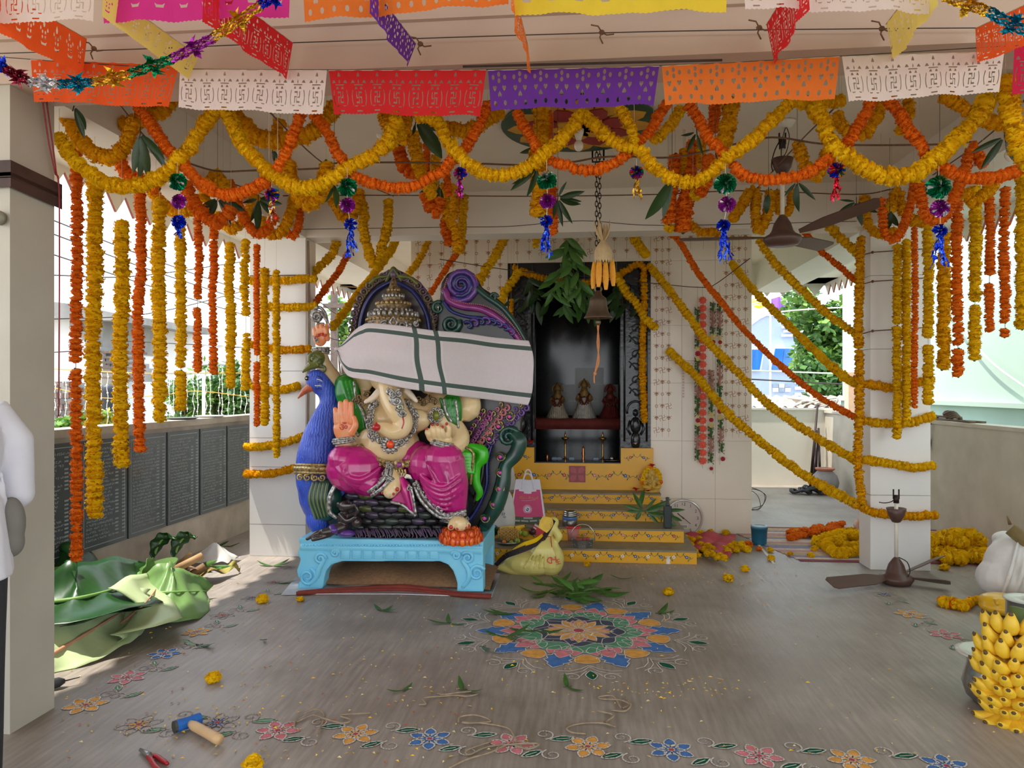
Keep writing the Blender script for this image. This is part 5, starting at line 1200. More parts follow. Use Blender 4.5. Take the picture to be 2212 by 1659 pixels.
# --- things under the bench
mSand = mat('brown_sand', (150,112,80),.95, var=.2, scale=40, bump=.3, bscale=120); mPlas = mat('white_plastic_sheet', (226,222,222),.3, var=.03, bump=.2, bscale=20); mMar = mat('maroon_cloth', (124,46,34),.8, var=.15)
q = [(608,1285),(640,1247),(1080,1240),(1062,1290),(985,1288),(860,1284),(700,1284)]
b = MB(); b.prism([WZ(x, y, .004) for x, y in q],(0,0,.006)); tag(b.build('plastic_sheet', mPlas), 'white plastic sheet spread under the sky blue bench', 'sheet')
b = MB(); a0, a1 = WZ(640,1268,.02), WZ(1058,1268,.02)
def sandf(u, v): x = a0.x+.03+(a1.x-a0.x-.02)*u; y = SYF+.05+.72*v; return V((x, y, .0105+.13*max(0, math.sin(math.pi*min(1, u*.9+.07)))**.5*max(0, math.sin(math.pi*min(1, v*.8+.02)))**.6*(1+.12*math.sin(u*17+v*5))))
b.grid(sandf, 40,20); tag(b.build('sand_heap', mSand), 'brown sand heaped on the sheet beneath the sky blue bench', 'sand', kind='stuff')
b = MB(); P = [WZ(x, y, .016) for x, y in ((640,1282),(700,1279),(800,1275),(870,1274),(940,1280),(1000,1286),(1060,1289))]; b.tube(spline(P, 40),.014,8, flat=1.0); b.tube(spline([p+V((0,.03,.004)) for p in P],40),[.008,.02,.03,.016,.01],8)
tag(b.build('rolled_cloth', mMar), 'maroon cloth strip rolled along the front of the white plastic sheet', 'cloth')
# ================================================================ bell, corn, fans, lamps, ceiling painting
mBell = mat('old_brass', (112,96,80),.38, metal=.75, var=.15, scale=14); mIron = mat('dark_iron', (52,40,38),.5, metal=.6); mCorn = mat('corn', (240,168,40),.45, var=.08, scale=40); mHusk = mat('corn_husk', (206,180,136),.8, var=.15, scale=18); mCord = mat('orange_cord', (206,134,84),.8, var=.1)
BY = 5.32
def kp_(Y, px=1290): return depth(W(px, 800, Y))/F
k = kp_(BY); c = W(1292,640, BY)
bell = thing('temple_bell', c, 'old brass temple bell on a long iron chain before the shrine door', 'bell')
pr_ = [(3,12),(7,10),(9,2),(13,-1),(17,-4),(18.5,-10),(19.5,-20),(22,-32),(26,-40),(30.5,-46),(30.5,-47.5),(27,-46),(20,-34),(14,-10)]
MB().lathe([(r*k, z*k) for r, z in pr_], c, 32).build('bell_body', mBell, bell)
m = MB(); m.ell(c+V((0,0,-56*k)),(6*k, 6*k, 7*k)); m.tube([c+V((0,0,-30*k)), c+V((0,0,-52*k))],2*k, 8); m.tube([V((c.x+7*k*math.cos(a), c.y, c.z+16*k+7*k*math.sin(a))) for a in np.linspace(0,6.28,13)[:-1]],2.4*k, 7, closed=True); m.build('clapper', mBell, bell)
m = MB(); e = W(1284,828, BY)
for s in (-1,1): m.tube(spline([c+V((s*.006,0,-60*k)), c+V((-s*.006,0,-100*k)), c+V((s*.006,0,-140*k)), e+V((0,0,.06)), e],20),.0055,6)
m.ell(e+V((.004,0,.07)),(.012,.012,.014)); m.build('pull_cord', mCord, bell)
ch = MB(); top = 3.215; z = c.z+20*k; i = 0
for s in (-.011,.011):
    z = c.z+(20 if s > 0 else 24)*k; i = 0
    while z < top-.02:
        a = V((math.cos(i*1.57), math.sin(i*1.57),0)); o = V((c.x+s, c.y, z+.02))
        ch.tube([o+a*.010*math.cos(t)+V((0,0,.023*math.sin(t))) for t in np.linspace(0,6.28,11)[:-1]],.0032,5, closed=True); z += .035; i += 1
ch.build('chain', mIron, bell)
m = MB(); m.tube([V((c.x-.04, c.y, 3.22)), V((c.x-.04, c.y, 3.12)), V((c.x+.04, c.y, 3.12)), V((c.x+.04, c.y, 3.22))],.008,6); m.build('hook', mIron, bell)
cc = W(1303,560, BY-.03); cb = thing('corn_bundle', cc, 'bundle of four yellow corn cobs with pulled-back husks above the bell', 'corn')
for x, y0, y1, dy in ((1281,572,624,0),(1293,566,620,-.05),(1309,573,626,-.04),(1325,566,618,0)):
    a, b = W(x+(1303-x)*.15, y0-6, BY+dy), W(x, y1, BY+dy); m = MB(); n = 24; R = [.022*math.sin(math.pi*min(1,.12+.80*i/n))**.5 for i in range(n+1)]
    vs, fs = [],[]
    for i in range(n+1):
        p = a.lerp(b, i/n)
        for q in range(28):
            t = 2*math.pi*q/28; r = R[i]*(1.0 if q % 2 else .88)*(1 if i % 2 else .97); vs.append(p+V((r*math.cos(t), r*math.sin(t),0)))
    for i in range(n):
        for q in range(28): fs.append((i*28+q, i*28+(q+1) % 28,(i+1)*28+(q+1) % 28,(i+1)*28+q))
    fs.append(tuple(n*28+q for q in range(28))); m.add(vs, fs); link('cob', m.mesh('cob', mCorn, False), cb)
m = MB(); hr = random.Random(4)
for i in range(16):
    a = i*2*math.pi/16; d = V((math.cos(a), math.sin(a),0)); b0 = cc+V((0,0,.13)); m.leaf(b0+d*.018, cc+d*.055+V((0,0,-.03)),.062, d, 0,6,-.35,.16)
for i in range(26):
    a = hr.random()*6.28; d = V((math.cos(a), math.sin(a),0)); b0 = cc+V((0,0,.12)); l = hr.uniform(.09,.17); m.leaf(b0, b0+d*hr.uniform(.02,.10)*(1.1 if d.x < 0 else .6)+V((0,0, l)),.026, d, 0,5,.4,.1)
m.build('husk', mHusk, cb)
# fans
mFan = mat('fan_brown', (84,58,50),.4, var=.06); mRod = mat('rod_cream', (224,216,200),.4)
def fan(c, up, blades, label, Lb, rodlen, can_at, tilt=.2):
    f = thing('ceiling_fan', c, label, 'fan', None); s = 1 if up else -1
    prof = [(0,-.06),(.10,-.055),(.125,-.02),(.12,.0),(.085,.02),(.07,.04),(.055,.09),(.03,.13),(.012,.15)]
    MB().lathe(prof, c, 28).build('motor', mFan, f)
    MB().tube([c+V((0,0,.13)), c+V((0,0, rodlen))],.014,10).build('rod', mRod, f)
    z = can_at; MB().lathe([(.016, z-.06),(.03, z-.055),(.055, z-.01),(.072, z+.05),(.068, z+.052),(.016, z+.03)], c, 24).build('canopy', mFan, f)
    m = MB(); m.tube([c+V((0,0, rodlen-.03)), c+V((0,0, rodlen+.03))],.022,8); m.tube([c+V((-.02,0, rodlen+.0)), c+V((-.02,0, rodlen+.075))],.006,5); m.tube([c+V((.02,0, rodlen+.0)), c+V((.02,0, rodlen+.075))],.006,5); m.build('bracket', mIron, f)
    for d, L in blades:
        d = V(d).normalized(); n = V((0,0,1)); n = (n-d*n.dot(d)).normalized(); x = d.cross(n); tl = (n*math.cos(tilt)+x*math.sin(tilt)); x = d.cross(tl)
        a = c+d*.11+V((0,0,-.005)); m = MB()
        pts = [a+x*.022, a+d*.10+x*.05, a+d*.16+x*.062, a+d*(L-.03)+x*.066, a+d*L+x*.045, a+d*L-x*.045, a+d*(L-.03)-x*.066, a+d*.16-x*.062, a+d*.10-x*.05, a-x*.022]
        m.prism(pts, tl*.006); link('blade', m.mesh('blade', mFan, False), f)
    return f
FY = 5.1; fc = W(1690,512, FY)
def toward(c, px, py, Y): return W(px, py, Y)-c
f1 = fan(fc, True, [(toward(fc, 1806,470, FY-.12),.50),(toward(fc, 1775,530, FY+.42),.55),(toward(fc, 1480,517, FY+.05),.56)], 'brown ceiling fan hanging on a cream rod in front of the shrine', .5,3.215-.08-fc.z, W(1675,360, FY).z-fc.z, -.33)
m = MB(); b0 = V((fc.x, fc.y, W(1675,300, FY).z)); m.tube(spline([b0+V((-.01,0,0)), b0+V((-.05,0,-.08)), b0+V((-.07,0,-.17)), b0+V((-.06,0,-.22))],10),.004,5); m.build('fan_wire', mIron, f1)
c = WZ(1936,1262,.0); c = V((c.x, c.y, .062))
f2 = fan(c, False, [(V((-.86,-.45,.02)),.56),(V((.80,.62,.12)),.52),(V((.9,-.45,.0)),.25)], 'dismounted brown fan standing on its motor before the garlanded pillar', .5, W(1937,1078, c.y).z-c.z, W(1940,1112, c.y).z-c.z, -.42)
m = MB(); q = c+V((0,0, W(1937,1078, c.y).z-c.z)); m.tube(spline([q+V((0,0,.01)), q+V((-.04,-.01,-.02)), q+V((-.09,-.01,-.03)), q+V((-.13,-.01,-.025))],9),.004,5); m.tube(spline([c+V((.01,-.02,.15)), c+V((.06,-.05,.12)), c+V((.08,-.05,.05)), c+V((.05,-.09,.02))],9),.004,5); m.build('fan_wire', mIron, f2)
# ceiling painting: lotus disc in relief
mc = [mat('lotus_green', (30,66,44),.5, var=.2), mat('lotus_yellow', (206,150,40),.5, var=.15, scale=8), mat('lotus_red', (150,38,40),.5, var=.15, scale=8)]
C_ = WZ(1252,268,3.215); ml = thing('ceiling_lotus', C_+V((0,0,-.0)), 'round painted lotus relief on the ceiling with green rim and red petals', 'medallion')
MB().lathe([(.02,0),(.50,0),(.51,-.012),(.50,-.022),(.02,-.022)][::-1], C_, 48).build('disc', mc[0], ml)
for ring, (r0, r1, wd, n, zz, mi) in enumerate(((.22,.47,.20,12,-.026,1),(.12,.36,.17,8,-.034,2),(.0,.2,.12,8,-.040,1))):
    for i in range(n):
        a = 2*math.pi*(i+.5*ring)/n; d = V((math.cos(a), math.sin(a),0)); m = MB(); x = V((-d.y, d.x, 0)); z0 = V((0,0, zz))
        p = [C_+z0+d*r0-x*wd*.2, C_+z0+d*(r0+.5*(r1-r0))-x*wd*.5, C_+z0+d*(r0+.8*(r1-r0))-x*wd*.33, C_+z0+d*r1, C_+z0+d*(r0+.8*(r1-r0))+x*wd*.33, C_+z0+d*(r0+.5*(r1-r0))+x*wd*.5, C_+z0+d*r0+x*wd*.2]
        m.prism(p, (0,0,.014)); link('petal', m.mesh('petal', mc[mi], False), ml)
mGl = mat('lamp_glass', (236,230,216),.15, var=0, coat=.5); mPor = mat('white_plastic', (228,222,210),.35, var=0)
def bulb(px, py, Y, label, r=.03):
    c = W(px, py, Y); t = thing('light_bulb', c, label, 'bulb'); MB().ell(c, (r, r, r*1.15)).build('globe', mGl, t)
    MB().lathe([(.012,.03),(.016,.035),(.022,.055),(.030,.075),(.032,.10),(.02,.102),(.004,.105)], c, 20).build('holder', mPor, t)
    MB().tube([c+V((0,0,.10)), V((c.x, c.y, 3.216))],.003,5).build('flex', mWire, t)
bulb(1250,315,4.55, 'round bulb in a white holder below the ceiling painting')
bulb(820,290,4.9, 'clear bulb on a bent wire beside the red banner bunch', .026)
bulb(2183,335,4.3, 'bulb in a white holder behind the thick corner garland', .03)
c = WZ(1698,262,3.216); t = thing('ceiling_rose', c, 'white ceiling rose with looped wire beside the fan hook', 'fitting'); MB().lathe([(.004,-.04),(.035,-.038),(.055,-.012),(.06,0),(.0,0)], c, 24).build('rose', mPor, t)
MB().tube(spline([c+V((0,0,-.03)), c+V((.02,0,-.10)), c+V((.0,0,-.2)), c+V((-.03,0,-.22)), c+V((-.02,0,-.1)), c+V((0,0,-.03))],18),.003,5).build('wire_loop', mWire, t)
c = W(1256,536, SY-.06); t = thing('door_lamp', c, 'small white lamp fitting on the tiles above the shrine door', 'lamp'); MB().lathe([(.0,-.03),(.026,-.025),(.032,.0),(.024,.03),(.008,.045)], c, 18).build('shade', mPor, t); MB().box(c+V((-.012,.0,.03)), c+V((.012,.055,.055))).build('bracket', mPor, t)
c = WX(1,470, XL+.0)
t = thing('wall_socket', W(2,472,2.97), 'round grey electrical box on the front pillar face', 'socket'); MB().lathe([(.02,0),(.03,.0),(.032,.02),(.01,.028),(0,.028)], W(2,472,2.978),18, M=Matrix.Rotation(math.pi/2,3, 'X')).build('box', mat('socket_grey', (120,118,100),.5), t)
# brown straps of packing tape bound round the front pillar
mTape = mat('brown_strap', (70,48,44),.55, var=.3, scale=12)
for i, (y0, y1, wd) in enumerate(((362,412,.034),(377,424,.012),(392,440,.022))):
    A, B, Cc = W(-60, y0+4,2.972), W(34, y0,2.972), WX(128, y1, XL+.006)
    P = [A, V((XL+.008,2.972, B.z)), Cc+V((0,.02,0))]; m = MB(); vs = []
    for p in P: vs += [p+V((0,0, wd)), p+V((0,0,-wd))]
    m.add(vs, [(0,1,3,2),(2,3,5,4)]); o = tag(m.build('strap', mTape, None, False),('widest brown strap bound around the front pillar', 'narrow brown strap in the middle of the pillar binding', 'lowest brown strap bound around the front pillar')[i], 'strap', 'brown straps around the front pillar'); sd = o.modifiers.new('t', 'SOLIDIFY'); sd.thickness = .004
for i, dx in enumerate((0,8)):
    P = [WX(92+dx, 215, XL+.012), WX(104+dx, 300, XL+.014), WX(118+dx*.4,370, XL+.016), WX(128,440, XL+.016), WX(127,900, XL+.012)]
    tag(MB().tube(spline(P, 24),.0035,5).build('red_wire', mat('red_wire', (150,40,48),.5)),('thin red wire running down the front pillar edge', 'second thin red wire beside it, bowed further out')[i], 'wire', 'red wires on the front pillar')
# ================================================================ inside the shrine
mShelf = mat('maroon_cover', (128,52,44),.8, var=.2, scale=10); mTileL = mat('grey_back_tile', (150,146,140),.25, var=.08, scale=6)
a, b = W(1150,905,8.55), W(1345,928,8.55)
MB().box((DX0-.39,8.55, b.z),(DX1+.39,9.80, a.z)).box((DX0-.39,8.53, b.z+.02),(DX1+.39,8.55, a.z)).build('altar_shelf', mShelf); tag(bpy.data.objects['altar_shelf'], 'maroon covered altar shelf inside the dark shrine', 'shelf')
ws = bpy.data.objects['wall_sanctum']
for i in range(4):
    for j in range(4):
        x0, z0 = -.30+.19*i, 1.12+.22*j
        if j < 3: link('tile', MB().box((x0,9.838, z0),(x0+.187,9.849, z0+.217)).mesh('tile', mTileL if (i, j) not in ((0,2),(3,2)) else mBlkT, False), ws)
idc = [((150,118,62),(196,186,160), 'gold-faced deity idol in a pale green robe on the shelf, nearest the statue'),((168,132,70),(214,208,196), 'tallest deity idol, gold with a white sash, in the shelf middle'),((140,62,50),(120,34,36), 'deity idol in a dark red robe at the shelf end')]
for (px, y0, wd),(g_, r_, lb) in zip(((1204,836,24),(1262,827,26),(1318,838,24)), idc):
    Y = 8.85; kk = kp_(Y, px); c = W(px, 906, Y); c = V((c.x, c.y, a.z)); h = (906-y0)*kk+.03
    t = thing('deity_idol', c, lb, 'idol', 'dressed idols on the altar shelf'); m1 = mat('idol_gold_%d' % px, g_, .5, metal=.3, var=.25, scale=30); m2 = mat('idol_robe_%d' % px, r_, .8, var=.2, scale=18, wave=14)
    MB().lathe([(wd*kk*1.05,0),(wd*kk*.95,.03),(wd*kk*.72, h*.22),(wd*kk*.50, h*.42),(wd*kk*.38, h*.55)], c, 26).build('robe', m2, t)
    b = MB(); b.ell(c+V((0,0, h*.55)),(wd*kk*.48, wd*kk*.34, h*.2)); b.ell(c+V((0,-.01, h*.74)),(.038,.036,.05)); 
    for s in (-1,1): b.tube(spline([c+V((s*wd*kk*.44,0, h*.62)), c+V((s*wd*kk*.62,-.03, h*.48)), c+V((s*wd*kk*.2,-.07, h*.42))],8),.016,8)
    b.ell(c+V((0,-.05, h*.735)),.008,8,6); clay('figure', b, m1, t, .008,2)
    b = MB(); b.lathe([(.045, h*.80),(.05, h*.83),(.035, h*.9),(.02, h*.96),(.004, h*1.02)], c, 18)
    b.tube([c+V((.062*math.cos(q),.02, h*.80+.075*math.sin(q))) for q in np.linspace(-.2,3.34,14)],.010,7); b.build('crown', m1, t)
    b = MB(); b.tube(spline([c+V((-wd*kk*.42,-.03, h*.62)), c+V((0,-.1, h*.36)), c+V((wd*kk*.42,-.03, h*.62))],14),.011,8)
    for i in range(12): q = -math.pi+i*.5236; b.ell(c+V((.05*math.cos(q),-.07, h*.44+.05*math.sin(q))),.012,7,5)
    b.build('flower_garland', mat('dried_flowers', (110,50,40),.8, var=.3, scale=40), t)
mBr = mat('bright_brass', (196,150,84),.25, metal=.85)
for px, lb in ((1221, 'tall brass oil lamp on the shrine floor, nearer the statue'),(1302, 'tall brass oil lamp on the shrine floor, nearer the tumbler')):
    c = W(px, 982,8.25); c = V((c.x, c.y, .70)); o = MB().lathe([(.055,0),(.05,.012),(.015,.03),(.010,.06),(.013,.10),(.009,.14),(.012,.18),(.009,.22),(.04,.245),(.042,.26),(.008,.265),(.012,.285),(.002,.33)], c, 20).build('oil_lamp', mBr); tag(o, lb, 'lamp', 'tall brass lamps in the shrine')
for px, h, lb in ((1182,.075, 'small brass lamp on the shrine floor'),(1260,.17, 'figured brass lamp on the shrine floor between the tall lamps')):
    c = W(px, 985,8.2); c = V((c.x, c.y, .70)); o = MB().lathe([(.028,0),(.025,.01),(.012, h*.3),(.022, h*.5),(.012, h*.7),(.016, h*.85),(.002, h)], c, 18).build('small_lamp', mat('copper_lamp', (200,130,80),.25, metal=.8)); tag(o, lb, 'lamp')
for px, n, lb in ((1203,2, 'pair of pale blue folded leaf cups on the shrine floor'),(1235,1, 'pale blue folded cup between the tall lamps'),(1287,1, 'pale blue folded cup beside the far tall lamp')):
    c = W(px, 984,8.12); t = thing('folded_cup', V((c.x, c.y, .70)), lb, 'cup'); 
    for i in range(n):
        q = V((c.x+(i-.5*(n-1))*.055, c.y, .701)); m = MB()
        for z0, z1, w0, w1 in ((0,.025,.024,.032),(.025,.05,.032,.022)): m.add([q+V((sx*(w0 if zz == z0 else w1), sy*.018, zz)) for zz in (z0, z1) for sx, sy in ((-1,-1),(1,-1),(1,1),(-1,1))],[(0,1,5,4),(1,2,6,5),(2,3,7,6),(3,0,4,7),(4,5,6,7)])
        m.build('fold', mat('pale_blue_paper', (150,176,200),.6), t, False)
mSteel = mat('stainless_steel', (176,176,172),.22, metal=.95, var=.04); mSteelB = mat('brushed_steel', (150,150,148),.35, metal=.9, var=.08, scale=20)
c = W(1322,996, SY+.06); c = V((c.x, c.y, .7355)); t = thing('offering_plate', c, 'steel plate with a small tumbler on the shrine sill', 'plate')
MB().lathe([(.0,.003),(.075,.003),(.09,.012),(.092,.014),(.09,.010),(.076,0),(0,0)], c, 28).build('plate', mSteel, t); MB().lathe([(.02,.003),(.024,.045),(.022,.045),(.018,.008),(0,.008)], c+V((.0,.01,0)),18).build('tumbler', mSteel, t)
# small cut flowers on the end blocks and steps
mWf = mat('white_petal', (236,228,214),.7, trans=.2); mRf = mat('red_petal', (200,26,36),.7, trans=.2)
def blossom(c, r, m, label, name='cut_flower', cat='flower', n=6):
    b = MB(); rs_ = random.Random(int(c[0]*1000) % 97)
    for k in range(n):
        a = 2*math.pi*k/n+rs_.random()*.5; d = V((math.cos(a), math.sin(a), rs_.uniform(.15,.7))).normalized(); b.leaf(V(c)+V((0,0, r*.15)), V(c)+d*r+V((0,0, r*.1)), r*.9,(0,0,1),0,4,.3,.1)
    b.ell(V(c)+V((0,0, r*.2)), r*.2,8,6); return tag(b.build(name, m), label, cat)
blossom(W(1373,960, SY-.06)+V((0,0,.0)),.03, mWf, 'white cut flower on the yellow block by the door jamb')
blossom(W(1147,958, SY-.06),.055, mRf, 'red cut flower on the yellow block beside the statue feathers')
blossom(W(1127,960, SY-.06),.032, mWf, 'white cut flower on the yellow block touching the statue feathers')
# ================================================================ leaves over the shrine door
def leafy(px, py, Y, n, R, label, mt, seed, down=.6, L0=46):
    rs_ = random.Random(seed); c = W(px, py, Y); kk = depth(c)/F; t = thing('leafy_branch', c, label, 'branch', 'leafy branches over the shrine door')
    st = MB()
    for i in range(n):
        f = i/n; p = c+V((rs_.uniform(-1,1)*R[0]*kk*(.15+.85*f), rs_.uniform(-.05,.05),-R[1]*2*kk*f)); a = rs_.uniform(-1.2,1.2); d = V((math.sin(a), rs_.uniform(-.6,.3),-math.cos(a)*down-.25)).normalized(); L = L0*kk*rs_.uniform(.75,1.15)
        z = d; y = V((rs_.uniform(-.6,.6),-1, rs_.uniform(-.3,.5))); x = y.cross(z).normalized(); y = z.cross(x)
        link('leaf', rs_.choice(LM[mt]), t, Matrix.Translation(p) @ Matrix((x, y, z)).transposed().to_4x4() @ Matrix.Diagonal((L*1.3, L*1.3, L, 1)))
        st.tube([c+V((0,0,-R[1]*2*kk*f*.6)), p],.002,4)
    st.tube([V((c.x, c.y, c.z+.12)), c, c+V((0,0,-R[1]*2*kk))],.005,5); st.build('twig', mStem, t)
LM['g'] = [leaf_mesh(_r, mat('fresh_leaf', (74,118,48),.45, var=.2, scale=14)) for _ in range(3)]
leafy(1230,512,7.5,46,(40,62), 'large fresh green branch hanging before the shrine door', 'g', 1)
leafy(1250,610,7.7,26,(46,30), 'darker green branch under the fresh one in the door top', 'm', 2,.5)
leafy(1150,596,7.72,14,(40,30), 'dark branch in the door corner beside the statue scroll', 'd', 3)
leafy(1345,600,7.74,16,(40,32), 'dark branch behind the yellow garland at the door corner', 'd', 4)
# ================================================================ paper flower strings on the tiled wall
mPg, mPm, mPc, mPo_ = mat('ribbon_green', (66,104,50),.7, var=.2, scale=30), mat('ribbon_maroon', (132,50,56),.7, col2=(206,170,150), scale=90), mat('cream_paper', (220,200,130),.7, var=.15), mat('coral_paper', (236,98,72),.7, var=.12, scale=30); mPr = mat('crimson_paper', (176,30,44),.7)
def tuft(m, seed):
    r_ = random.Random(seed); b = MB()
    for i in range(46):
        a = r_.random()*6.28; z = r_.random(); d = V((math.cos(a), math.sin(a), r_.uniform(-.3,.3))); p = V((0,0, z)); x = V((-d.y, d.x, 0))*.14; b.add([p+d*.1-x*.5, p+d*.1+x*.5, p+d*1.0+x+V((0,0,.05)), p+d*1.05-x-V((0,0,.05))],[(0,1,2,3)])
    b.tube([(0,0,0),(0,0,1)],.35,7); return b.mesh('ribbon_tuft', m, False)
def rosem(m, seed):
    r_ = random.Random(seed); b = MB()
    for lay in range(3):
        for k in range(9):
            a = k*.698+lay*.3; R = 1-.28*lay; d = V((math.cos(a),0, math.sin(a))); x = V((-math.sin(a),0, math.cos(a))); b.add([V((0,-.3*lay, 0)), d*R*.7+x*.3+V((0,-.25-.25*lay, 0)), d*R+V((0, r_.uniform(-.2,.2)-.2*lay, 0)), d*R*.7-x*.3+V((0,-.15-.25*lay, 0))],[(0,1,2,3)])
    b.ell((0,-.6,0),.3,8,6); return b.mesh('rosette', m)
TM = {'g': tuft(mPg, 1), 'm': tuft(mPm, 2)}; RM = {'o': rosem(mPo_, 1), 'c': rosem(mPc, 2), 'r': rosem(mPr, 3)}
PYY = SY-.075
def pstring(x, spec, label):
    p0 = W(x, spec[0][1], PYY); kk = depth(p0)/F; t = thing('paper_flower_string', p0, label, 'garland', 'paper flower strings on the tiled wall'); th_ = MB()
    th_.tube([W(x, 618, PYY), W(x, spec[-1][2]+8, PYY)],.002,4); th_.build('thread', mStr, t)
    for kind, y0, y1, *dx in spec:
        xx = x+(dx[0] if dx else 0); a_, b_ = W(xx, y0, PYY), W(xx, y1, PYY)
        if kind in TM: link('ribbon_tuft', TM[kind], t, Matrix.Translation(b_) @ Matrix.Diagonal((6.5*kk, 6.5*kk, a_.z-b_.z, 1)))
        else:
            s = (y1-y0)/2*kk*1.12; link('rosette', RM[kind], t, Matrix.Translation(a_.lerp(b_, .5)+V((0,-.012,0))) @ Matrix.Diagonal((s, s, s, 1)))
pstring(1507,[('g',669,700),('m',722,735),('g',735,750),('c',748,758),('r',758,770),('c',770,780),('g',780,830),('m',834,858),('g',860,895),('c',895,903),('r',903,913),('c',913,921),('g',921,938),('m',940,970),('g',972,992)], 'green and maroon ribbon string on the tiles, nearest the shrine door')
pstring(1517.5,[('o', 641+17.3*i, 657+17.3*i) for i in range(21)], 'string of coral paper rosettes on the tiled wall')
pstring(1540,[('g',655,672),('m',672,708),('g',708,722),('c',720,734),('r',734,744),('m',800,818,-4),('m',818,858,-3),('g',862,890,-3),('c',890,902,-4),('r',902,912,-4),('c',912,924,-4),('g',924,945,-4),('m',945,978,-4),('g',980,998,-4),('r',1008,1016,-4)], 'green and maroon ribbon string right beside the coral one')
pstring(1555,[('g',658,672),('m',672,708),('g',710,724),('c',726,735),('r',735,744),('c',744,752),('g',756,788),('m',788,832),('g',834,872),('r',882,894),('c',894,907),('g',905,925,2),('m',925,955,2),('g',958,976,4),('r',986,996,6)], 'green and maroon ribbon string farthest from the shrine door')
# ================================================================ things on the steps
def at(px, py, z): p = WZ(px, py, z); return V((p.x, p.y, z))
Z1, Z2, Z3, Z4 = .116,.234,.341,.45
# pink carrier bag
c = at(1140,1129, Z2); kk = depth(c)/F; t = thing('carrier_bag', c, 'pink and green carrier bag with white handles standing on the steps', 'bag')
mBp, mBw, mBg = mat('bag_pink', (206,70,118),.6, var=.06), mat('bag_white', (226,222,232),.6, var=.03), mat('bag_green', (78,92,62),.6, var=.1)
def bagp(u, v, s): # u across, v up, s front/back
    w0, w1 = 40*kk, 26*kk; x = (u-.5)*2*(w0+(w1-w0)*v); dd = (.055*(1-v)+.02*v)*s; return c+V((x, dd+.03*v, v*92*kk+.004*math.sin(u*9)))
b = MB(); fm = lambda u, v: (2 if v < .17 else (0 if v < .80-.10*math.sin(math.pi*u) and .045 < u < .955 else 1))
b.grid(lambda u, v: bagp(u, v, -1),22,26,0, fm); b.grid(lambda u, v: bagp(u, v, 1),8,8,0, lambda u, v: 0 if v < .8 else 1)
for u in (0,1): b.grid(lambda s, v: bagp(u, v, s*2-1),4,8,1)
b.build('bag_body', [mBp, mBw, mBg], t)
b = MB()
for s, dz in ((-1,0),(1,.03)):
    P = spline([bagp(.27,.78 if s < 0 else 1, s)+V((0,-.004*(s < 0),0)), bagp(.31,1.0, s), bagp(.42,1.0, s)+V((0,0,.055+dz)), bagp(.58,1.0, s)+V((0,0,.055+dz)), bagp(.69,1.0, s), bagp(.73,.78 if s < 0 else 1, s)+V((0,-.004*(s < 0),0))],24); b.tube(P, .007,6, flat=.4, up=(0,1,0))
b.build('handle', mBw, t)
def decal(me, parent, p, size=1, m=None, tilt=0, name='print', rz=0):
    o = link(name, me, parent, Matrix.Translation(p) @ Matrix.Rotation(rz, 4, 'Z') @ Matrix.Rotation(math.pi/2-tilt, 4, 'X')); 
    if m: me.materials.append(m)
    return o
q = bagp(.5,.34,-1)+V((0,-.006,0))
def disc(r, n=24, sc=0): return [V((r*(1+(sc if i % 2 else 0))*math.cos(i*2*math.pi/n),0, r*(1+(sc if i % 2 else 0))*math.sin(i*2*math.pi/n))) for i in range(n)]
b = MB(); n = 28
b.add([q+p for p in disc(.042,28,.05)],[tuple(range(28))],0); b.add([q+V((0,-.001,0))+p for p in disc(.027)],[tuple(range(24))],1)
b.add([q+V((x*.02,-.002, z*.02)) for x, z in ((-.1,.9),(.1,.5),(.7,.35),(.6,-.35),(.25,-.1),(.0,.2),(-.3,.4))],[tuple(range(7))],2); b.add([q+V((x*.02,-.002, z*.02)) for x, z in ((-.7,.2),(-.35,-.2),(.25,-.35),(.5,-.5),(.1,-.95),(-.7,-.4))],[tuple(range(6))],3)
for i, (u, v, wu) in enumerate(((.52,.13,.26),(.2,.06,.2),(.43,.065,.2),(.67,.07,.2),(.88,.075,.12))):
    e = [bagp(u-wu/2, v-.018,-1), bagp(u+wu/2, v-.018,-1), bagp(u+wu/2, v+.018,-1), bagp(u-wu/2, v+.018,-1)]; b.add([p+V((0,-.003,0)) for p in e],[(0,1,2,3)],4)
b.build('emblem', [mat('bag_lilac', (222,150,180),.6), mBw, mat('bag_navy', (52,46,96),.6), mat('bag_dkgreen', (40,70,66),.6), mat('bag_greylabel', (168,172,170),.6)], t, False)
decal(text_mesh('శ్రీమం జ్యూల్', .028,.0004), t, bagp(.54,.60,-1)+V((0,-.004,0)),1, mat('bag_gold', (224,170,90),.5),-.25, 'lettering')
b = MB(); 
for i in range(26): e = bagp(.30+.018*i, .515+.0012*i, -1)+V((0,-.003,0)); b.box(e, e+V((.0022,.001,.004)))
b.build('small_print', mBw, t, False)
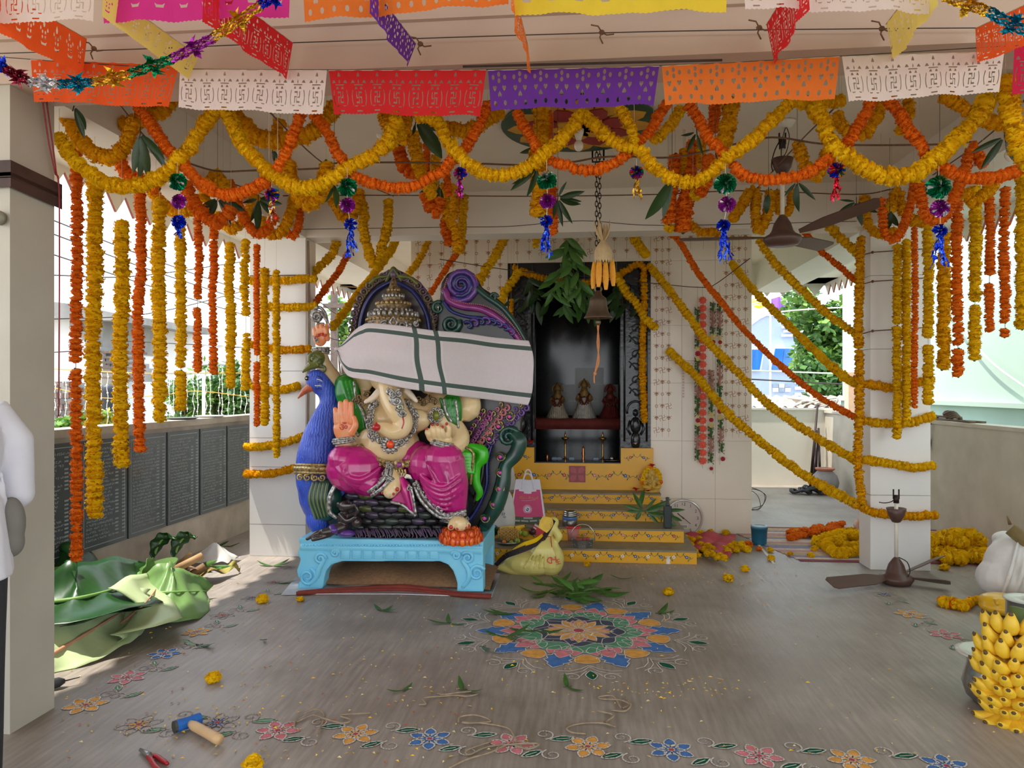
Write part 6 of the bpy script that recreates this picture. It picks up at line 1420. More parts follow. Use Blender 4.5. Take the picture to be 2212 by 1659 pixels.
# white bag behind it and white bag with handwriting
mPb = mat('thin_white_plastic', (222,220,214),.35, var=.04, trans=.2, bump=.15, bscale=14)
def softbag(px, py, z, w_, h_, label, tip, seed, dd=.05):
    c = at(px, py, z); kk = depth(c)/F; t = thing('plastic_bag', c, label, 'bag'); rs_ = random.Random(seed); ph = rs_.random()*6
    def fn(u, v):
        a = u*2*math.pi; wv = w_*kk*(1-v)**.55*(1+.10*math.sin(3*a+ph+4*v)) + .006; x = wv*math.cos(a)+tip*kk*v; y = dd*(1-v*.8)*math.sin(a)*(1+.12*math.sin(5*a+7*v)); return c+V((x, y, h_*kk*v))
    b = MB(); b.grid(fn, 30,16); b.tube(spline([fn(0,1), fn(0,1)+V((.012,0,.03)), fn(0,1)+V((.03,0,.055))],6),[.008,.012,.003],6, flat=.4); b.build('bag_body', mPb, t); return t, c, kk
softbag(1100,1080, Z3,14,72, 'tall white plastic bag behind the pink carrier bag', 6,1)
t, c, kk = softbag(1084,1137, Z2,27,78, 'white plastic bag with pen writing beside the statue feathers', 12,2)
mInk = mat('blue_ink', (50,50,110),.6)
for s, x, y, sz in (('umol', 1084,1092,.024),('5/9', 1084,1101,.034),('IW 57', 1081,1111,.034),('G!', 1090,1117,.026)): decal(text_mesh(s, sz, .0004), t, W(x, y, c.y-.056),1, mInk, -.2, 'writing')
# pineapple on a plate with fruit
c = at(1098,1174, Z1); kk = depth(c)/F; t = thing('fruit_plate', c, 'steel plate under the pineapple on the lowest step', 'plate'); MB().lathe([(0,.004),(.09,.004),(.13,.03),(.134,.032),(.09,0),(0,0)], c, 30).build('plate', mSteelB, t)
pc = c+V((.0,0,.085)); mPine = mat('pineapple_skin', (196,156,84),.7, var=.2, scale=50); p = thing('pineapple', c+V((0,0,.03)), 'tan pineapple lying on the plate with crown towards the statue', 'pineapple'); b = MB()
for i in range(11):
    x = -.085+.17*i/10; R = .056*math.sqrt(max(.05,1-(x/.098)**2))
    for j in range(13): a = j*2*math.pi/13+(i % 2)*.24; q = pc+V((x, R*math.cos(a), R*math.sin(a))); b.ell(q, (.011,.011,.011),6,4)
b.ell(pc, (.095,.052,.052),20,12); b.build('fruit', mPine, p)
b = MB()
for i in range(26): a = i*2.4; f = i/26; d = V((-1+.5*f, .7*math.cos(a)*(.3+f),.7*math.sin(a)*(.3+f)+.1)).normalized(); b.leaf(pc+V((-.085,0,0)), pc+V((-.085,0,0))+d*.10,.018,(0,0,1),0,4,.5,.15)
b.build('crown', mLeafD, p)
mBan = mat('banana_skin', (238,200,56),.45, col2=(222,176,40), scale=18); mBanT = mat('banana_tip', (96,74,40),.7)
def banana_mesh():
    b = MB(); P = spline([V((0,0,0)), V((.012,0,.03)), V((.018,0,.07)), V((.010,0,.11)), V((-.006,0,.135))],14); b.tube(P, [.004,.012,.0175,.0185,.0165,.009],8); b.tube([P[-1], P[-1]+V((-.004,0,.008))],[.006,.004],6,1); b.tube([P[0]+V((-.006,0,-.02)), P[0]],[.004,.005],6,1); return b.mesh('banana', [mBan, mBanT])
BM = banana_mesh()
for i, (dx, dz, ry, lb) in enumerate(((-.03,.135,1.5, 'small banana on top of the pineapple, nearer the crown'),(.03,.135,1.7, 'small banana on top of the pineapple, farther from the crown'),(.065,.13,1.4, 'small banana lying behind the pineapple end'))):
    o = link('banana', BM, None, Matrix.Translation(pc+V((dx-.05,.015*i, dz-.085))) @ Matrix.Rotation(ry, 4, 'Y') @ Matrix.Rotation(1.2,4, 'Z')); tag(o, lb, 'banana', 'bananas on the pineapple')
mGuava = mat('guava', (150,168,60),.5, var=.12, scale=20)
for i, (x, y, r_, m, lb) in enumerate(((1122,1150,.030, mGuava, 'green guava behind the pineapple end'),(1134,1153,.030, mGuava, 'green guava between pineapple and dark plum'),(1105,1172,.022, mGuava, 'green lime at the plate rim'),(1118,1168,.024, mGuava, 'green guava at the near rim of the plate'),(1089,1171,.018, mat('orange_fruit', (226,130,50),.5), 'small orange fruit at the plate rim'),(1150,1148,.034, mat('plum', (70,30,44),.35), 'dark plum beside the red carton'))):
    q = W(x, y, c.y-(.08 if y > 1160 else -.08)); b = MB(); b.ell(q, (r_, r_, r_*.95),16,10); b.tube([q+V((0,0, r_*.9)), q+V((.002,0, r_*1.15))],.003,5); tag(b.build('fruit', m), lb, 'fruit')
q = W(1166,1148, c.y+.12); t = thing('red_carton', q, 'small red and white carton leaning behind the yellow sack', 'box'); M = Matrix.Rotation(.5,3, 'Y'); MB().box((-.07,-.03,-.035),(.07,.03,.035),0, None).mesh
b = MB(); b.box((-.07,-.03,-.035),(.07,.03,.03)); o = b.build('carton', mat('carton_red', (214,60,74),.4), t, False); o.matrix_basis = Matrix.Translation(q) @ Matrix.Rotation(.5,4, 'Y'); b = MB(); b.box((-.071,-.031,.03),(.071,.031,.037)).box((-.068,-.0315,-.02),(-.04,-.030,.015)); o = b.build('carton_label', mWht, t, False); o.matrix_basis = Matrix.Translation(q) @ Matrix.Rotation(.5,4, 'Y')
# steel plate with a paper on the third step
c = at(1200,1081, Z3); t = thing('offering_plate', c, 'steel plate of offerings with white paper beside the pink bag', 'plate'); MB().lathe([(0,.006),(.10,.006),(.13,.05),(.134,.05),(.10,0),(0,0)], c+V((-.03,0,0)),28).build('plate', mSteelB, t)
b = MB(); b.grid(lambda u, v: c+V((-.02+.16*u, -.06+.09*v, .06+.03*u+.01*math.sin(6*v))),8,6); b.build('paper', mWht, t); b = MB(); b.ell(c+V((-.09,-.03,.055)),(.03,.03,.022)); b.tube([c+V((-.09,-.06,.04)), c+V((-.01,-.07,.03))],.02,10); b.build('brown_sweets', mat('brown_sweet', (134,92,44),.6), t)
q = at(1190,1070, Z3)+V((0,.05,.0)); b = MB(); b.ell(q+V((0,0,.04)),(.028,.028,.04)); tag(b.build('green_fruit', mat('betel_green', (60,100,66),.5)), 'dark green fruit next to white paper on the third step', 'fruit')
# steel canister, red-lidded jar, metal basket
c = at(1231,1136, Z2); kk = depth(c)/F; t = thing('steel_canister', c, 'shiny steel canister with a blue band behind the red-lidded jar', 'canister'); MB().lathe([(.066,0),(.068,.004),(.068,.06),(.066,.062)], c, 32).build('canister_body', mat('dull_steel', (120,116,110),.3, metal=.9), t); MB().lathe([(.0685,.06),(.070,.062),(.070,.088),(.0685,.09),(.066,.088)], c, 32).build('blue_band', mat('blue_enamel', (72,108,164),.3), t); MB().lathe([(.058,.09),(.062,.092),(.062,.104),(.058,.106),(.062,.108),(.062,.120),(.058,.122),(.061,.124),(.061,.14),(.05,.146),(0,.147)], c, 32).build('lid', mSteel, t)
c = at(1238,1166, Z1); t = thing('plastic_jar', c, 'pink translucent jar with a red lid on the lowest step', 'jar'); MB().lathe([(.056,0),(.058,.003),(.066,.115),(.064,.115),(.056,.006),(0,.006)], c, 32).build('jar_body', mat('pink_plastic', (232,152,148),.3, var=.03, trans=.3, transp=.12), t); MB().lathe([(.068,.112),(.072,.114),(.072,.124),(.066,.130),(.060,.126),(0,.126)], c, 32).build('lid', mat('red_plastic', (226,50,44),.3, var=.03), t)
c = at(1259,1185, Z1)+V((0,.05,0)); t = thing('metal_basket', c, 'octagonal embossed metal basket with an arched handle on the lowest step', 'basket')
MB().lathe([(.085,0),(.092,.03),(.105,.07),(.109,.073),(.105,.075),(.098,.068),(.08,.006),(0,.006)], c, 8, M=Matrix.Rotation(.39,3, 'Z') @ Matrix.Diagonal((1.0,.75,1)).to_3x3()).build('basket_body', mSteelB, t, False)
b = MB()
for k_ in range(8):
    a = k_*math.pi/4; o_ = c+V((.088*math.cos(a),.066*math.sin(a),.036)); 
    for j in range(5): b.ell(o_+V((.014*math.cos(j*1.256)*math.sin(a),.014*math.cos(j*1.256)*math.cos(a),.014*math.sin(j*1.256))),.006,6,5)
b.build('embossing', mSteelB, t); MB().tube(spline([c+V((-.103,0,.06)), c+V((-.10,0,.12)), c+V((-.055,0,.185)), c+V((0,0,.2)), c+V((.055,0,.185)), c+V((.10,0,.12)), c+V((.103,0,.06))],28),.0045,6).build('handle', mSteel, t)
b = MB(); b.box(c+V((-.06,-.04,.05)), c+V((-.005,.02,.085))); b.ell(c+V((.04,-.01,.075)),(.02,.02,.018)); b.ell(c+V((.012,-.02,.072)),(.02,.016,.016)); o = b.build('basket_contents', mat('brown_packets', (130,84,60),.6, col2=(190,60,50), scale=30), t); 
# yellow sack tied at the neck
YS = W(1150,1247,5.95).y
class KB(SB): pass
def S2(px, py, dy): return W(px, py, 6.02+dy)
_S, _KP = S, KP
S = S2; KP = depth(W(1160,1200,6.02))/F
sack = thing('yellow_sack', S2(1150,1246,0), 'pale yellow printed plastic sack tied with red string before the steps', 'sack')
b = SB(); b.E(1150,1216,.0,62,27,.13); b.E(1190,1208,.0,29,36,.14); b.T([(1140,1222,0),(1108,1226,-.01),(1070,1226,-.02)],[26,17,3],12); b.T([(1186,1200,0),(1187,1175,0),(1184,1156,0)],[28,20,8],12); b.T([(1170,1195,0),(1182,1168,0)],[24,9],10)
b.T([(1185,1154,0),(1190,1142,0),(1196,1128,.01)],[8,13,12],10); b.T([(1200,1146,-.02),(1207,1158,-.03),(1204,1170,-.03)],[8,9,4],10)
for i in range(8): x = 1132+11*i; b.T([(1182+.6*(i-4),1160,-.03),(1180+.45*(x-1180),1185,-.115),(x, 1228,-.13)],[1.4,2.6,1.2],7)
C('sack_body', b, mat('sack_yellow', (216,204,120),.35, var=.07, scale=8, bump=.1), sack, .008,3)
b = SB()
def strip(bb, pts, w0, mi=0, n=24):
    P = spline([S2(*p) for p in pts], n); 
    for i, (p, q) in enumerate(zip(P, P[1:])):
        nn = V((-(q-p).z, 0,(q-p).x)).normalized()*w0*KP*(.5+.5*math.sin(math.pi*min(1,.12+(i+.5)/n*.8))); bb.add([p-nn, q-nn, q+nn+V((0,.02,0)), p+nn+V((0,.02,0))],[(0,1,2,3)], mi)
strip(b, [(1070,1222,-.03),(1092,1202,-.09),(1122,1190,-.11),(1150,1178,-.10),(1172,1164,-.075),(1184,1146,-.055),(1197,1124,-.05)],6,0)
strip(b, [(1108,1190,-.06),(1130,1177,-.09),(1156,1168,-.085),(1172,1156,-.065)],4,1); strip(b, [(1172,1146,-.05),(1180,1132,-.05),(1182,1117,-.045)],15,1)
b.build('label_strip', [mat('sack_black', (40,26,28),.4), mat('sack_label_yellow', (240,200,24),.35, col2=(220,170,10), scale=20)], sack)
b = SB(); b.tube([S2(1184,1157,0)+V((.035*math.cos(a),.035*math.sin(a),.004*math.sin(a*2))) for a in np.linspace(0,6.28,16)[:-1]],.004,6, closed=True); b.T([(1190,1159,-.04),(1191,1170,-.08),(1192,1182,-.12)],[1,.8],5); b.build('tie_string', mat('red_string', (206,60,60),.6), sack)
for s, x, y, dy, r_, sz in (('C', 1187,1211,-.155,.2,.075),('H', 1196,1210,-.155,-.15,.075),('E', 1207,1214,-.14,-.3,.06)):
    me = text_mesh(s, sz, .001); me.materials.append(mat('sack_red', (216,64,36),.5)); link('lettering', me, sack, Matrix.Translation(S2(x, y, dy)) @ Matrix.Rotation(r_, 4, 'Y') @ Matrix.Rotation(math.pi/2,4, 'X'))
S, KP = _S, _KP
# clock leaning on the wall
c = W(1476,1119, SY-.07); R = .196; t = thing('wall_clock', V((c.x, c.y, c.z-R)), 'silver-rimmed round wall clock leaning on the tiles beside the steps', 'clock'); RX = Matrix.Rotation(math.pi/2,3, 'X')
MB().lathe([(R-.02,.0),(R, .0),(R+.003,.012),(R-.004,.03),(R-.016,.032),(R-.02,.012)], c, 56, M=RX, cap=False).build('rim', mat('clock_rim', (214,214,214),.15, metal=.6), t)
MB().lathe([(0,.008),(R-.018,.008)], c, 48, M=RX, cap=False).build('dial', mat('clock_dial', (206,200,190),.3, var=.02), t)
mNum = mat('clock_ink', (60,58,58),.5)
for h in range(1,13):
    if h in (7,8,9): continue
    a = math.pi/2-h*math.pi/6; me = text_mesh(str(h),.046,.0006); me.materials.append(mNum); link('numeral', me, t, Matrix.Translation(c+V((.145*math.cos(a),-.010,.145*math.sin(a)))) @ Matrix.Rotation(math.pi/2,4, 'X'))
b = MB(); b.tube([c+V((-.02,-.014,.02)), c+V((.07,-.014,-.055))],.003,5); b.tube([c+V((.0,-.014,0)), c+V((-.06,-.014,.05))],.004,5); b.ell(c+V((0,-.014,0)),.008,10,7); b.build('hands', mNum, t)
q = c+V((-.0,-.012,-.085)); MB().box(q+V((-.05,-.002,-.02)), q+V((.045,.002,.022))).build('window_frame', mWht, t, False); MB().box(q+V((-.042,-.004,-.013)), q+V((.037,-.001,.014))).build('date_display', mat('lcd_grey', (150,164,152),.3), t, False)
# dark bottle
c = at(1442,1140, Z2); kk = depth(c)/F; t = thing('dark_bottle', c, 'dark square bottle standing on the steps in front of the clock', 'bottle'); b = MB(); w_ = 8.4*kk; h_ = 48*kk
b.box(c+V((-w_, -w_, 0)), c+V((w_, w_, h_))); o = b.build('bottle_body', mat('bottle_dark', (44,54,56),.2, var=.1), t, False); bv = o.modifiers.new('b', 'BEVEL'); bv.width = .008; bv.segments = 3
MB().lathe([(.020, h_-.002),(.020, h_+.02),(.017, h_+.022),(.017, h_+.075),(.0, h_+.078)], c, 18).build('cap', mat('cap_grey', (70,74,74),.35), t)
# small idol dressed in marigolds
c = W(1414,1056,7.66); c = V((c.x-.03, c.y, Z4)); t = thing('small_idol', c, 'small brass-yellow elephant-headed idol ringed with marigolds on the top step', 'idol'); b = MB(); mId = mat('idol_yellow', (196,156,62),.4, var=.2, scale=40)
b.lathe([(.085,0),(.085,.02),(.07,.03),(.0,.035)], c, 20); b.ell(c+V((0,0,.09)),(.055,.045,.06)); b.ell(c+V((0,-.01,.165)),(.04,.035,.042)); b.tube(spline([c+V((0,-.04,.17)), c+V((.0,-.06,.12)), c+V((-.03,-.062,.09))],10),[.018,.012,.008],8)
for s in (-1,1): b.ell(c+V((s*.05,0,.165)),(.025,.008,.03)); b.tube(spline([c+V((s*.05,0,.12)), c+V((s*.075,-.03,.09)), c+V((s*.05,-.055,.10))],8),.014,8); b.ell(c+V((s*.05,-.03,.05)),(.045,.04,.022))
b.lathe([(.036,.195),(.04,.205),(.02,.235),(.004,.25)], c, 14); clay('figure', b, mId, t, .006,2)
for i in range(15):
    a = -.9+i*(5.0/14); flower(t, c+V((.088*math.cos(a),.0,.12+.115*math.sin(a))),(0,-1,0),.042, 'o' if i in (2,7,12) else 'y')
blossom(c+V((.005,0,.25)),.05, mRf, 'red hibiscus on top of the small yellow idol', n=7); blossom(V((*W(1400,1055,7.6).xy, Z4)),.055, mRf, 'red flower lying beside the small yellow idol'); blossom(V((*W(1374,1052,7.64).xy, Z4+.01)),.05, mRf, 'red flower on the top step behind the green leaf blades')
# leaf blades lying on the steps
def bladeset(base, items, label, mt, name='leaf_spray', wid=.25, grp=None):
    items = [(*q[:5], q[5]*1.4) for q in items]; t = thing(name, base, label, 'leaves', grp); st = MB(); st.tube([V(base), V(base)+V((0,.01,.02))],.004,5); st.build('stem', mStem, t)
    for (x0, y0, x1, y1, dy, wf) in items:
        a = W(x0, y0, base[1]+dy); b_ = W(x1, y1, base[1]+dy-.03); d = b_-a; L = d.length; z = d.normalized(); y = V((rg.uniform(-.4,.4),-1,.5)); x = y.cross(z).normalized(); y = z.cross(x)
        link('leaf', rg.choice(LM[mt]), t, Matrix.Translation(a) @ Matrix((x, y, z)).transposed().to_4x4() @ Matrix.Diagonal((L*wf, L*wf, L, 1)))
b0 = at(1392,1102, Z3); b0 = V((b0.x, 7.02, Z2+.03))
bladeset(b0,[(1388,1100,1367,1064,0,.7),(1385,1092,1392,1056,.02,.9),(1395,1098,1418,1076,0,.6),(1385,1102,1345,1090,-.02,.6),(1390,1104,1352,1104,-.02,.7),(1384,1106,1374,1124,-.04,1.4),(1400,1104,1435,1092,-.02,1.0),(1400,1108,1440,1112,-.04,.9),(1402,1110,1424,1132,-.04,.8),(1392,1106,1450,1078,.0,.5),(1440,1102,1480,1101,-.03,.7),(1448,1114,1474,1125,-.03,1.1),(1450,1124,1465,1148,-.05,1.0),(1430,1104,1428,1130,-.04,.7)], 'large green leafy spray tumbling over the steps beside the dark bottle', 'm')
b0 = at(1352,1055, Z4); bladeset(V((b0.x, b0.y, Z4+.012)),[(1352,1055,1327,1035,.0,.35),(1352,1056,1398,1050,0,.3),(1350,1056,1340,1058,-.02,.6),(1360,1057,1385,1058,-.02,.5)], 'long dark leaf blades on the top step', 'd')
blossom(at(1330,1053, Z4),.022, mWf, 'white bud at the end of the dark leaf blades')
# thread spool and red cloth with blossoms beside the steps
c = at(1443,1217,0); t = thing('thread_spool', c, 'small white thread spool at the foot of the lowest step', 'spool'); MB().lathe([(.026,0),(.026,.006),(.02,.008),(.024,.03),(.02,.055),(.026,.057),(.026,.063),(0,.063)], c, 20).build('spool', mWht, t)
mSari = mat('crimson_cloth', (176,34,60),.6, var=.12, scale=8, col2=(196,60,80))
b = MB(); A, B, D, E_ = WZ(1462,1158,0), WZ(1590,1160,0), WZ(1578,1208,0), WZ(1480,1195,0)
b.grid(lambda u, v: A.lerp(B, u).lerp(E_.lerp(D, u), v)+V((0,0,.008+.035*abs(math.sin(u*8+v*3))*math.sin(math.pi*min(1, max(0, u)))+.02*abs(math.sin(v*7-u*4)))),40,24); o = b.build('red_cloth', mSari); tag(o, 'crimson cloth dropped on the floor between clock and marigolds', 'cloth')
# ================================================================ painted floor drawings (chalk colours laid flat on the stone)
kO, kP, kB, kG, kS, kD, kW, kR = (mat('chalk_'+n, c, .9, var=.16, scale=25, spec=.1) for n, c in (('orange', (214,156,80)),('pink', (206,124,132)),('blue', (76,116,176)),('green', (92,146,116)),('slate', (76,80,96)),('dark_green', (30,88,66)),('white', (216,212,206)),('red', (168,76,86))))
kF = mat('chalk_faded', (186,174,166),.9, var=.1, spec=.1)
KM = [kO, kP, kB, kG, kS, kD, kW, kR, kF]
class KD(MB):
    def poly(s, pts, mi, z): return s.add([(p[0], p[1], z) for p in pts],[tuple(range(len(pts)))], mi)
    def line(s, pts, wd, mi=6, z=.0034, closed=False):
        P = [V((p[0], p[1],0)) for p in pts]; n = len(P)
        for i in range(n if closed else n-1):
            a, b = P[i], P[(i+1) % n]; d = b-a
            if d.length < 1e-6: continue
            d.normalize(); q = V((-d.y, d.x, 0))*wd*.5; a = a-d*wd*.25; b = b+d*wd*.25
            s.add([(v.x, v.y, z) for v in (a-q, b-q, b+q, a+q)],[(0,1,2,3)], mi)
        return s
def pet(c, a, r0, r1, wd, tip=1, n=7, shape=None):
    """a petal outline around direction a between radii r0 and r1"""
    d = (math.cos(a), math.sin(a)); e = (-d[1], d[0]); prof = shape or ((0,.12),(.2,.62),(.45,1),(.7,.78),(.88,.4),(1,0))
    L = [(r0+(r1-r0)*t, w*wd) for t, w in prof]
    pts = [(c[0]+d[0]*r+e[0]*w, c[1]+d[1]*r+e[1]*w) for r, w in L]+[(c[0]+d[0]*r-e[0]*w, c[1]+d[1]*r-e[1]*w) for r, w in L[::-1] if w > 0]
    return pts
def spiral2(c, r, turns, a0, sg=1, n=20): return [(c[0]+r*(1-.8*i/n)*math.cos(a0+sg*turns*6.283*i/n), c[1]+r*(1-.8*i/n)*math.sin(a0+sg*turns*6.283*i/n)) for i in range(n+1)]
Kc = WZ(1250,1363,0); kc = (Kc.x, Kc.y); b = KD(); LW = .008
frond = ((0,.10),(.18,.55),(.34,.62),(.40,.95),(.55,.70),(.62,.95),(.75,.5),(.82,.55),(1,0)); lob = ((0,.3),(.3,.9),(.6,1),(.8,.95),(.9,.6),(.95,.2),(.97,0))
for k in range(10):
    a = k*.6283+.1; P = pet(kc, a, .36,.64,.085, shape=frond); b.poly(P, 2,.0018); b.line(P, LW*.7, closed=True)
for k in range(10):
    a = k*.6283+.1+.314; P = pet(kc, a, .42,.56,.07, shape=lob); b.poly(P, 0,.0018); b.line(P, LW*.6, closed=True)
for k in range(10):
    a = k*.6283+.1
    for da, wd, r1 in ((-.17,.045,.44),(.17,.045,.44),(0,.055,.49)): P = pet(kc, a+da, .30, r1, wd); b.poly(P, 1,.0021 if da else .0023); b.line(P, LW*.6, closed=True)
for k in range(9):
    a = k*.698; P = pet(kc, a, .2,.40,.12); b.poly(P, 3,.0025); b.line(P, LW*.6, closed=True, z=.0035); b.line(spiral2((kc[0]+.34*math.cos(a+.35), kc[1]+.34*math.sin(a+.35)),.03,1.2, a), LW*.5, z=.0036)
P = [(kc[0]+(.265+.022*math.cos(8*t))*math.cos(t), kc[1]+(.265+.022*math.cos(8*t))*math.sin(t)) for t in np.linspace(0,6.283,97)[:-1]]; b.poly(P, 4,.0027); b.line(P, LW*.7, closed=True, z=.0036)
for k in range(16): P = pet(kc, k*.3927+.2,.05,.195,.032); b.poly(P, 1,.0029); b.line(P, LW*.5, closed=True, z=.0037)
for k in range(12): P = pet(kc, k*.5236,.03,.215,.034); b.poly(P, 0,.0031); b.line(P, LW*.5, closed=True, z=.0038)
P = [(kc[0]+.035*math.cos(t), kc[1]+.035*math.sin(t)) for t in np.linspace(0,6.283,17)[:-1]]; b.poly(P, 7,.0039); b.line(P, LW*.5, closed=True, z=.0041)
for k in range(10):
    a = k*.6283+.1+.314; d = (math.cos(a), math.sin(a)); e = (-d[1], d[0]); q = lambda r, w: (kc[0]+d[0]*r+e[0]*w, kc[1]+d[1]*r+e[1]*w)
    P = pet(kc, a, .66,.78,.032); b.poly(P, 5,.0018); b.line(P, LW*.6, closed=True)
    for s in (-1,1):
        b.line(spiral2(q(.74, s*.10),.05,1.3, a+s*1.5, s), LW*.6); b.line([q(.58,0), q(.63, s*.05), q(.66, s*.11), q(.655, s*.17)], LW*.6); b.line([q(.6,0), q(.66, s*.04), q(.69, s*.09), q(.70, s*.15)], LW*.55); b.line([q(.66, s*.02), q(.71, s*.05), q(.73, s*.06)], LW*.5)
o = b.build('floor_medallion', KM, floor, False); o['label'] = 'large round painted flower drawing in orange, blue, pink and green'
def kflower(px, py, ci, R, fade, a0=0):
    c = WZ(px, py, 0); c = (c.x, c.y); b = KD(); wc = 8 if fade else 6
    for k in range(6): P = pet(c, a0+k*1.047+.52, R*.25, R, R*.26); (b.poly(P, ci, .0018) if ci is not None and k % 1 == 0 and not fade else None); b.line(P, .006, wc, closed=True)
    for k in range(6): P = pet(c, a0+k*1.047, R*.1, R*.55, R*.17); b.poly(P, 6 if ci is None else ci, .0022); b.line(P, .005, wc, closed=True, z=.0037)
    P = [(c[0]+R*.12*math.cos(t), c[1]+R*.12*math.sin(t)) for t in np.linspace(0,6.283,11)[:-1]]; b.poly(P, 7,.0039)
    o = link('floor_flower', b.mesh('floor_flower', KM, False), floor); return c
def kleaf(c, a, R, fade=False):
    b = KD(); P = pet(c, a, 0, R, R*.22); b.poly(P, 3 if fade else 5,.0018); b.line(P, .006,8 if fade else 6, closed=True); b.line([(c[0]+R*t*math.cos(a), c[1]+R*t*math.sin(a)) for t in (.25,.5,.8)],.004,6)
    e = (c[0]-.02*math.cos(a), c[1]-.02*math.sin(a)); b.line(spiral2((e[0]+.05*math.cos(a+1.5), e[1]+.05*math.sin(a+1.5)),.045,1.3, a-1.6),.006,8 if fade else 6); link('floor_leaf', b.mesh('floor_leaf', KM, False), floor)
front = [(300,1566,0,1),(470,1562,2,1),(600,1579,1,0),(768,1587,0,0),(928,1597,2,0),(1105,1608,1,0),(1270,1614,0,0),(1450,1621,2,0),(1640,1634,1,0),(1840,1643,0,0),(2045,1656,2,0)]
cs = [kflower(x, y, ci, .098, fd, i*.3) for i, (x, y, ci, fd) in enumerate(front)]
for i in range(len(cs)-1):
    m_ = ((cs[i][0]+cs[i+1][0])/2,(cs[i][1]+cs[i+1][1])/2); f_ = i < 2
    kleaf((m_[0]-.03, m_[1]-.05),-2.7+.2*(i % 2),.10, f_); kleaf((m_[0]+.0, m_[1]+.05),.25,.11, f_)
lefts = [(185,1524,0),(275,1464,1),(355,1413,2),(425,1366,0),(480,1330,1),(545,1292,2),(590,1258,1),(625,1226,2)]
for i, (x, y, ci) in enumerate(lefts):
    c = kflower(x, y, ci, .10-.004*i, True if i > 3 else False, i*.4)
    if i < 6: kleaf((c[0]+.13, c[1]+.10),1.0,.09, True); kleaf((c[0]+.05, c[1]+.17),2.2,.08, True)
for i, (x, y, ci) in enumerate(((1912,1284,2),(1966,1327,0),(2042,1371,1),(1870,1250,6))):
    c = kflower(x, y, ci if ci != 6 else None, .10, i in (0,3), i*.4)
    if i < 3: kleaf((c[0]+.03, c[1]-.14),-1.1,.09, True); kleaf((c[0]-.05, c[1]-.20),-2.0,.08, True)
# ================================================================ scattered petals
rp_ = random.Random(31); mPe = [mat('petal_yellow', (240,196,40),.8, var=.1), mat('petal_cream', (214,196,140),.8, var=.15), mat('petal_rust', (186,104,50),.8, var=.15), mat('petal_straw', (176,150,96),.8, var=.15)]
b = MB()
def petal(x, y, l, mi):
    a = rp_.random()*6.28; d = V((math.cos(a), math.sin(a),0)); n = V((-d.y, d.x, 0))*l*.22; p = V((x, y, .0045)); h = V((0,0, rp_.uniform(.002,.007))); b.add([p-d*l*.5, p-n+h, p+d*l*.5, p+n+h*.5],[(0,1,2,3)], mi)
for i in range(620):
    q = WZ(rp_.uniform(130,1000) if i < 430 else rp_.uniform(900,2150), rp_.uniform(1240,1650)**1.0,0); petal(q.x, q.y, rp_.uniform(.012,.026), rp_.choice((0,0,1,1,2,3,3)) if i < 430 else rp_.choice((0,1,1,1,3)))
for cx, cy, n in ((1400,1500,40),(1540,1480,30),(1380,1215,50),(1560,1250,70),(1750,1200,60),(1520,1195,90),(2060,1230,40),(1160,1440,16),(1310,1485,14),(520,1540,10)):
    for i in range(n): q = WZ(cx+rp_.gauss(0,50), cy+rp_.gauss(0,14),0); petal(q.x, q.y, rp_.uniform(.012,.024), rp_.choice((0,0,1)))
tag(b.build('fallen_petals', mPe, None, False), 'loose yellow and cream petals scattered over the stone floor', 'petals', kind='stuff')
# single blossoms
mf_group = 'single marigolds on the floor'
def loose(px, py, col, dia, label, group=mf_group, z=0, tilt=0):
    p = at(px, py, z); o = link('marigold', rg.choice(FL[col]), None, Matrix.Translation(p+V((0,0, dia*.33))) @ Matrix.Rotation(rg.uniform(-.5,.5)+tilt, 4, 'X') @ Matrix.Rotation(rg.uniform(0,6),4, 'Z') @ Matrix.Diagonal((dia*1.1, dia*1.1, dia*1.1,1))); return tag(o, label, 'flower', group)
for px, py, c, d_, lb in ((566,1302,'y',.075,'yellow marigold on the floor before the sheet corner'),(648,1299,'y',.05,'small yellow marigold at the sheet edge before the bench'),(460,1474,'y',.07,'yellow marigold alone on the open floor behind the hammer'),(545,1662,'y',.07,'yellow marigold at the very bottom of the picture near the pliers'),(1268,1222,'y',.05,'yellow marigold on the floor before the lowest step'),(1444,1286,'y',.075,'yellow marigold beyond the drawn medallion, nearest to it'),(1573,1255,'y',.075,'yellow marigold on the shiny floor, second from the steps corner'),(1609,1234,'y',.065,'yellow marigold on the shiny floor just past the shrine wall'),(1666,1210,'y',.06,'yellow marigold beside the floor edge strip'),(1640,1189,'o',.05,'flat orange marigold near the blue bucket'),(1664,1192,'y',.055,'yellow marigold tucked behind the floor edge strip'),(1752,1204,'y',.06,'yellow marigold at the mat corner'),(1760,1190,'y',.065,'yellow marigold on the mat beside the coils'),(1707,1200,'d',.05,'dull yellow marigold on the floor beside the mat'),(2040,1232,'y',.075,'yellow marigold fallen in front of the big yellow heap'),(2052,1212,'y',.07,'yellow marigold at the foot of the big yellow heap')):
    loose(px, py, c, d_, lb)
for i, (px, py) in enumerate(((1474,1172),(1468,1185),(1478,1198),(1485,1208),(1492,1182),(1500,1196),(1506,1205),(1513,1180),(1520,1192),(1528,1202),(1536,1199),(1496,1170),(1483,1165),(1542,1204),(1550,1210),(1564,1211),(1530,1184),(1556,1206),(1510,1168),(1538,1190))): loose(px, py, 'y', .065, 'yellow marigold strewn over the crimson cloth beside the steps', 'marigolds on the crimson cloth', .03)
for i, (px, py) in enumerate(((1566,1190),(1578,1186),(1586,1180),(1594,1186),(1604,1188),(1614,1192),(1572,1196),(1590,1194),(1602,1182))): loose(px, py, 'y', .07, 'yellow marigold in the row at the shrine wall corner', 'marigolds at the shrine wall corner')
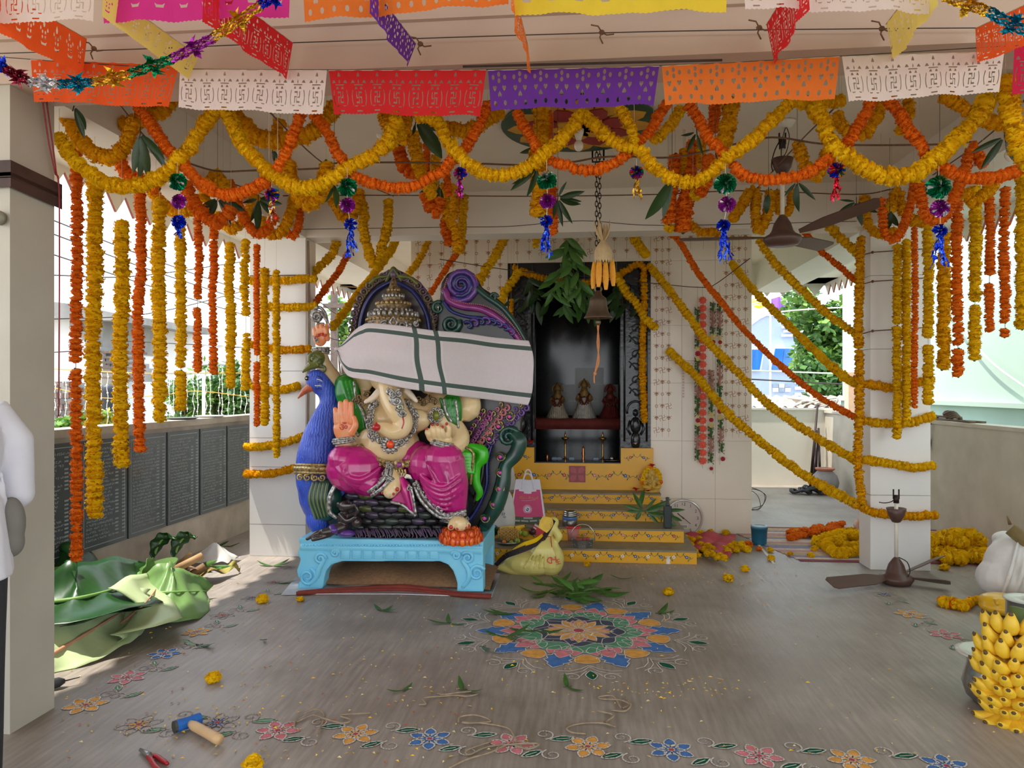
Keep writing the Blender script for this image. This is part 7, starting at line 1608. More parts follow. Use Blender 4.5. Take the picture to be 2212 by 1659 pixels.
loose(1616,1181, 'o', .075, 'orange marigold in the row at the shrine wall corner')
for px, py, lb in ((1514,1158, 'yellow marigold against the wall, next to the clock'),(1534,1152, 'yellow marigold in the small cluster under the paper strings'),(1544,1148, 'topmost yellow marigold of the small cluster under the paper strings'),(1568,1156, 'lone yellow marigold against the wall under the last paper string')): loose(px, py, 'y', .075, lb)
# ---------------------------------------------------------------- mat with coils and heaps of marigolds
mm = [mat('mat_'+n, c, .9, var=.15, scale=30) for n, c in (('pink', (190,140,146)),('tan', (186,160,128)),('violet', (140,130,164)),('cream', (206,186,174)),('maroon', (130,60,74)))]
A, B, D, E_ = at(1660,1139,0), at(1880,1139,0), at(2170,1219,0), at(1742,1213,0)
y0, y1 = E_.y, A.y; x0 = E_.x-.05; mt_ = thing('striped_mat', V((2.6,6.9,0)), 'striped pink and violet mat spread under the marigold heaps', 'mat'); n = 22
for i in range(n):
    f0, f1 = i/n, (i+1)/n; xs = x0-(.55*f0 if 1 else 0); b = MB(); b.box((x0-.42*f0, y0+(y1-y0)*f0,.001),(3.72, y0+(y1-y0)*f1-.004,.006)); link('stripe', b.mesh('stripe', mm[4] if i in (0, n-1) else mm[(i*3+i//4) % 4], False), mt_)
rh = random.Random(77)
for i in range(46):
    t = i/45; px = 1705+115*rh.random(); py = 1163-(px-1705)*.18+rh.uniform(-9,5); loose(px, py, 'o', .075, 'orange marigold in the loose heap on the striped mat', 'orange marigold heap on the mat', .01+.05*rh.random()*(abs(px-1775) < 40))
for px, py, lb in ((1721,1152, 'yellow marigold lying on top of the orange heap'),(1784,1160, 'yellow marigold in front of the orange heap')): loose(px, py, 'y', .07, lb, z=.02)
def coil(pix, zs, label, dia=.085, col='y'):
    P = [V((*at(x, y, 0).xy, z)) for (x, y), z in zip(pix, zs)]; return garland(P, col, dia, label, 'coiled marigold garlands on the mat', .42)
coil([(1855,1172),(1830,1170),(1800,1180),(1770,1184),(1765,1178),(1790,1172),(1825,1160),(1858,1158)],[.04]*8, 'yellow garland coil on the mat, nearest the orange heap')
coil([(1862,1202),(1840,1203),(1810,1206),(1795,1196),(1785,1186),(1800,1182),(1830,1190),(1860,1188)],[.04]*8, 'yellow garland coil on the mat in front, touching the pillar')
coil([(1830,1166),(1850,1176),(1870,1182),(1880,1170),(1860,1160)],[.05,.09,.1,.09,.05], 'yellow garland loop on the mat behind the pillar edge')
HX = lambda f: 2.78+.9*f
for i, (lb, x0_, x1_, yy, zz) in enumerate((('deepest yellow garland of the big heap beside the parapet', 2.70,3.45,7.25,.06),('second yellow garland of the big heap, along its back', 2.72,3.58,7.08,.06),('yellow garland through the middle of the big heap', 2.74,3.62,6.9,.06),('yellow garland at the front of the big heap', 2.80,3.60,6.75,.055),('upper yellow garland piled on the big heap back', 2.74,3.2,7.15,.15),('upper yellow garland piled on the big heap middle', 2.8,3.5,6.98,.15),('yellow garland crowning the big heap next to the pillar', 2.74,3.05,7.1,.22),('yellow garland crowning the big heap next to the parapet', 3.2,3.5,6.96,.20),('short yellow garland closing the heap at the white sack', 3.35,3.64,6.72,.07))):
    n = 9; P = [V((x0_+(x1_-x0_)*j/(n-1), yy+.07*math.sin(j*2.2+i), zz*(1 if 0 < j < n-1 else .8)+.015*math.sin(j*3+i))) for j in range(n)]
    if i in (1,2,3,5): P += [V((p.x-.03, p.y-.09, p.z)) for p in P[::-1][1:6]]
    garland(P, 'y', .092, lb, 'garlands in the big yellow heap', .45)
P = [at(x, y, .03) for x, y in ((2185,1302),(2150,1300),(2110,1297),(2092,1303),(2080,1311),(2060,1307),(2036,1302),(2040,1295),(2062,1300),(2085,1306))]
g_ = garland(P, 'y', .05, 'thin mixed yellow and orange garland lying before the yellow plastic sack', 'floor garland', .45)
for o in list(g_.children)[3::5]:
    if o.name.startswith('marigold'): o.data = FL['o'][0]
# ---------------------------------------------------------------- green leaves on the floor
b0 = at(1235,1278,0); rl = random.Random(8); t = thing('mango_leaf_heap', b0, 'heap of green mango leaves on the floor in front of the yellow sack', 'leaves')
for i in range(44):
    px, py = 1235+rl.gauss(0,34),1272+rl.uniform(-16,18); p = at(px, py, .01+.10*rl.random()*max(0,1-abs(px-1245)/70)); a = rl.uniform(0,6.28); z = V((math.cos(a), math.sin(a)*.8, rl.uniform(-.1,.35))).normalized(); y = V((rl.uniform(-.3,.3), rl.uniform(-.5,.1),1)); x = y.cross(z).normalized(); y = z.cross(x); L = rl.uniform(.13,.22)
    if p.z+z.z*L < .008: z.z = abs(z.z); x = V((0,0,1)).cross(z).normalized(); y = z.cross(x)
    link('leaf', rl.choice(LM['m' if i % 3 else 'g']), t, Matrix.Translation(p) @ Matrix((x, y, z)).transposed().to_4x4() @ Matrix.Diagonal((L*1.35, L*1.35, L, 1)))
def fleaf(px, py, angs, L, label, mt='m'):
    c = at(px, py, .008); t = thing('fallen_leaf', c, label, 'leaf', 'single leaves on the floor')
    MB().tube([c+V((-.02,0,0)), c, c+V((.02,.01,0))],.002,5).build('stem', mStem, t)
    for a in angs:
        a = math.radians(a); z = V((math.cos(a), math.sin(a), rl.uniform(.05,.3))).normalized(); y = V((0,0,1)); x = y.cross(z).normalized(); y = z.cross(x); l = L*rl.uniform(.85,1.1)
        link('leaf', rl.choice(LM[mt]), t, Matrix.Translation(c) @ Matrix((x, y, z)).transposed().to_4x4() @ Matrix.Diagonal((l*1.1, l, l, 1)))
for a in ((1160,1278,(170,20),.16,'leaf with a stalk just beside the mango leaf heap'),(1345,1250,(-20,160),.12,'single green leaf between steps and medallion, next to the heap'),(1422,1325,(30,60),.16,'green leaf at the far rim of the drawn medallion'),(1110,1325,(170,185),.20,'green leaf pair on the far edge of the medallion, bench side'),(1155,1362,(0,175),.18,'bright leaf pair lying on the blue petals of the medallion'),(1095,1375,(40,-40,150),.17,'spread leaves on the orange petals of the medallion'),(1042,1396,(-60,),.14,'leaf curling beside the medallion, bench side'),(968,1345,(100,190,-10),.13,'three leaf sprig between bench and medallion'),(824,1318,(60,130,-10),.13,'small three leaf sprig before the bench'),(430,1392,(-20,160),.13,'curled leaf alone on the floor behind the loose marigold'),(568,1382,(-50,),.06,'tiny leaf on the floor in line with the bench edge'),(868,1492,(70,200),.09,'leaf standing up on the open floor between hammer and medallion'),(1000,1490,(110,-20),.11,'leaf beside the coil of thin rope'),(1226,1484,(100,-30),.11,'leaf below the medallion front rim'),(590,1222,(10,60,170),.16,'dark leaf sprig beside the bench near the pillar'),(598,1258,(0,20),.15,'leaf beside the sheet corner near the bench')): fleaf(*a)
# ---------------------------------------------------------------- ropes on the floor
mJute = mat('jute_rope', (150,132,108),.95, var=.2, scale=50)
def frope(pix, label, r=.004, zs=.006):
    P = [at(x, y, zs+.004*(i % 3)) for i, (x, y) in enumerate(pix)]; tag(MB().tube(spline(P, len(P)*6), r, 6).build('rope', mJute), label, 'rope', 'jute ropes on the floor')
frope([(905,1522),(920,1520),(915,1508),(955,1504),(985,1502),(1010,1504),(1032,1498),(1012,1494),(960,1500),(945,1498)], 'thin jute rope looping beside the upright leaves')
frope([(1345,1530),(1360,1522),(1340,1512),(1300,1510),(1295,1505),(1325,1504),(1342,1530)], 'small jute loop near the medallion front')
frope([(1320,1534),(1350,1536),(1362,1522),(1350,1505)], 'curl of jute rope overlapping the small loop',)
frope([(1265,1585),(1235,1582),(1225,1572),(1255,1563),(1300,1562),(1330,1570),(1310,1560),(1325,1545),(1290,1535)], 'jute rope bend between medallion and front border')
frope([(990,1560),(995,1548),(1030,1545),(1060,1558),(1020,1562),(998,1560),(1040,1562),(1095,1572),(1110,1590),(1115,1605)], 'jute rope tangle at the middle of the front border')
frope([(970,1659),(1010,1640),(1060,1625),(1100,1608),(1140,1618),(1160,1606),(1060,1612),(1015,1630),(1010,1620),(1060,1602)], 'jute rope heap over the pink border flower')
frope([(635,1570),(642,1552),(680,1532),(700,1545),(690,1575),(685,1590)], 'jute rope arch over the pink border flower near the hammer')
frope([(640,1560),(675,1545),(700,1552),(740,1562),(758,1555),(735,1545),(800,1540)], 'jute rope tail stretching from the arch')
# ---------------------------------------------------------------- tools
h0, h1 = at(378,1570,.03), at(434,1552,.03); hc = h0.lerp(h1,.5); hx = (h1-h0).normalized(); hz = V((0,0,1)); hy = hz.cross(hx)
t = thing('club_hammer', V((hc.x, hc.y, 0)), 'blue club hammer with a wooden handle lying on the floor', 'hammer'); Mh = Matrix((hx, hy, hz)).transposed()
b = MB(); b.lathe([(.024,-.055),(.027,-.05),(.027,-.035),(.025,-.02),(.025,.02),(.027,.035),(.027,.05),(.024,.055)], hc, 10, M=Mh @ Matrix.Rotation(math.pi/2,3, 'Y')); o = b.build('hammer_head', mat('hammer_blue', (26,96,178),.4, var=.08), t, False)
b = MB(); b.lathe([(.026,-.062),(.0265,-.05),(.02,-.05)], hc, 10, M=Mh @ Matrix.Rotation(math.pi/2,3, 'Y')); b.build('striking_face', mat('hammer_steel', (84,82,78),.5, metal=.6), t, False)
he = at(474,1598,.028); ha = hc; d = (he-ha); b = MB(); b.tube([ha+d*f for f in (.08,.16,.2,.3,.6,.86,.9,.93,1.0)],[.016,.018,.021,.021,.021,.022,.0225,.021,.021],14); b.tube([ha+d*.905, ha+d*.915],.0228,14); b.build('handle', mat('bamboo', (206,170,124),.5, var=.1, scale=8, stretch=(1,1,1)), t)
t = thing('pliers', at(330,1640,0), 'pliers with red grips and steel jaws lying open on the floor', 'pliers'); j = at(322,1632,.012)
mJaw = mat('jaw_steel', (150,150,150),.3, metal=.85); mGrip = mat('grip_red', (166,26,36),.4)
for k_, (tip, h_) in enumerate(((at(301,1620,.010),[(318,1634),(326,1640),(333,1652),(345,1664),(352,1672)]),(at(303,1617,.012),[(322,1630),(338,1634),(350,1642),(362,1650)]))):
    b = MB(); b.tube([tip, tip.lerp(j, .5), j, j+(j-tip)*.25],[.003,.008,.012,.008],8, flat=1.2); b.build('jaw', mJaw, t)
    b = MB(); b.tube(spline([at(x, y, .012) for x, y in h_],14),[.007,.009,.010,.0095,.010,.007],10); b.build('grip', mGrip, t)
MB().lathe([(.008,-.012),(.009,0),(.008,.012)], j, 14).build('pivot', mJaw, t)
b0 = at(118,1476,.03); t = thing('power_drill', b0+V((-.05,0,-.03)), 'black power drill on the floor half hidden behind the front pillar', 'drill'); mDr = mat('drill_black', (40,42,46),.5)
tip = at(172,1463,.035); d = (tip-b0).normalized(); b = MB(); b.tube([b0-d*.22, b0-d*.10, b0-d*.04, b0+d*.02, b0+d*.045],[.035,.037,.026,.024,.010],14); b.tube([b0-d*.17+V((0,.02,-.0)), b0-d*.2+V((-.02,.17,-.005))],[.022,.026],10); b.build('drill_body', mDr, t); MB().tube([b0+d*.04, tip],[.004,.002],6).build('bit', mIron, t)
# ---------------------------------------------------------------- blue bucket, wire coil, tools in the far corner
c = at(1640,1175,0); t = thing('paint_bucket', c, 'teal blue lidded bucket at the shrine wall corner', 'bucket'); kk = depth(c)/F
MB().lathe([(15*kk, 0),(15.3*kk, .005),(17*kk, 33*kk),(17.6*kk, 33*kk),(17.8*kk, 38*kk),(16.5*kk, 38.5*kk)], c, 30).build('bucket_body', mat('bucket_teal', (36,104,132),.45, var=.08), t); MB().lathe([(17.8*kk, 37.5*kk),(17.2*kk, 40*kk),(13*kk, 40.3*kk),(12.5*kk, 39*kk),(0,39*kk)], c, 30).build('lid', mat('lid_pale', (150,180,196),.4), t)
P = [W(x, y, 9.4) for x, y in ((1624,1053),(1645,1062),(1655,1075),(1640,1100),(1620,1106),(1600,1090),(1615,1060),(1636,1070),(1642,1096),(1622,1110),(1605,1095),(1620,1058),(1650,1066),(1648,1090),(1625,1098))]
tag(MB().tube(spline([V((p.x, p.y, max(.01, p.z))) for p in P],60),.004,5).build('wire_coil', mWire), 'loose coil of thin dark wire standing beyond the shrine wall', 'wire')
cx = W(1765,1040,11.5)
for i, (xt, yt, xb, lb) in enumerate(((1766,875,1750, 'tallest dark pole leaning in the far parapet corner'),(1765,930,1762, 'thick dark pole in the middle of the corner bundle'),(1768,925,1772, 'dark pole at the mint wall side of the corner bundle'),(1764,950,1757, 'short dark pole of the corner bundle'))):
    a_, b_ = W(xt, yt, 11.82), W(xb, 1045,11.45); b_.z = .0; tag(MB().tube([b_, a_],[.022,.016],8).build('pole', mIron), lb, 'pole', 'poles leaning in the far corner')
c = W(1782,1058,10.95); c.z = 0; t = thing('water_pot', c, 'grey round pot with an orange rim in the far parapet corner', 'pot'); MB().lathe([(.10,0),(.17,.08),(.19,.17),(.16,.27),(.10,.33),(.11,.36)], c, 24).build('pot_body', mat('grey_pot', (150,146,146),.6, var=.1), t); MB().lathe([(.10,.33),(.13,.35),(.135,.37),(.09,.37),(.08,.3)], c, 24).build('rim', mat('terracotta', (190,116,88),.7), t)
rr = random.Random(2); b = MB()
for i in range(7): q = c+V((-.25+.07*i*rr.random()-.1,-.1+.1*rr.random(),.04)); b.tube([q+V((.13*math.cos(a),.09*math.sin(a),.03*i/3+.02*math.sin(3*a))) for a in np.linspace(0,6,14)],.018,6)
tag(b.build('black_hose', mat('black_hose', (42,42,44),.6)), 'black hose dumped in a coil by the grey pot', 'hose')
# things lying on the right parapet
b = MB()
for i, (x0_, y0_, x1_, y1_, r_) in enumerate(((2012,890,2110,905,.018),(2012,880,2070,886,.02),(2015,895,2110,908,.015))): p = WX(x0_, y0_, 3.80); q = WX(x1_, y1_, 3.80); p.z = 1.185+.03*(i == 1); q.z = p.z; o = tag(MB().box((-.03,0,0),(.03,1.0,.02)).build('plank', mat('old_wood', (112,92,72),.8, var=.2, scale=10)),('longest weathered plank on top of the right-hand parapet', 'upper short plank stacked on the parapet', 'second long plank on the parapet, nearer the edge')[i], 'plank', 'planks lying on the parapet'); o.matrix_basis = Matrix.Translation((3.76+.05*i, q.y, p.z-.02+.0001*i)) @ Matrix.Rotation(.12*i-.1,4, 'Z') @ Matrix.Diagonal((1, max(.3, p.y-q.y),1,1))
p = WX(2062,893,3.82); p.z = 1.20; b = MB()
for i in range(4): b.tube([p+V((.03*math.cos(a),.12*math.sin(a)+.03*i, .015*i+.015*math.sin(2*a))) for a in np.linspace(0,6,14)],.016,6)
b.tube(spline([p+V((-.05,.25,0)), p+V((-.12,.3,-.1)), p+V((-.1,.32,-.3)), p+V((-.13,.34,-.36))],10),.012,6); tag(b.build('cloth_rope', mat('brown_rag', (96,78,62),.9, var=.25)), 'brown rag rope bundled on the parapet planks, one end hanging', 'rope')
for px, lb in ((395, 'flat dark tray lying on the memorial wall'),(455, 'pale round plate lying on the memorial wall')):
    p = WX(px, 903,-3.6); p.z = 1.226; MB_ = MB().lathe([(0,.004),(.10,.004),(.14,.016),(.143,.014),(.10,0),(0,0)], p, 24); tag(MB_.build('plate', mat('dark_plate', (70,70,66),.5) if px < 420 else mat('pale_plate', (206,200,190),.5)), lb, 'plate')
# ---------------------------------------------------------------- sacks, pots and bananas at the right
c = at(2225,1300,0); t = thing('white_sack', c, 'bulky white woven sack leaning against the parapet beside the heap', 'sack'); b = MB(); kk = depth(c)/F
b.ell(c+V((.02,.12,.22)),(.26,.2,.24),18,12); b.ell(c+V((.08,.14,.36)),(.20,.16,.12),16,10); b.ell(c+V((-.12,.1,.14)),(.18,.18,.15),14,10); b.ell(c+V((-.05,.2,.40)),(.1,.08,.06))
for i in range(6): b.tube(spline([c+V((-.22+.08*i, -.06,.05)), c+V((-.18+.08*i, -.09,.22)), c+V((-.08+.06*i, .0,.42))],8),[.012,.02,.01],7)
clay('sack_body', b, mat('white_woven', (222,220,216),.5, var=.05, bump=.2, bscale=20), t, .012,3)
c = at(2215,1335,0); t = thing('yellow_plastic_sack', c, 'flattened yellow plastic sack lying before the white one', 'sack'); b = MB(); b.ell(c+V((-.02,.05,.06)),(.24,.16,.065),18,10); b.ell(c+V((-.12,.07,.09)),(.13,.12,.05),16,10); b.ell(c+V((.06,-.08,.05)),(.16,.08,.05)); b.tube(spline([c+V((-.2,-.02,.1)), c+V((0,-.06,.12)), c+V((.2,-.08,.1))],10),.03,8); clay('sack_body', b, mat('yellow_plastic', (224,174,36),.3, var=.06, bump=.1, bscale=15), t, .01,3)
a_, b_ = W(2182,1142,5.6), W(2260,1200,5.5); tag(MB().tube([a_, a_.lerp(b_, .4), b_],[.045,.052,.06],14).tube([a_+V((0,0,.03)), a_+V((-.02,0,.09))],[.012,.004],6).build('cut_plantain', mat('plantain_stem', (138,124,72),.6, var=.2, scale=10, col2=(110,84,52))), 'cut banana stem leaning over the white sack', 'stem')
c = at(2224,1408,0); t = thing('steel_pot', c, 'tall steel cooking pot with a flat lid behind the bananas', 'pot'); kk = depth(c)/F; MB().lathe([(42*kk, 0),(44*kk, .01),(44*kk, 112*kk),(42*kk, 112*kk)], c, 36).build('pot_body', mSteelB, t); MB().lathe([(49*kk, 112*kk),(49.5*kk, 114*kk),(40*kk, 115*kk),(36*kk, 112*kk),(18*kk, 113*kk),(14*kk, 117*kk),(3*kk, 117*kk),(2*kk, 121*kk),(0,121*kk)], c, 36).build('lid', mat('lid_aluminium', (214,214,206),.4, metal=.3), t)
c = at(2146,1520,0); t = thing('round_steel_vessel', c, 'round-bellied shiny steel water vessel with a lid beside the bananas', 'pot'); kk = depth(c)/F; MB().lathe([(36*kk, 0),(52*kk, 16*kk),(60*kk, 42*kk),(54*kk, 68*kk),(50*kk, 84*kk),(50*kk, 108*kk),(56*kk, 110*kk)], c, 40).build('vessel_body', mSteel, t); MB().lathe([(72*kk, 108*kk),(73*kk, 110*kk),(62*kk, 113*kk),(56*kk, 110*kk),(30*kk, 111*kk),(26*kk, 114*kk),(0,114*kk)], c, 40).build('lid', mat('lid_aluminium', (214,214,206),.4, metal=.3), t)
c = at(2205,1576,0); kk = depth(c)/F; t = thing('banana_bunch', c, 'big bunch of ripe yellow bananas standing among the steel pots', 'bananas'); cen = c+V((.02,.10,120*kk)); st = MB(); st.tube([cen+V((.03,0,-.20)), cen, cen+V((.03,.02,.26))],[.03,.035,.03],10); st.build('stalk', mat('stalk_green', (92,110,58),.6, var=.15), t)
rb = random.Random(14); RX_, RY_, RZ_ = .085,.085,.15
hands = 9
for h in range(hands):
    f = h/(hands-1); z = -.175+.36*f; rad = .12*math.sqrt(max(.12,1-((f-.42)/.68)**2)); n = int(6+6*math.sin(math.pi*min(1, f+.12)))
    for i in range(n):
        a = -math.pi*1.02+1.10*math.pi*(i+.5*(h % 2))/n+rb.uniform(-.08,.08); o_ = V((math.cos(a), math.sin(a),0)); up = (f-.55)*1.1+rb.uniform(-.15,.15)
        z_ = (o_+V((0,0, up))).normalized(); x_ = V((0,0,1))-z_*z_.z; x_ = -x_.normalized(); y_ = z_.cross(x_); base = cen+o_*rad*.35+V((.0,0, z)); s = rb.uniform(.88,1.08)
        link('banana', BM, t, Matrix.Translation(base) @ Matrix((x_, y_, z_)).transposed().to_4x4() @ Matrix.Diagonal((s*1.75, s*1.75, s*rb.uniform(.84,1.0),1)))
# ---------------------------------------------------------------- banana leaves heaped at the left
mBL = [mat('banana_leaf_dark', (30,74,30),.35, var=.2, scale=4, trans=.15), mat('banana_leaf_pale', (196,212,160),.5, var=.06, scale=5, trans=.2), mat('banana_leaf_mid', (122,160,92),.42, var=.12, scale=5, trans=.2), mat('midrib_pink', (196,140,110),.6), mat('midrib_green', (120,160,80),.5)]
def bleaf(pts, wdt, mi, rib, label, roll=0, fold=.25, grp='cut banana leaves heaped by the memorial wall'):
    P = spline([V(p) for p in pts],26); b = MB(); n = len(P)-1; N = 10; rows = []
    for i, p in enumerate(P):
        d = (P[min(i+1, n)]-P[max(i-1,0)]).normalized(); sd = d.cross(V((0,0,1)))
        if sd.length < .1: sd = V((1,0,0))
        sd.normalize(); up = sd.cross(d); u = i/n; ww = wdt*.5*min(1,(math.sin(math.pi*min(1,.06+u*.94)))**.55)
        sd = sd*math.cos(roll)+up*math.sin(roll); up = sd.cross(d)
        rows.append([p+sd*ww*k+up*(fold*ww*abs(k)**1.5-.10*wdt*abs(k)**3*math.sin(u*7+k*2)+.01*math.sin(u*30+k*3)) for k in np.linspace(-1,1, N+1)])
    o = len(b.v); b.v += [(q.x, q.y, max(q.z, .004+.0003*abs(q.x))) for r in rows for q in r]
    for i in range(n):
        for k in range(N): a = o+i*(N+1)+k; b.f.append((a, a+1, a+N+2, a+N+1)); b.m.append(0)
    t = thing('banana_leaf', P[0], label, 'leaf', grp); bl = b.build('blade', mBL[mi], t); sd = bl.modifiers.new('t', 'SOLIDIFY'); sd.thickness = .002
    MB().tube([q+V((0,0,.006)) for q in P],[.012,.010,.006,.003],7).build('midrib', mBL[rib], t)
bleaf([at(80,1330,.16), at(170,1308,.20), at(260,1282,.20), at(350,1256,.12)],.66,0,4, 'largest dark green banana leaf spread along the floor', -.4)
bleaf([at(80,1306,.25), at(180,1292,.28), at(270,1268,.24), at(330,1250,.14)],.58,0,4, 'dark green banana leaf lying over the largest one', -.55)
bleaf([at(100,1235,.28), at(160,1222,.34), at(215,1222,.26), at(250,1232,.1)],.42,0,4, 'dark banana leaf rising against the memorial wall', -.5)
bleaf([at(85,1432,.06), at(175,1378,.10), at(250,1332,.12), at(320,1290,.14)],.42,1,3, 'pale underside banana leaf at the very front of the heap', -.6,.12)
bleaf([at(235,1368,.03), at(280,1335,.12), at(318,1300,.20), at(345,1262,.16)],.50,1,3, 'pale banana leaf with a pink midrib crossing the front one', -.5,.12)
bleaf([at(300,1285,.14), at(350,1282,.16), at(400,1280,.14), at(448,1278,.05)],.50,2,4, 'mid green banana leaf arched at the heap end', -.75,.1)
bleaf([at(340,1312,.02), at(380,1310,.04), at(420,1300,.03), at(440,1290,.03)],.26,2,4, 'short pale green leaf piece on the floor at the heap end', -.5,.1)
bleaf([at(200,1230,.22), at(240,1224,.24), at(290,1222,.26)],.17,1,4, 'white folded leaf tongue on top of the dark leaves', -.3,.1)
bleaf([at(285,1262,.18), at(305,1235,.22), at(320,1245,.14)],.22,2,4, 'yellow-green leaf curl behind the rolled leaf', .6)
c = at(338,1272,.12); t = thing('banana_leaf', c, 'rolled light green banana leaf standing up like a cone', 'leaf', 'cut banana leaves heaped by the memorial wall'); b = MB()
def cone(u, v): a = -2.4+u*6.0; r_ = (.015+.12*v)*(1+.10*u); return c+V((r_*math.cos(a), r_*math.sin(a)*.8,-.08+.22*v+.06*v*math.sin(a*.8+1.0)))
b.grid(cone, 30,10); b.build('blade', mBL[2], t); MB().tube([c+V((.0,-.02,-.1)), c+V((.0,.03,.0))],.012,7).build('midrib', mBL[4], t)
mDry = mat('dry_leaf', (150,118,84),.8, var=.3, scale=10, col2=(110,78,56)); mTan = mat('tan_stalk', (176,140,96),.7, var=.15, scale=8)
p = [at(405,1245,.03), at(450,1240,.06), at(490,1232,.06), at(517,1232,.02)]; b = MB(); P = spline(p, 20); b.grid(lambda u, v: P[min(20, round(u*20))]+V((0,(v-.5)*.30*math.sin(math.pi*min(1,.1+u*.85)),.05*math.sin(u*14+v*5)*.5+.05*abs(v-.5))),20,8); tag(b.build('dried_leaf', mat('yellowing_leaf', (166,160,60),.7, col2=(120,92,60), scale=5)), 'yellowing dried banana leaf at the far end of the heap', 'leaf')
for i, (x0_, y0_, z0_, x1_, y1_, z1_, r_, lb) in enumerate(((375,1232,.12,437,1200,.22,.030, 'thickest tan banana stalk on the heap'),(382,1222,.08,412,1196,.18,.02, 'thin tan stalk behind the thickest one'),(400,1250,.03,442,1222,.12,.03, 'lower brown stalk lying under the thickest one'))): tag(MB().tube([at(x0_, y0_, z0_), at(x1_, y1_, z1_)],[r_, r_*.9],12).build('stalk', mTan if i < 2 else mDry), lb, 'stalk', 'banana stalks on the leaf heap')
c = at(455,1212,.03); b = MB(); rc = random.Random(6); b.grid(lambda u, v: c+V((-.16+.34*u, -.08+.26*v, max(0.0,.13*math.sin(math.pi*u)*math.sin(math.pi*v)+.02*math.sin(u*9+v*7)*math.sin(v*9-u*5)))),26,20); tag(b.build('plastic_bag', mPb), 'crumpled white plastic bag behind the banana stalks', 'bag')
b = MB()
for i in range(16): q = at(385+rc.gauss(0,14),1240+rc.gauss(0,6),.03+.05*rc.random()); a = rc.random()*6; b.leaf(q, q+V((.16*math.cos(a),.1*math.sin(a),.03)),.05,(0,0,1),0,5,.5,.2)
tag(b.build('dried_leaves', mDry), 'shrivelled brown leaf scraps under the banana stalks', 'leaves', kind='stuff')
bladeset(at(440,1232,.06),[(430,1228,470,1210,.0,.7),(440,1230,500,1222,0,.5),(425,1232,460,1236,-.02,.6),(435,1226,480,1228,0,.6)], 'light green leaf strips beyond the banana stalks', 'g'); bladeset(at(470,1180,.0)+V((0,0,.01)),[(470,1180,495,1168,.0,.5),(468,1182,500,1180,0,.4),(480,1186,520,1172,0,.2)], 'green leaf strips against the memorial wall foot', 'm')
for px, py, lb in ((330,1185, 'dark leaf curling up against the memorial wall'),(375,1182, 'second dark leaf curling against the memorial wall, nearer the stalks')):
    q = at(px, py+30,.15); bleaf([q, q+V((.03,.02,.12)), q+V((.10,.03,.20)), q+V((.18,.0,.18))],.12,0,4, lb, .7)
# ================================================================ the man at the picture edge
mSh = mat('white_shirt', (222,222,232),.8, var=.03, bump=.15, bscale=9); mTr = mat('dark_trousers', (46,48,52),.8, var=.15, scale=30); mSkn = mat('skin_brown', (128,84,62),.55, var=.06); mHair = mat('black_hair', (22,20,20),.5)
pc_ = V((-2.225,2.42,0)); man = thing('person', pc_, 'person in a white shirt and dark trousers at the picture edge, arms bent', 'person')
def Q(x, y, z): return pc_+V((x, y, z))       # faces -X: towards the street
b = MB()
b.ell(Q(0,0,1.60),(.095,.078,.12),16,12); b.tube([Q(0,0,1.42), Q(-.01,0,1.53)],[.062,.055],12); b.ell(Q(-.085,0,1.59),(.022,.016,.022)); b.ell(Q(-.07,0,1.545),(.03,.03,.018))
for s in (-1,1): b.ell(Q(.0, s*.08,1.6),(.022,.014,.034)); b.ell(Q(-.078, s*.032,1.625),(.014,.016,.01))
b.tube([Q(-.10,-.19,1.06), Q(-.24,-.10,1.09)],[.04,.03],10); b.tube([Q(-.10,.19,1.06), Q(-.24,.08,1.07)],[.04,.03],10)
for s, zz in ((-1,1.09),(1,1.07)):
    b.ell(Q(-.28, s*.07, zz),(.05,.035,.024))
    for k in range(4): b.tube([Q(-.31, s*.07+(k-1.5)*.018, zz), Q(-.345, s*.06+(k-1.5)*.018, zz-.006), Q(-.36, s*.05+(k-1.5)*.017, zz-.028)],[.010,.009,.007],7)
    b.tube([Q(-.27, s*.05, zz+.01), Q(-.31, s*.03, zz+.02)],[.011,.008],7)
for s in (-1,1): b.tube([Q(0, s*.10,.88), Q(.0, s*.10,.5), Q(.01, s*.10,.1)],[.085,.062,.042],12); b.tube([Q(.05, s*.10,.045), Q(-.05, s*.10,.045), Q(-.14, s*.105,.03)],[.035,.045,.03],10)
b.ell(Q(0,0,.95),(.11,.15,.12)); b.ell(Q(0,0,1.25),(.10,.16,.2))
clay('body', b, mSkn, man, .01,3)
b = MB(); b.ell(Q(.012,0,1.635),(.10,.084,.10),16,12); b.ell(Q(.04,0,1.60),(.075,.08,.10)); clay('hair', b, mHair, man, .01,2)
b = MB(); b.ell(Q(0,0,1.28),(.128,.185,.2),18,12); b.ell(Q(0,0,1.06),(.13,.17,.2),18,12); b.tube([Q(0,0,1.1), Q(.0,0,.82)],[.15,.185],18)
for s in (-1,1):
    b.tube([Q(.01, s*.15,1.425), Q(.06, s*.215,1.30), Q(.055, s*.235,1.12), Q(-.02, s*.215,1.06), Q(-.16, s*.14,1.08)],[.065,.068,.062,.06,.048],14); b.ell(Q(.055, s*.235,1.1),.062)
    for k in range(5): b.tube([Q(.05-.03*k, s*.295,1.10-.005*k), Q(.0-.02*k, s*.27,1.02+.012*k)],[.008,.014],6)
b.tube([Q(0,0,1.45), Q(-.005,0,1.49)],[.085,.068],14)
for k in range(9): a = k*.7; b.tube([Q(.13*math.cos(a),.17*math.sin(a),1.2), Q(.15*math.cos(a+.2),.18*math.sin(a+.2),1.0), Q(.175*math.cos(a+.1),.18*math.sin(a+.1),.83)],[.006,.014,.012],6)
clay('shirt', b, mSh, man, .011,4)
b = MB()
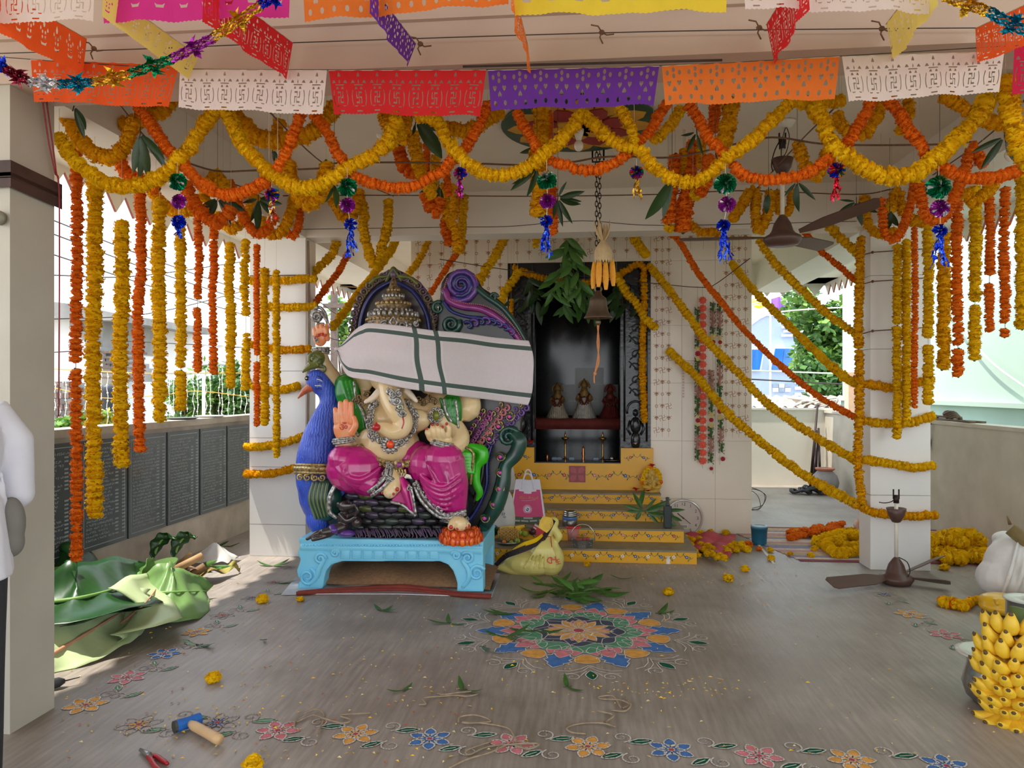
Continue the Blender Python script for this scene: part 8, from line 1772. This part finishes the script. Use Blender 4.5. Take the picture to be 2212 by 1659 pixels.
for s in (-1,1): b.tube([Q(0, s*.085,.92), Q(.0, s*.105,.5), Q(.012, s*.105,.07)],[.115,.09,.072],14)
b.ell(Q(0,0,.93),(.125,.165,.10)); clay('trousers', b, mTr, man, .011,3)
b = MB(); b.ell(Q(.10,.15,1.0),(.05,.05,.10)); b.ell(Q(.10,.15,.93),(.045,.05,.06)); tag(clay('grey_pouch', b, mat('grey_pouch', (120,118,112),.8), None, .01,2), 'grey cloth pouch held under the arm of the person', 'pouch')
# another person sits behind the garlanded pillar: a strip of patterned cloth and a foot
pv = V((2.93,7.75,0)); t = thing('person', pv, 'person in orange and white patterned cloth sitting behind the garlanded pillar', 'person'); mPat = mat('patterned_sari', (224,214,204),.8, col2=(206,110,70), scale=16)
b = MB(); b.ell(pv+V((.08,0,.12)),(.30,.24,.13),18,10); b.tube([pv+V((.1,0,.15)), pv+V((.07,.02,.4)), pv+V((.06,0,.56))],[.2,.17,.15],16); b.tube([pv+V((-.0,-.1,.52)), pv+V((-.07,-.17,.38)), pv+V((-.02,-.24,.22))],[.06,.055,.045],10); b.ell(pv+V((-.10,-.12,.18)),(.12,.14,.16)); clay('sari', b, mPat, t, .013,3)
b = MB(); b.ell(pv+V((.06,0,.4)),(.11,.11,.25)); b.tube([pv+V((.06,0,.2)), pv+V((-.05,-.1,.1)), pv+V((-.13,-.15,.04))],[.07,.06,.045],10); b.ell(pv+V((.06,0,.78)),(.09,.09,.115)); b.tube([pv+V((.06,0,.55)), pv+V((.06,0,.7))],[.06,.05],10); b.ell(pv+V((.05,-.095,.77)),(.015,.02,.02)); b.tube([pv+V((-.12,-.15,.04)), pv+V((-.26,-.17,.03)), pv+V((-.36,-.17,.025))],[.045,.036,.022],10); b.tube([pv+V((.02,-.1,.3)), pv+V((.0,-.25,.2)), pv+V((-.02,-.3,.17))],[.03,.028,.035],8)
for k in range(5): b.tube([pv+V((-.34,-.19+.014*k, .025)), pv+V((-.385+.006*k, -.192+.014*k, .02))],[.010,.007],6)
clay('body', b, mSkn, t, .01,2); b = MB(); b.ell(pv+V((.075,.02,.80)),(.095,.095,.115)); b.ell(pv+V((.09,.11,.74)),(.05,.05,.05)); clay('hair', b, mHair, t, .01,2)
# ================================================================ outside, left: houses, garden, wires
mHse = mat('house_white', (206,206,204),.8, var=.08, scale=.8); mHseG = mat('house_grey', (140,138,134),.85, var=.25, scale=2); mFarB = mat('far_house', (204,212,220),.8, var=.03); mWin = mat('window_dark', (70,84,96),.2); mBrk = [mat('brick_%d' % i, c, .9, var=.1) for i, c in enumerate(((120,104,96),(146,124,112),(100,92,88)))]
HY_ = 15.0
def hp(x, y, dy=0): return W(x, y, HY_+dy)
h = thing('stair_house', hp(180,930), 'weathered white house with an outside concrete stair beyond the memorial wall', 'house')
def slab(name, pts, m, th_, dy=0): b = MB(); b.prism([hp(x, y, dy) for x, y in pts],(0, th_, 0)); return b.build(name, m, h, False)
low = W(0,0,1) and 1090
slab('wall', [(20,680),(222,690),(222,800),(180,860),(180,low),(20,low)], mHse, 4); slab('roof_slab', [(20,640),(150,656),(246,676),(245,692),(150,690),(20,668)], mHseG, 4.2,-.4); slab('stair_tower', [(196,692),(222,694),(222,760),(196,740)], mHseG, 2,-.05)
for i in range(10): slab('stair_step', [(150+11*i,694+11*i),(163+11*i,694+11*i),(163+11*i,716+12*i),(150+11*i,704+11*i)], mHseG, 1.2,-.2)
for i in range(6): slab('landing_slat', [(216,758+11*i),(300-4*i,760+11*i),(300-4*i,765+11*i),(216,763+11*i)], mat('old_timber', (108,92,84),.9, var=.2),.3,-.3)
slab('rear_wall', [(222,800),(270,806),(270,low),(222,low)], mFarB, 3,.6)
wb = thing('brick_wall', W(140,940,9.0), 'low broken brick wall right behind the memorial wall', 'wall'); rbk = random.Random(3)
a_ = W(112,822,9.0); e_ = W(166,1010,9.0); b = MB(); b.box((a_.x, 9.02, e_.z),(e_.x, 9.2, a_.z-.03)); b.build('mortar', mHseG, wb, False)
nz = int((a_.z-e_.z)/.075)
for j in range(nz):
    for i in range(4):
        x = a_.x+(e_.x-a_.x)/4*(i+(.5 if j % 2 else 0)*.9); bw = (e_.x-a_.x)/4-.015
        if x+bw > e_.x+.06 or (j > nz-3 and i == 1): continue
        link('brick', MB().box((x, 8.98+rbk.uniform(0,.02), e_.z+j*.075),(x+bw, 9.1, e_.z+j*.075+.063)).mesh('brick', mBrk[rbk.randrange(3)], False), wb)
c = W(234,858,13.0); t = thing('water_tank', c, 'black ribbed plastic water tank beside the stair house', 'tank'); MB().lathe([(.15,-.25),(.16,-.2),(.15,-.15),(.16,-.1),(.15,-.05),(.16,0),(.15,.05),(.16,.1),(.15,.15),(.14,.2),(.05,.24),(0,.245)], c, 20).build('tank_body', mat('tank_black', (40,42,46),.5), t); MB().box(c+V((-.1,-.1,-1.5)), c+V((.1,.1,-.25))).build('tank_stand', mHseG, t, False)
fb = thing('far_house', W(360,900,24), 'pale far house with small windows above the garden trees', 'house')
def fslab(name, pts, m, th_, Y=24): b = MB(); b.prism([W(x, y, Y) for x, y in pts],(0, th_, 0)); return b.build(name, m, fb, False)
fslab('wall', [(262,790),(470,782),(470,1000),(262,1000)], mFarB, 5); fslab('cornice', [(258,785),(474,777),(474,786),(258,794)], mHse, 5.4,23.8); fslab('wing', [(468,786),(560,782),(560,1000),(468,1000)], mFarB, 4,25)
for x, y in ((308,800),(352,798),(330,836),(300,838),(380,838)): w_ = fslab('window', [(x,y),(x+12,y),(x+12,y+16),(x,y+16)], mHse, .2,23.9); sub('pane', MB().prism([W(px, py, 23.88) for px, py in ((x+2,y+2),(x+10,y+2),(x+10,y+14),(x+2,y+14))],(0,.01,0)).mesh('pane', mWin, False), w_)
mFo = [mat('foliage_bright', (116,156,62),.6, var=.3, scale=2, trans=.3), mat('foliage_mid', (86,128,58),.6, var=.3, scale=2, trans=.3), mat('foliage_deep', (58,96,46),.6, var=.3, scale=2, trans=.25)]; mBark = mat('bark', (92,76,60),.9, var=.2, scale=8)
def tree(c, R, n, lf, m, label, name='tree', cat='tree', trunk=True, seed=1, base=-3.2):
    r_ = random.Random(seed); c = V(c); t = thing(name, V((c.x, c.y, base)), label, cat); b = MB()
    blobs = [(c+V((r_.uniform(-.62,.62)*R[0], r_.uniform(-.6,.6)*R[1], r_.uniform(-.7,.7)*R[2])), r_.uniform(.28,.5)) for _ in range(16)]
    for i in range(n):
        q, s = blobs[i % 16]; d = V((r_.gauss(0,1), r_.gauss(0,1), r_.gauss(0,1))).normalized(); p = q+V((d.x*R[0], d.y*R[1], d.z*R[2]))*s*r_.uniform(.75,1.0)
        a = V((r_.gauss(0,1), r_.gauss(0,1), r_.gauss(0,.5))).normalized(); x = a.cross(d+V((0,0,.3))).normalized(); l = lf*r_.uniform(.7,1.3); b.add([p, p+a*l*.5+x*l*.28, p+a*l, p+a*l*.5-x*l*.28],[(0,1,2,3)], r_.randrange(len(m)))
    o = b.build('foliage', m, t, False); o['kind'] = 'stuff'
    b = MB(); tp = [V((c.x, c.y, base)), V((c.x+.05, c.y, (base+c.z)/2)), c]; rr_ = .06*max(R)+.04; b.tube(spline(tp, 8),[rr_, rr_*.5],9)
    for q, s in blobs[:9]: b.tube(spline([tp[1].lerp(c, .5),(tp[1]+q)*.5+V((0,0,.1)), q],6),[rr_*.4, rr_*.12],6)
    b.build('trunk', mBark, t)
tree(W(470,850,10.5),(.62,.5,.62),2600,.11, mFo, 'round garden tree rising just beyond the memorial wall', seed=2); tree(W(402,880,9.6),(.30,.3,.36),900,.09, mFo, 'smaller garden tree beside the round one', seed=3); tree(W(530,880,9.6),(.25,.3,.4),800,.09, mFo[1:], 'garden tree half behind the rear pillar', seed=4)
tree(W(205,915,8.2),(.28,.2,.16),500,.09,[mFo[0], mat('croton', (190,180,70),.6, trans=.3)], 'yellow-green garden shrub right behind the memorial wall', 'shrub', 'shrub', seed=5); tree(W(150,925,8.0),(.2,.2,.14),360,.09, mFo[:2], 'green garden shrub next to the brick wall', 'shrub', 'shrub', seed=6)
for px, py, Y, R, lb, sd in ((280,745,30,1.0, 'taller coconut palm showing above the far house', 7),(322,765,32,.9, 'lower coconut palm beside the taller one', 8)):
    c = W(px, py, Y); t = thing('palm_tree', V((c.x, c.y, -3.2)), lb, 'palm'); r_ = random.Random(sd); MB().tube([V((c.x+.4, c.y, -3.2)), c],[.14,.09],8).build('trunk', mBark, t)
    for k in range(13):
        a = k*.483+r_.uniform(-.2,.2); d = V((math.cos(a), math.sin(a)*.7,0)); b = MB(); P = spline([c, c+d*R*.5+V((0,0,.35*R)), c+d*R+V((0,0,-.1*R))],10)
        for i, p in enumerate(P[1:]):
            for s in (-1,1): sd_ = V((-d.y, d.x, 0))*s; b.add([p, p+sd_*.22*R*(1-i/14)+V((0,0,-.22*R)), p+d*.09*R],[(0,1,2)])
        b.tube(P, .015,4); b.build('frond', mFo[2], t, False)
# festive light strings hanging outside the parapet
mLs = mat('light_string_white', (232,232,226),.5, var=0); mYr = mat('yellow_rope', (226,168,60),.7)
rope([(100,796,7.9),(290,806,8.1),(400,806,8.3),(545,806,8.6)],.006, 'yellow rope carrying the light strings beyond the memorial wall', mYr)
rope([(100,834,7.95),(230,860,8.1),(360,852,8.3),(430,845,8.4),(545,858,8.6)],.005, 'lower sagging yellow rope behind the light strings', mYr)
lr = random.Random(12); sm = MB(); P = [V((.012*math.sin(i*1.3),0,-i/14)) for i in range(15)]; sm.tube(P, .0045,4)
for i in range(1,14,2): sm.ell(P[i],(.011,.011,.016),6,4)
sm = sm.mesh('light_string', mLs)
for i in range(34):
    px = 118+430*i/33+lr.uniform(-4,4)
    Y = 7.9+.7*(px-100)/445; a = W(px, 801+6*math.sin(px*.01), Y); o = link('light_string', sm, None, Matrix.Translation(a) @ Matrix.Rotation(lr.uniform(0,6),4, 'Z') @ Matrix.Diagonal((1,1, lr.uniform(.5,.66),1))); tag(o, 'white light string hanging in the row beyond the memorial wall', 'light string', 'white light strings beyond the memorial wall')
tag(MB().tube([W(440,800,8.4), V((W(440,800,8.4).x, 8.4,-3.2))],.02,8).build('thin_post', mHse), 'thin pale post carrying the light string ropes', 'post')
# overhead cables
for i, (p, lb) in enumerate((([(100,470,9),(330,560,12),(560,640,16)],'upper street cable crossing the sky left of the rear pillar'),([(100,500,9),(330,585,12),(560,660,16)],'second street cable just under the upper one'),([(100,545,9),(330,620,12),(560,690,16)],'third street cable with the lowest slope start'),([(100,594,10),(300,596,12),(560,560,15)],'cable bowing upward towards the rear pillar'),([(100,690,11),(330,676,13),(560,620,16)],'lower cable rising behind the marigold strings'),([(100,762,14),(350,748,20),(560,752,24)],'flat cable over the far house roof'),([(240,735,14),(560,752,24)],'thin flat cable above the palms'),([(672,640,12),(760,690,13),(900,676,13)],'cable behind the axe hand of the statue'),([(672,700,12),(740,735,13),(900,700,13)],'lower cable behind the axe hand of the statue'),([(1600,693,16),(1700,672,17),(1860,662,18)],'pale cable over the blue house'),([(1600,800,14),(1750,805,15),(1860,809,16)],'pale cable in front of the dark tree'),([(1600,818,14),(1860,832,16)],'lowest dark cable before the blue house'),([(2005,600,5.1),(2120,760,5.05),(2240,855,5.0)],'white cable drooping along the mint wall'))):
    if i == 12: P = [WX(x, y, 5.12) for x, y, _ in p]; tag(MB().tube(spline(P, 20),.012,6).build('cable', mLs), lb, 'cable')
    else: rope(p, .010 if i < 9 else .014, lb, mLs if i in (9,10) else mWire, 'cable', 'cable', 4, 'street cables')
rope([(735,618,10.6),(800,622,10.6),(900,624,10.6)],.012, 'brown rod under the rear eave behind the halo', mRope, 'rod', 'rod')
t = thing('timber_frame', W(718,700,13), 'brown timber cross frame outside behind the axe hand', 'frame'); b = MB(); b.box(W(714,640,13)+V((0,0,-3.5)), W(726,640,13)+V((0,.1,.1))); b.build('post', mat('old_timber', (108,92,84),.9), t, False); b = MB(); a_ = W(700,662,12.95); e_ = W(765,656,12.95); b.box((a_.x, 12.9, a_.z-.03),(e_.x, 12.98, a_.z+.05)); b.build('crossbar', mat('old_timber', (108,92,84),.9), t, False)
tree(W(742,690,15),(.28,.3,.6),420,.14, mFo[:2], 'thin tree behind the timber cross frame', seed=9)
# ================================================================ outside, right: mint wall, blue house, tree
struct('wall_mint', MB().box((5.2,3.0,-3.2),(5.5,15.5,9)).box((5.08,3.0,1.27),(5.2,15.5,1.33)), mMint); struct('wall_mint_base', MB().box((5.17,3.0,-3.2),(5.199,15.5,1.27)), mMint2)
BH = 24.0; bh = thing('blue_house', W(1680,900, BH), 'light blue house with an arched parapet and slanting window frames', 'house'); mBH = mat('house_blue', (172,190,226),.8, var=.03); mBl = mat('house_trim', (226,230,240),.7); mGlz = mat('blue_glazing', (50,116,210),.12, var=.1, scale=.4)
def bslab(name, pts, m, y0, th_, par=None): b = MB(); b.prism([W(x, y, BH+y0) for x, y in pts],(0, th_, 0)); return b.build(name, m, bh, False) if par is None else sub(name, b.mesh(name, m, False), par)
arch_ = [(1560,760),(1590,722),(1620,700),(1640,686),(1655,679),(1738,679)]
bslab('wall', arch_+[(1739,1000),(1560,1000)], mBH, 0,5); b = MB(); b.tube([W(x, y, BH-.02) for x, y in arch_],.06,6); b.build('parapet_trim', mBl, bh, False)
for q in ([(1672,750),(1716,750),(1714,802),(1662,802)],[(1610,752),(1652,752),(1644,802),(1600,802)]):
    f = bslab('window', q, mBl, -.12,.14); cx_ = sum(x for x, _ in q)/4; cy_ = sum(y for _, y in q)/4
    for s in (0,1):
        m0 = ((q[0][0]+q[1][0])/2,(q[3][0]+q[2][0])/2); L_ = [(q[0][0]+3, q[0][1]+3),(m0[0]-.5, q[0][1]+3),(m0[1]-.5, q[3][1]-3),(q[3][0]+4, q[3][1]-3)] if s == 0 else [(m0[0]+.5, q[0][1]+3),(q[1][0]-3, q[0][1]+3),(q[2][0]-3, q[3][1]-3),(m0[1]+.5, q[3][1]-3)]
        bslab('pane', L_, mGlz, -.16,.05, f)
for i in range(10): bslab('quoin', [(1718,744+13*i),(1739,744+13*i),(1739,751+13*i),(1718,751+13*i)], mBl, -.10,.12)
for i in range(3): bslab('band', [(1690+4*(i % 2),704+9*i),(1738,704+9*i),(1738,709+9*i),(1690+4*(i % 2),709+9*i)], mBl, -.12,.14)
for i in range(6): x, y = 1670+13*(i % 3),829+9*(i//3); bslab('panel', [(x,y),(x+12,y),(x+12,y+8.5),(x,y+8.5)], mBl if i in (1,3,5) else mat('panel_grey', (150,166,186),.7),-.06,.08)
tree(W(1772,745,20),(1.0,1.2,1.6),3600,.22, mFo, 'large leafy tree between the blue house and the mint wall', seed=10); tree(W(1790,830,19),(.9,1.0,.7),1500,.22, mFo[1:], 'dark lower tree in front of the large one', seed=11)
for pts, m, lb, nm in (([(1622,645),(1655,640),(1662,665),(1628,668)], pY, 'yellow and white striped festival cloth above the blue house', 'festival_cloth'),([(1664,645),(1692,640),(1712,678),(1680,676)], pV, 'purple festival cloth above the blue house', 'festival_cloth')):
    A, B, D, E_ = [W(x, y, 23) for x, y in pts]; b = MB(); b.grid(lambda u, v: A.lerp(B, u).lerp(E_.lerp(D, u), v)+V((0,.15*math.sin(u*8+v*5),0)),14,10,0,(lambda u, v: int(v*8) % 2) if m is pY else None); o = b.build(nm, [m if m is pY else mat('festival_purple', (160,110,210),.8, trans=.4), mLs]); tag(o, lb, 'cloth')
    tag(MB().tube([A+V((0,0,.1)), V((A.x, 23,-3.2))],.03,6).build('flag_pole', mHse), 'pole holding the '+('yellow striped' if m is pY else 'purple')+' festival cloth', 'pole')
t = thing('sheet_roof', W(1690,870,16), 'rusty corrugated sheet roof below the blue house', 'roof'); a_, e_ = W(1600,880,15.2), W(1812,856,17.5); b = MB(); b.grid(lambda u, v: V((a_.x+(e_.x+1.2-a_.x)*u, 15.2+2.3*v, a_.z+(e_.z-a_.z)*v+.03*math.sin(u*120))),160,4); b.build('sheet', mat('rusty_sheet', (136,128,122),.9, var=.3, scale=2, col2=(164,140,120)), t); MB().box((a_.x, 15.4,-3.2),(e_.x+1.2,17.4, a_.z-.05)).build('shed_wall', mHse, t, False)
b = MB(); rr = random.Random(4)
for i in range(30): q = W(rr.uniform(1735,1812), rr.uniform(866,884),15.6); d = V((rr.uniform(-1,1),.2, rr.uniform(-.2,.25))).normalized()*rr.uniform(.2,.5); b.tube([q-d, q+V((0,0,.03)), q+d],.02,4)
tag(b.build('dry_branches', mat('dry_branch', (196,186,172),.9)), 'tangle of dry pale branches on the sheet roof', 'branches', kind='stuff')
t = thing('lattice_screen', W(1846,860,13.0), 'peach cement lattice screen at the mint house corner', 'screen'); mPch = mat('peach_cement', (226,178,150),.8); a_, e_ = W(1833,812,12.9), W(1872,910,12.9); b = MB(); b.box((a_.x, 12.9,-3.2),(e_.x, 13.1, e_.z)).box((a_.x, 12.9, e_.z),(a_.x+.1,13.1, a_.z)).box((a_.x-.05,12.88, a_.z),(e_.x, 13.12, a_.z+.06)); b.build('frame', mPch, t, False); n = 7
for j in range(n):
    for i in range(2): c = V((a_.x+.17+.13*i, 12.95, e_.z+(a_.z-e_.z)*(j+.5)/n)); link('lattice_ring', MB().tube([c+V((.05*math.cos(q),0,.055*math.sin(q))) for q in np.linspace(0,6.28,11)[:-1]],.018,6, closed=True).mesh('lattice_ring', mPch), t)
# pale strip edging the porch floor beside the shrine
b = MB(); A, B = at(1625,1160,.0), at(1672,1218,0); d = (B-A).normalized(); q = V((-d.y, d.x, 0))*.012; b.add([A-q+V((0,0,.004)), B-q+V((0,0,.004)), B+q+V((0,0,.004)), A+q+V((0,0,.004)), A-q, B-q, B+q, A+q],[(0,1,2,3),(0,4,5,1),(1,5,6,2),(2,6,7,3),(3,7,4,0)]); link('edge_strip', b.mesh('edge_strip', mWhite, False), floor)
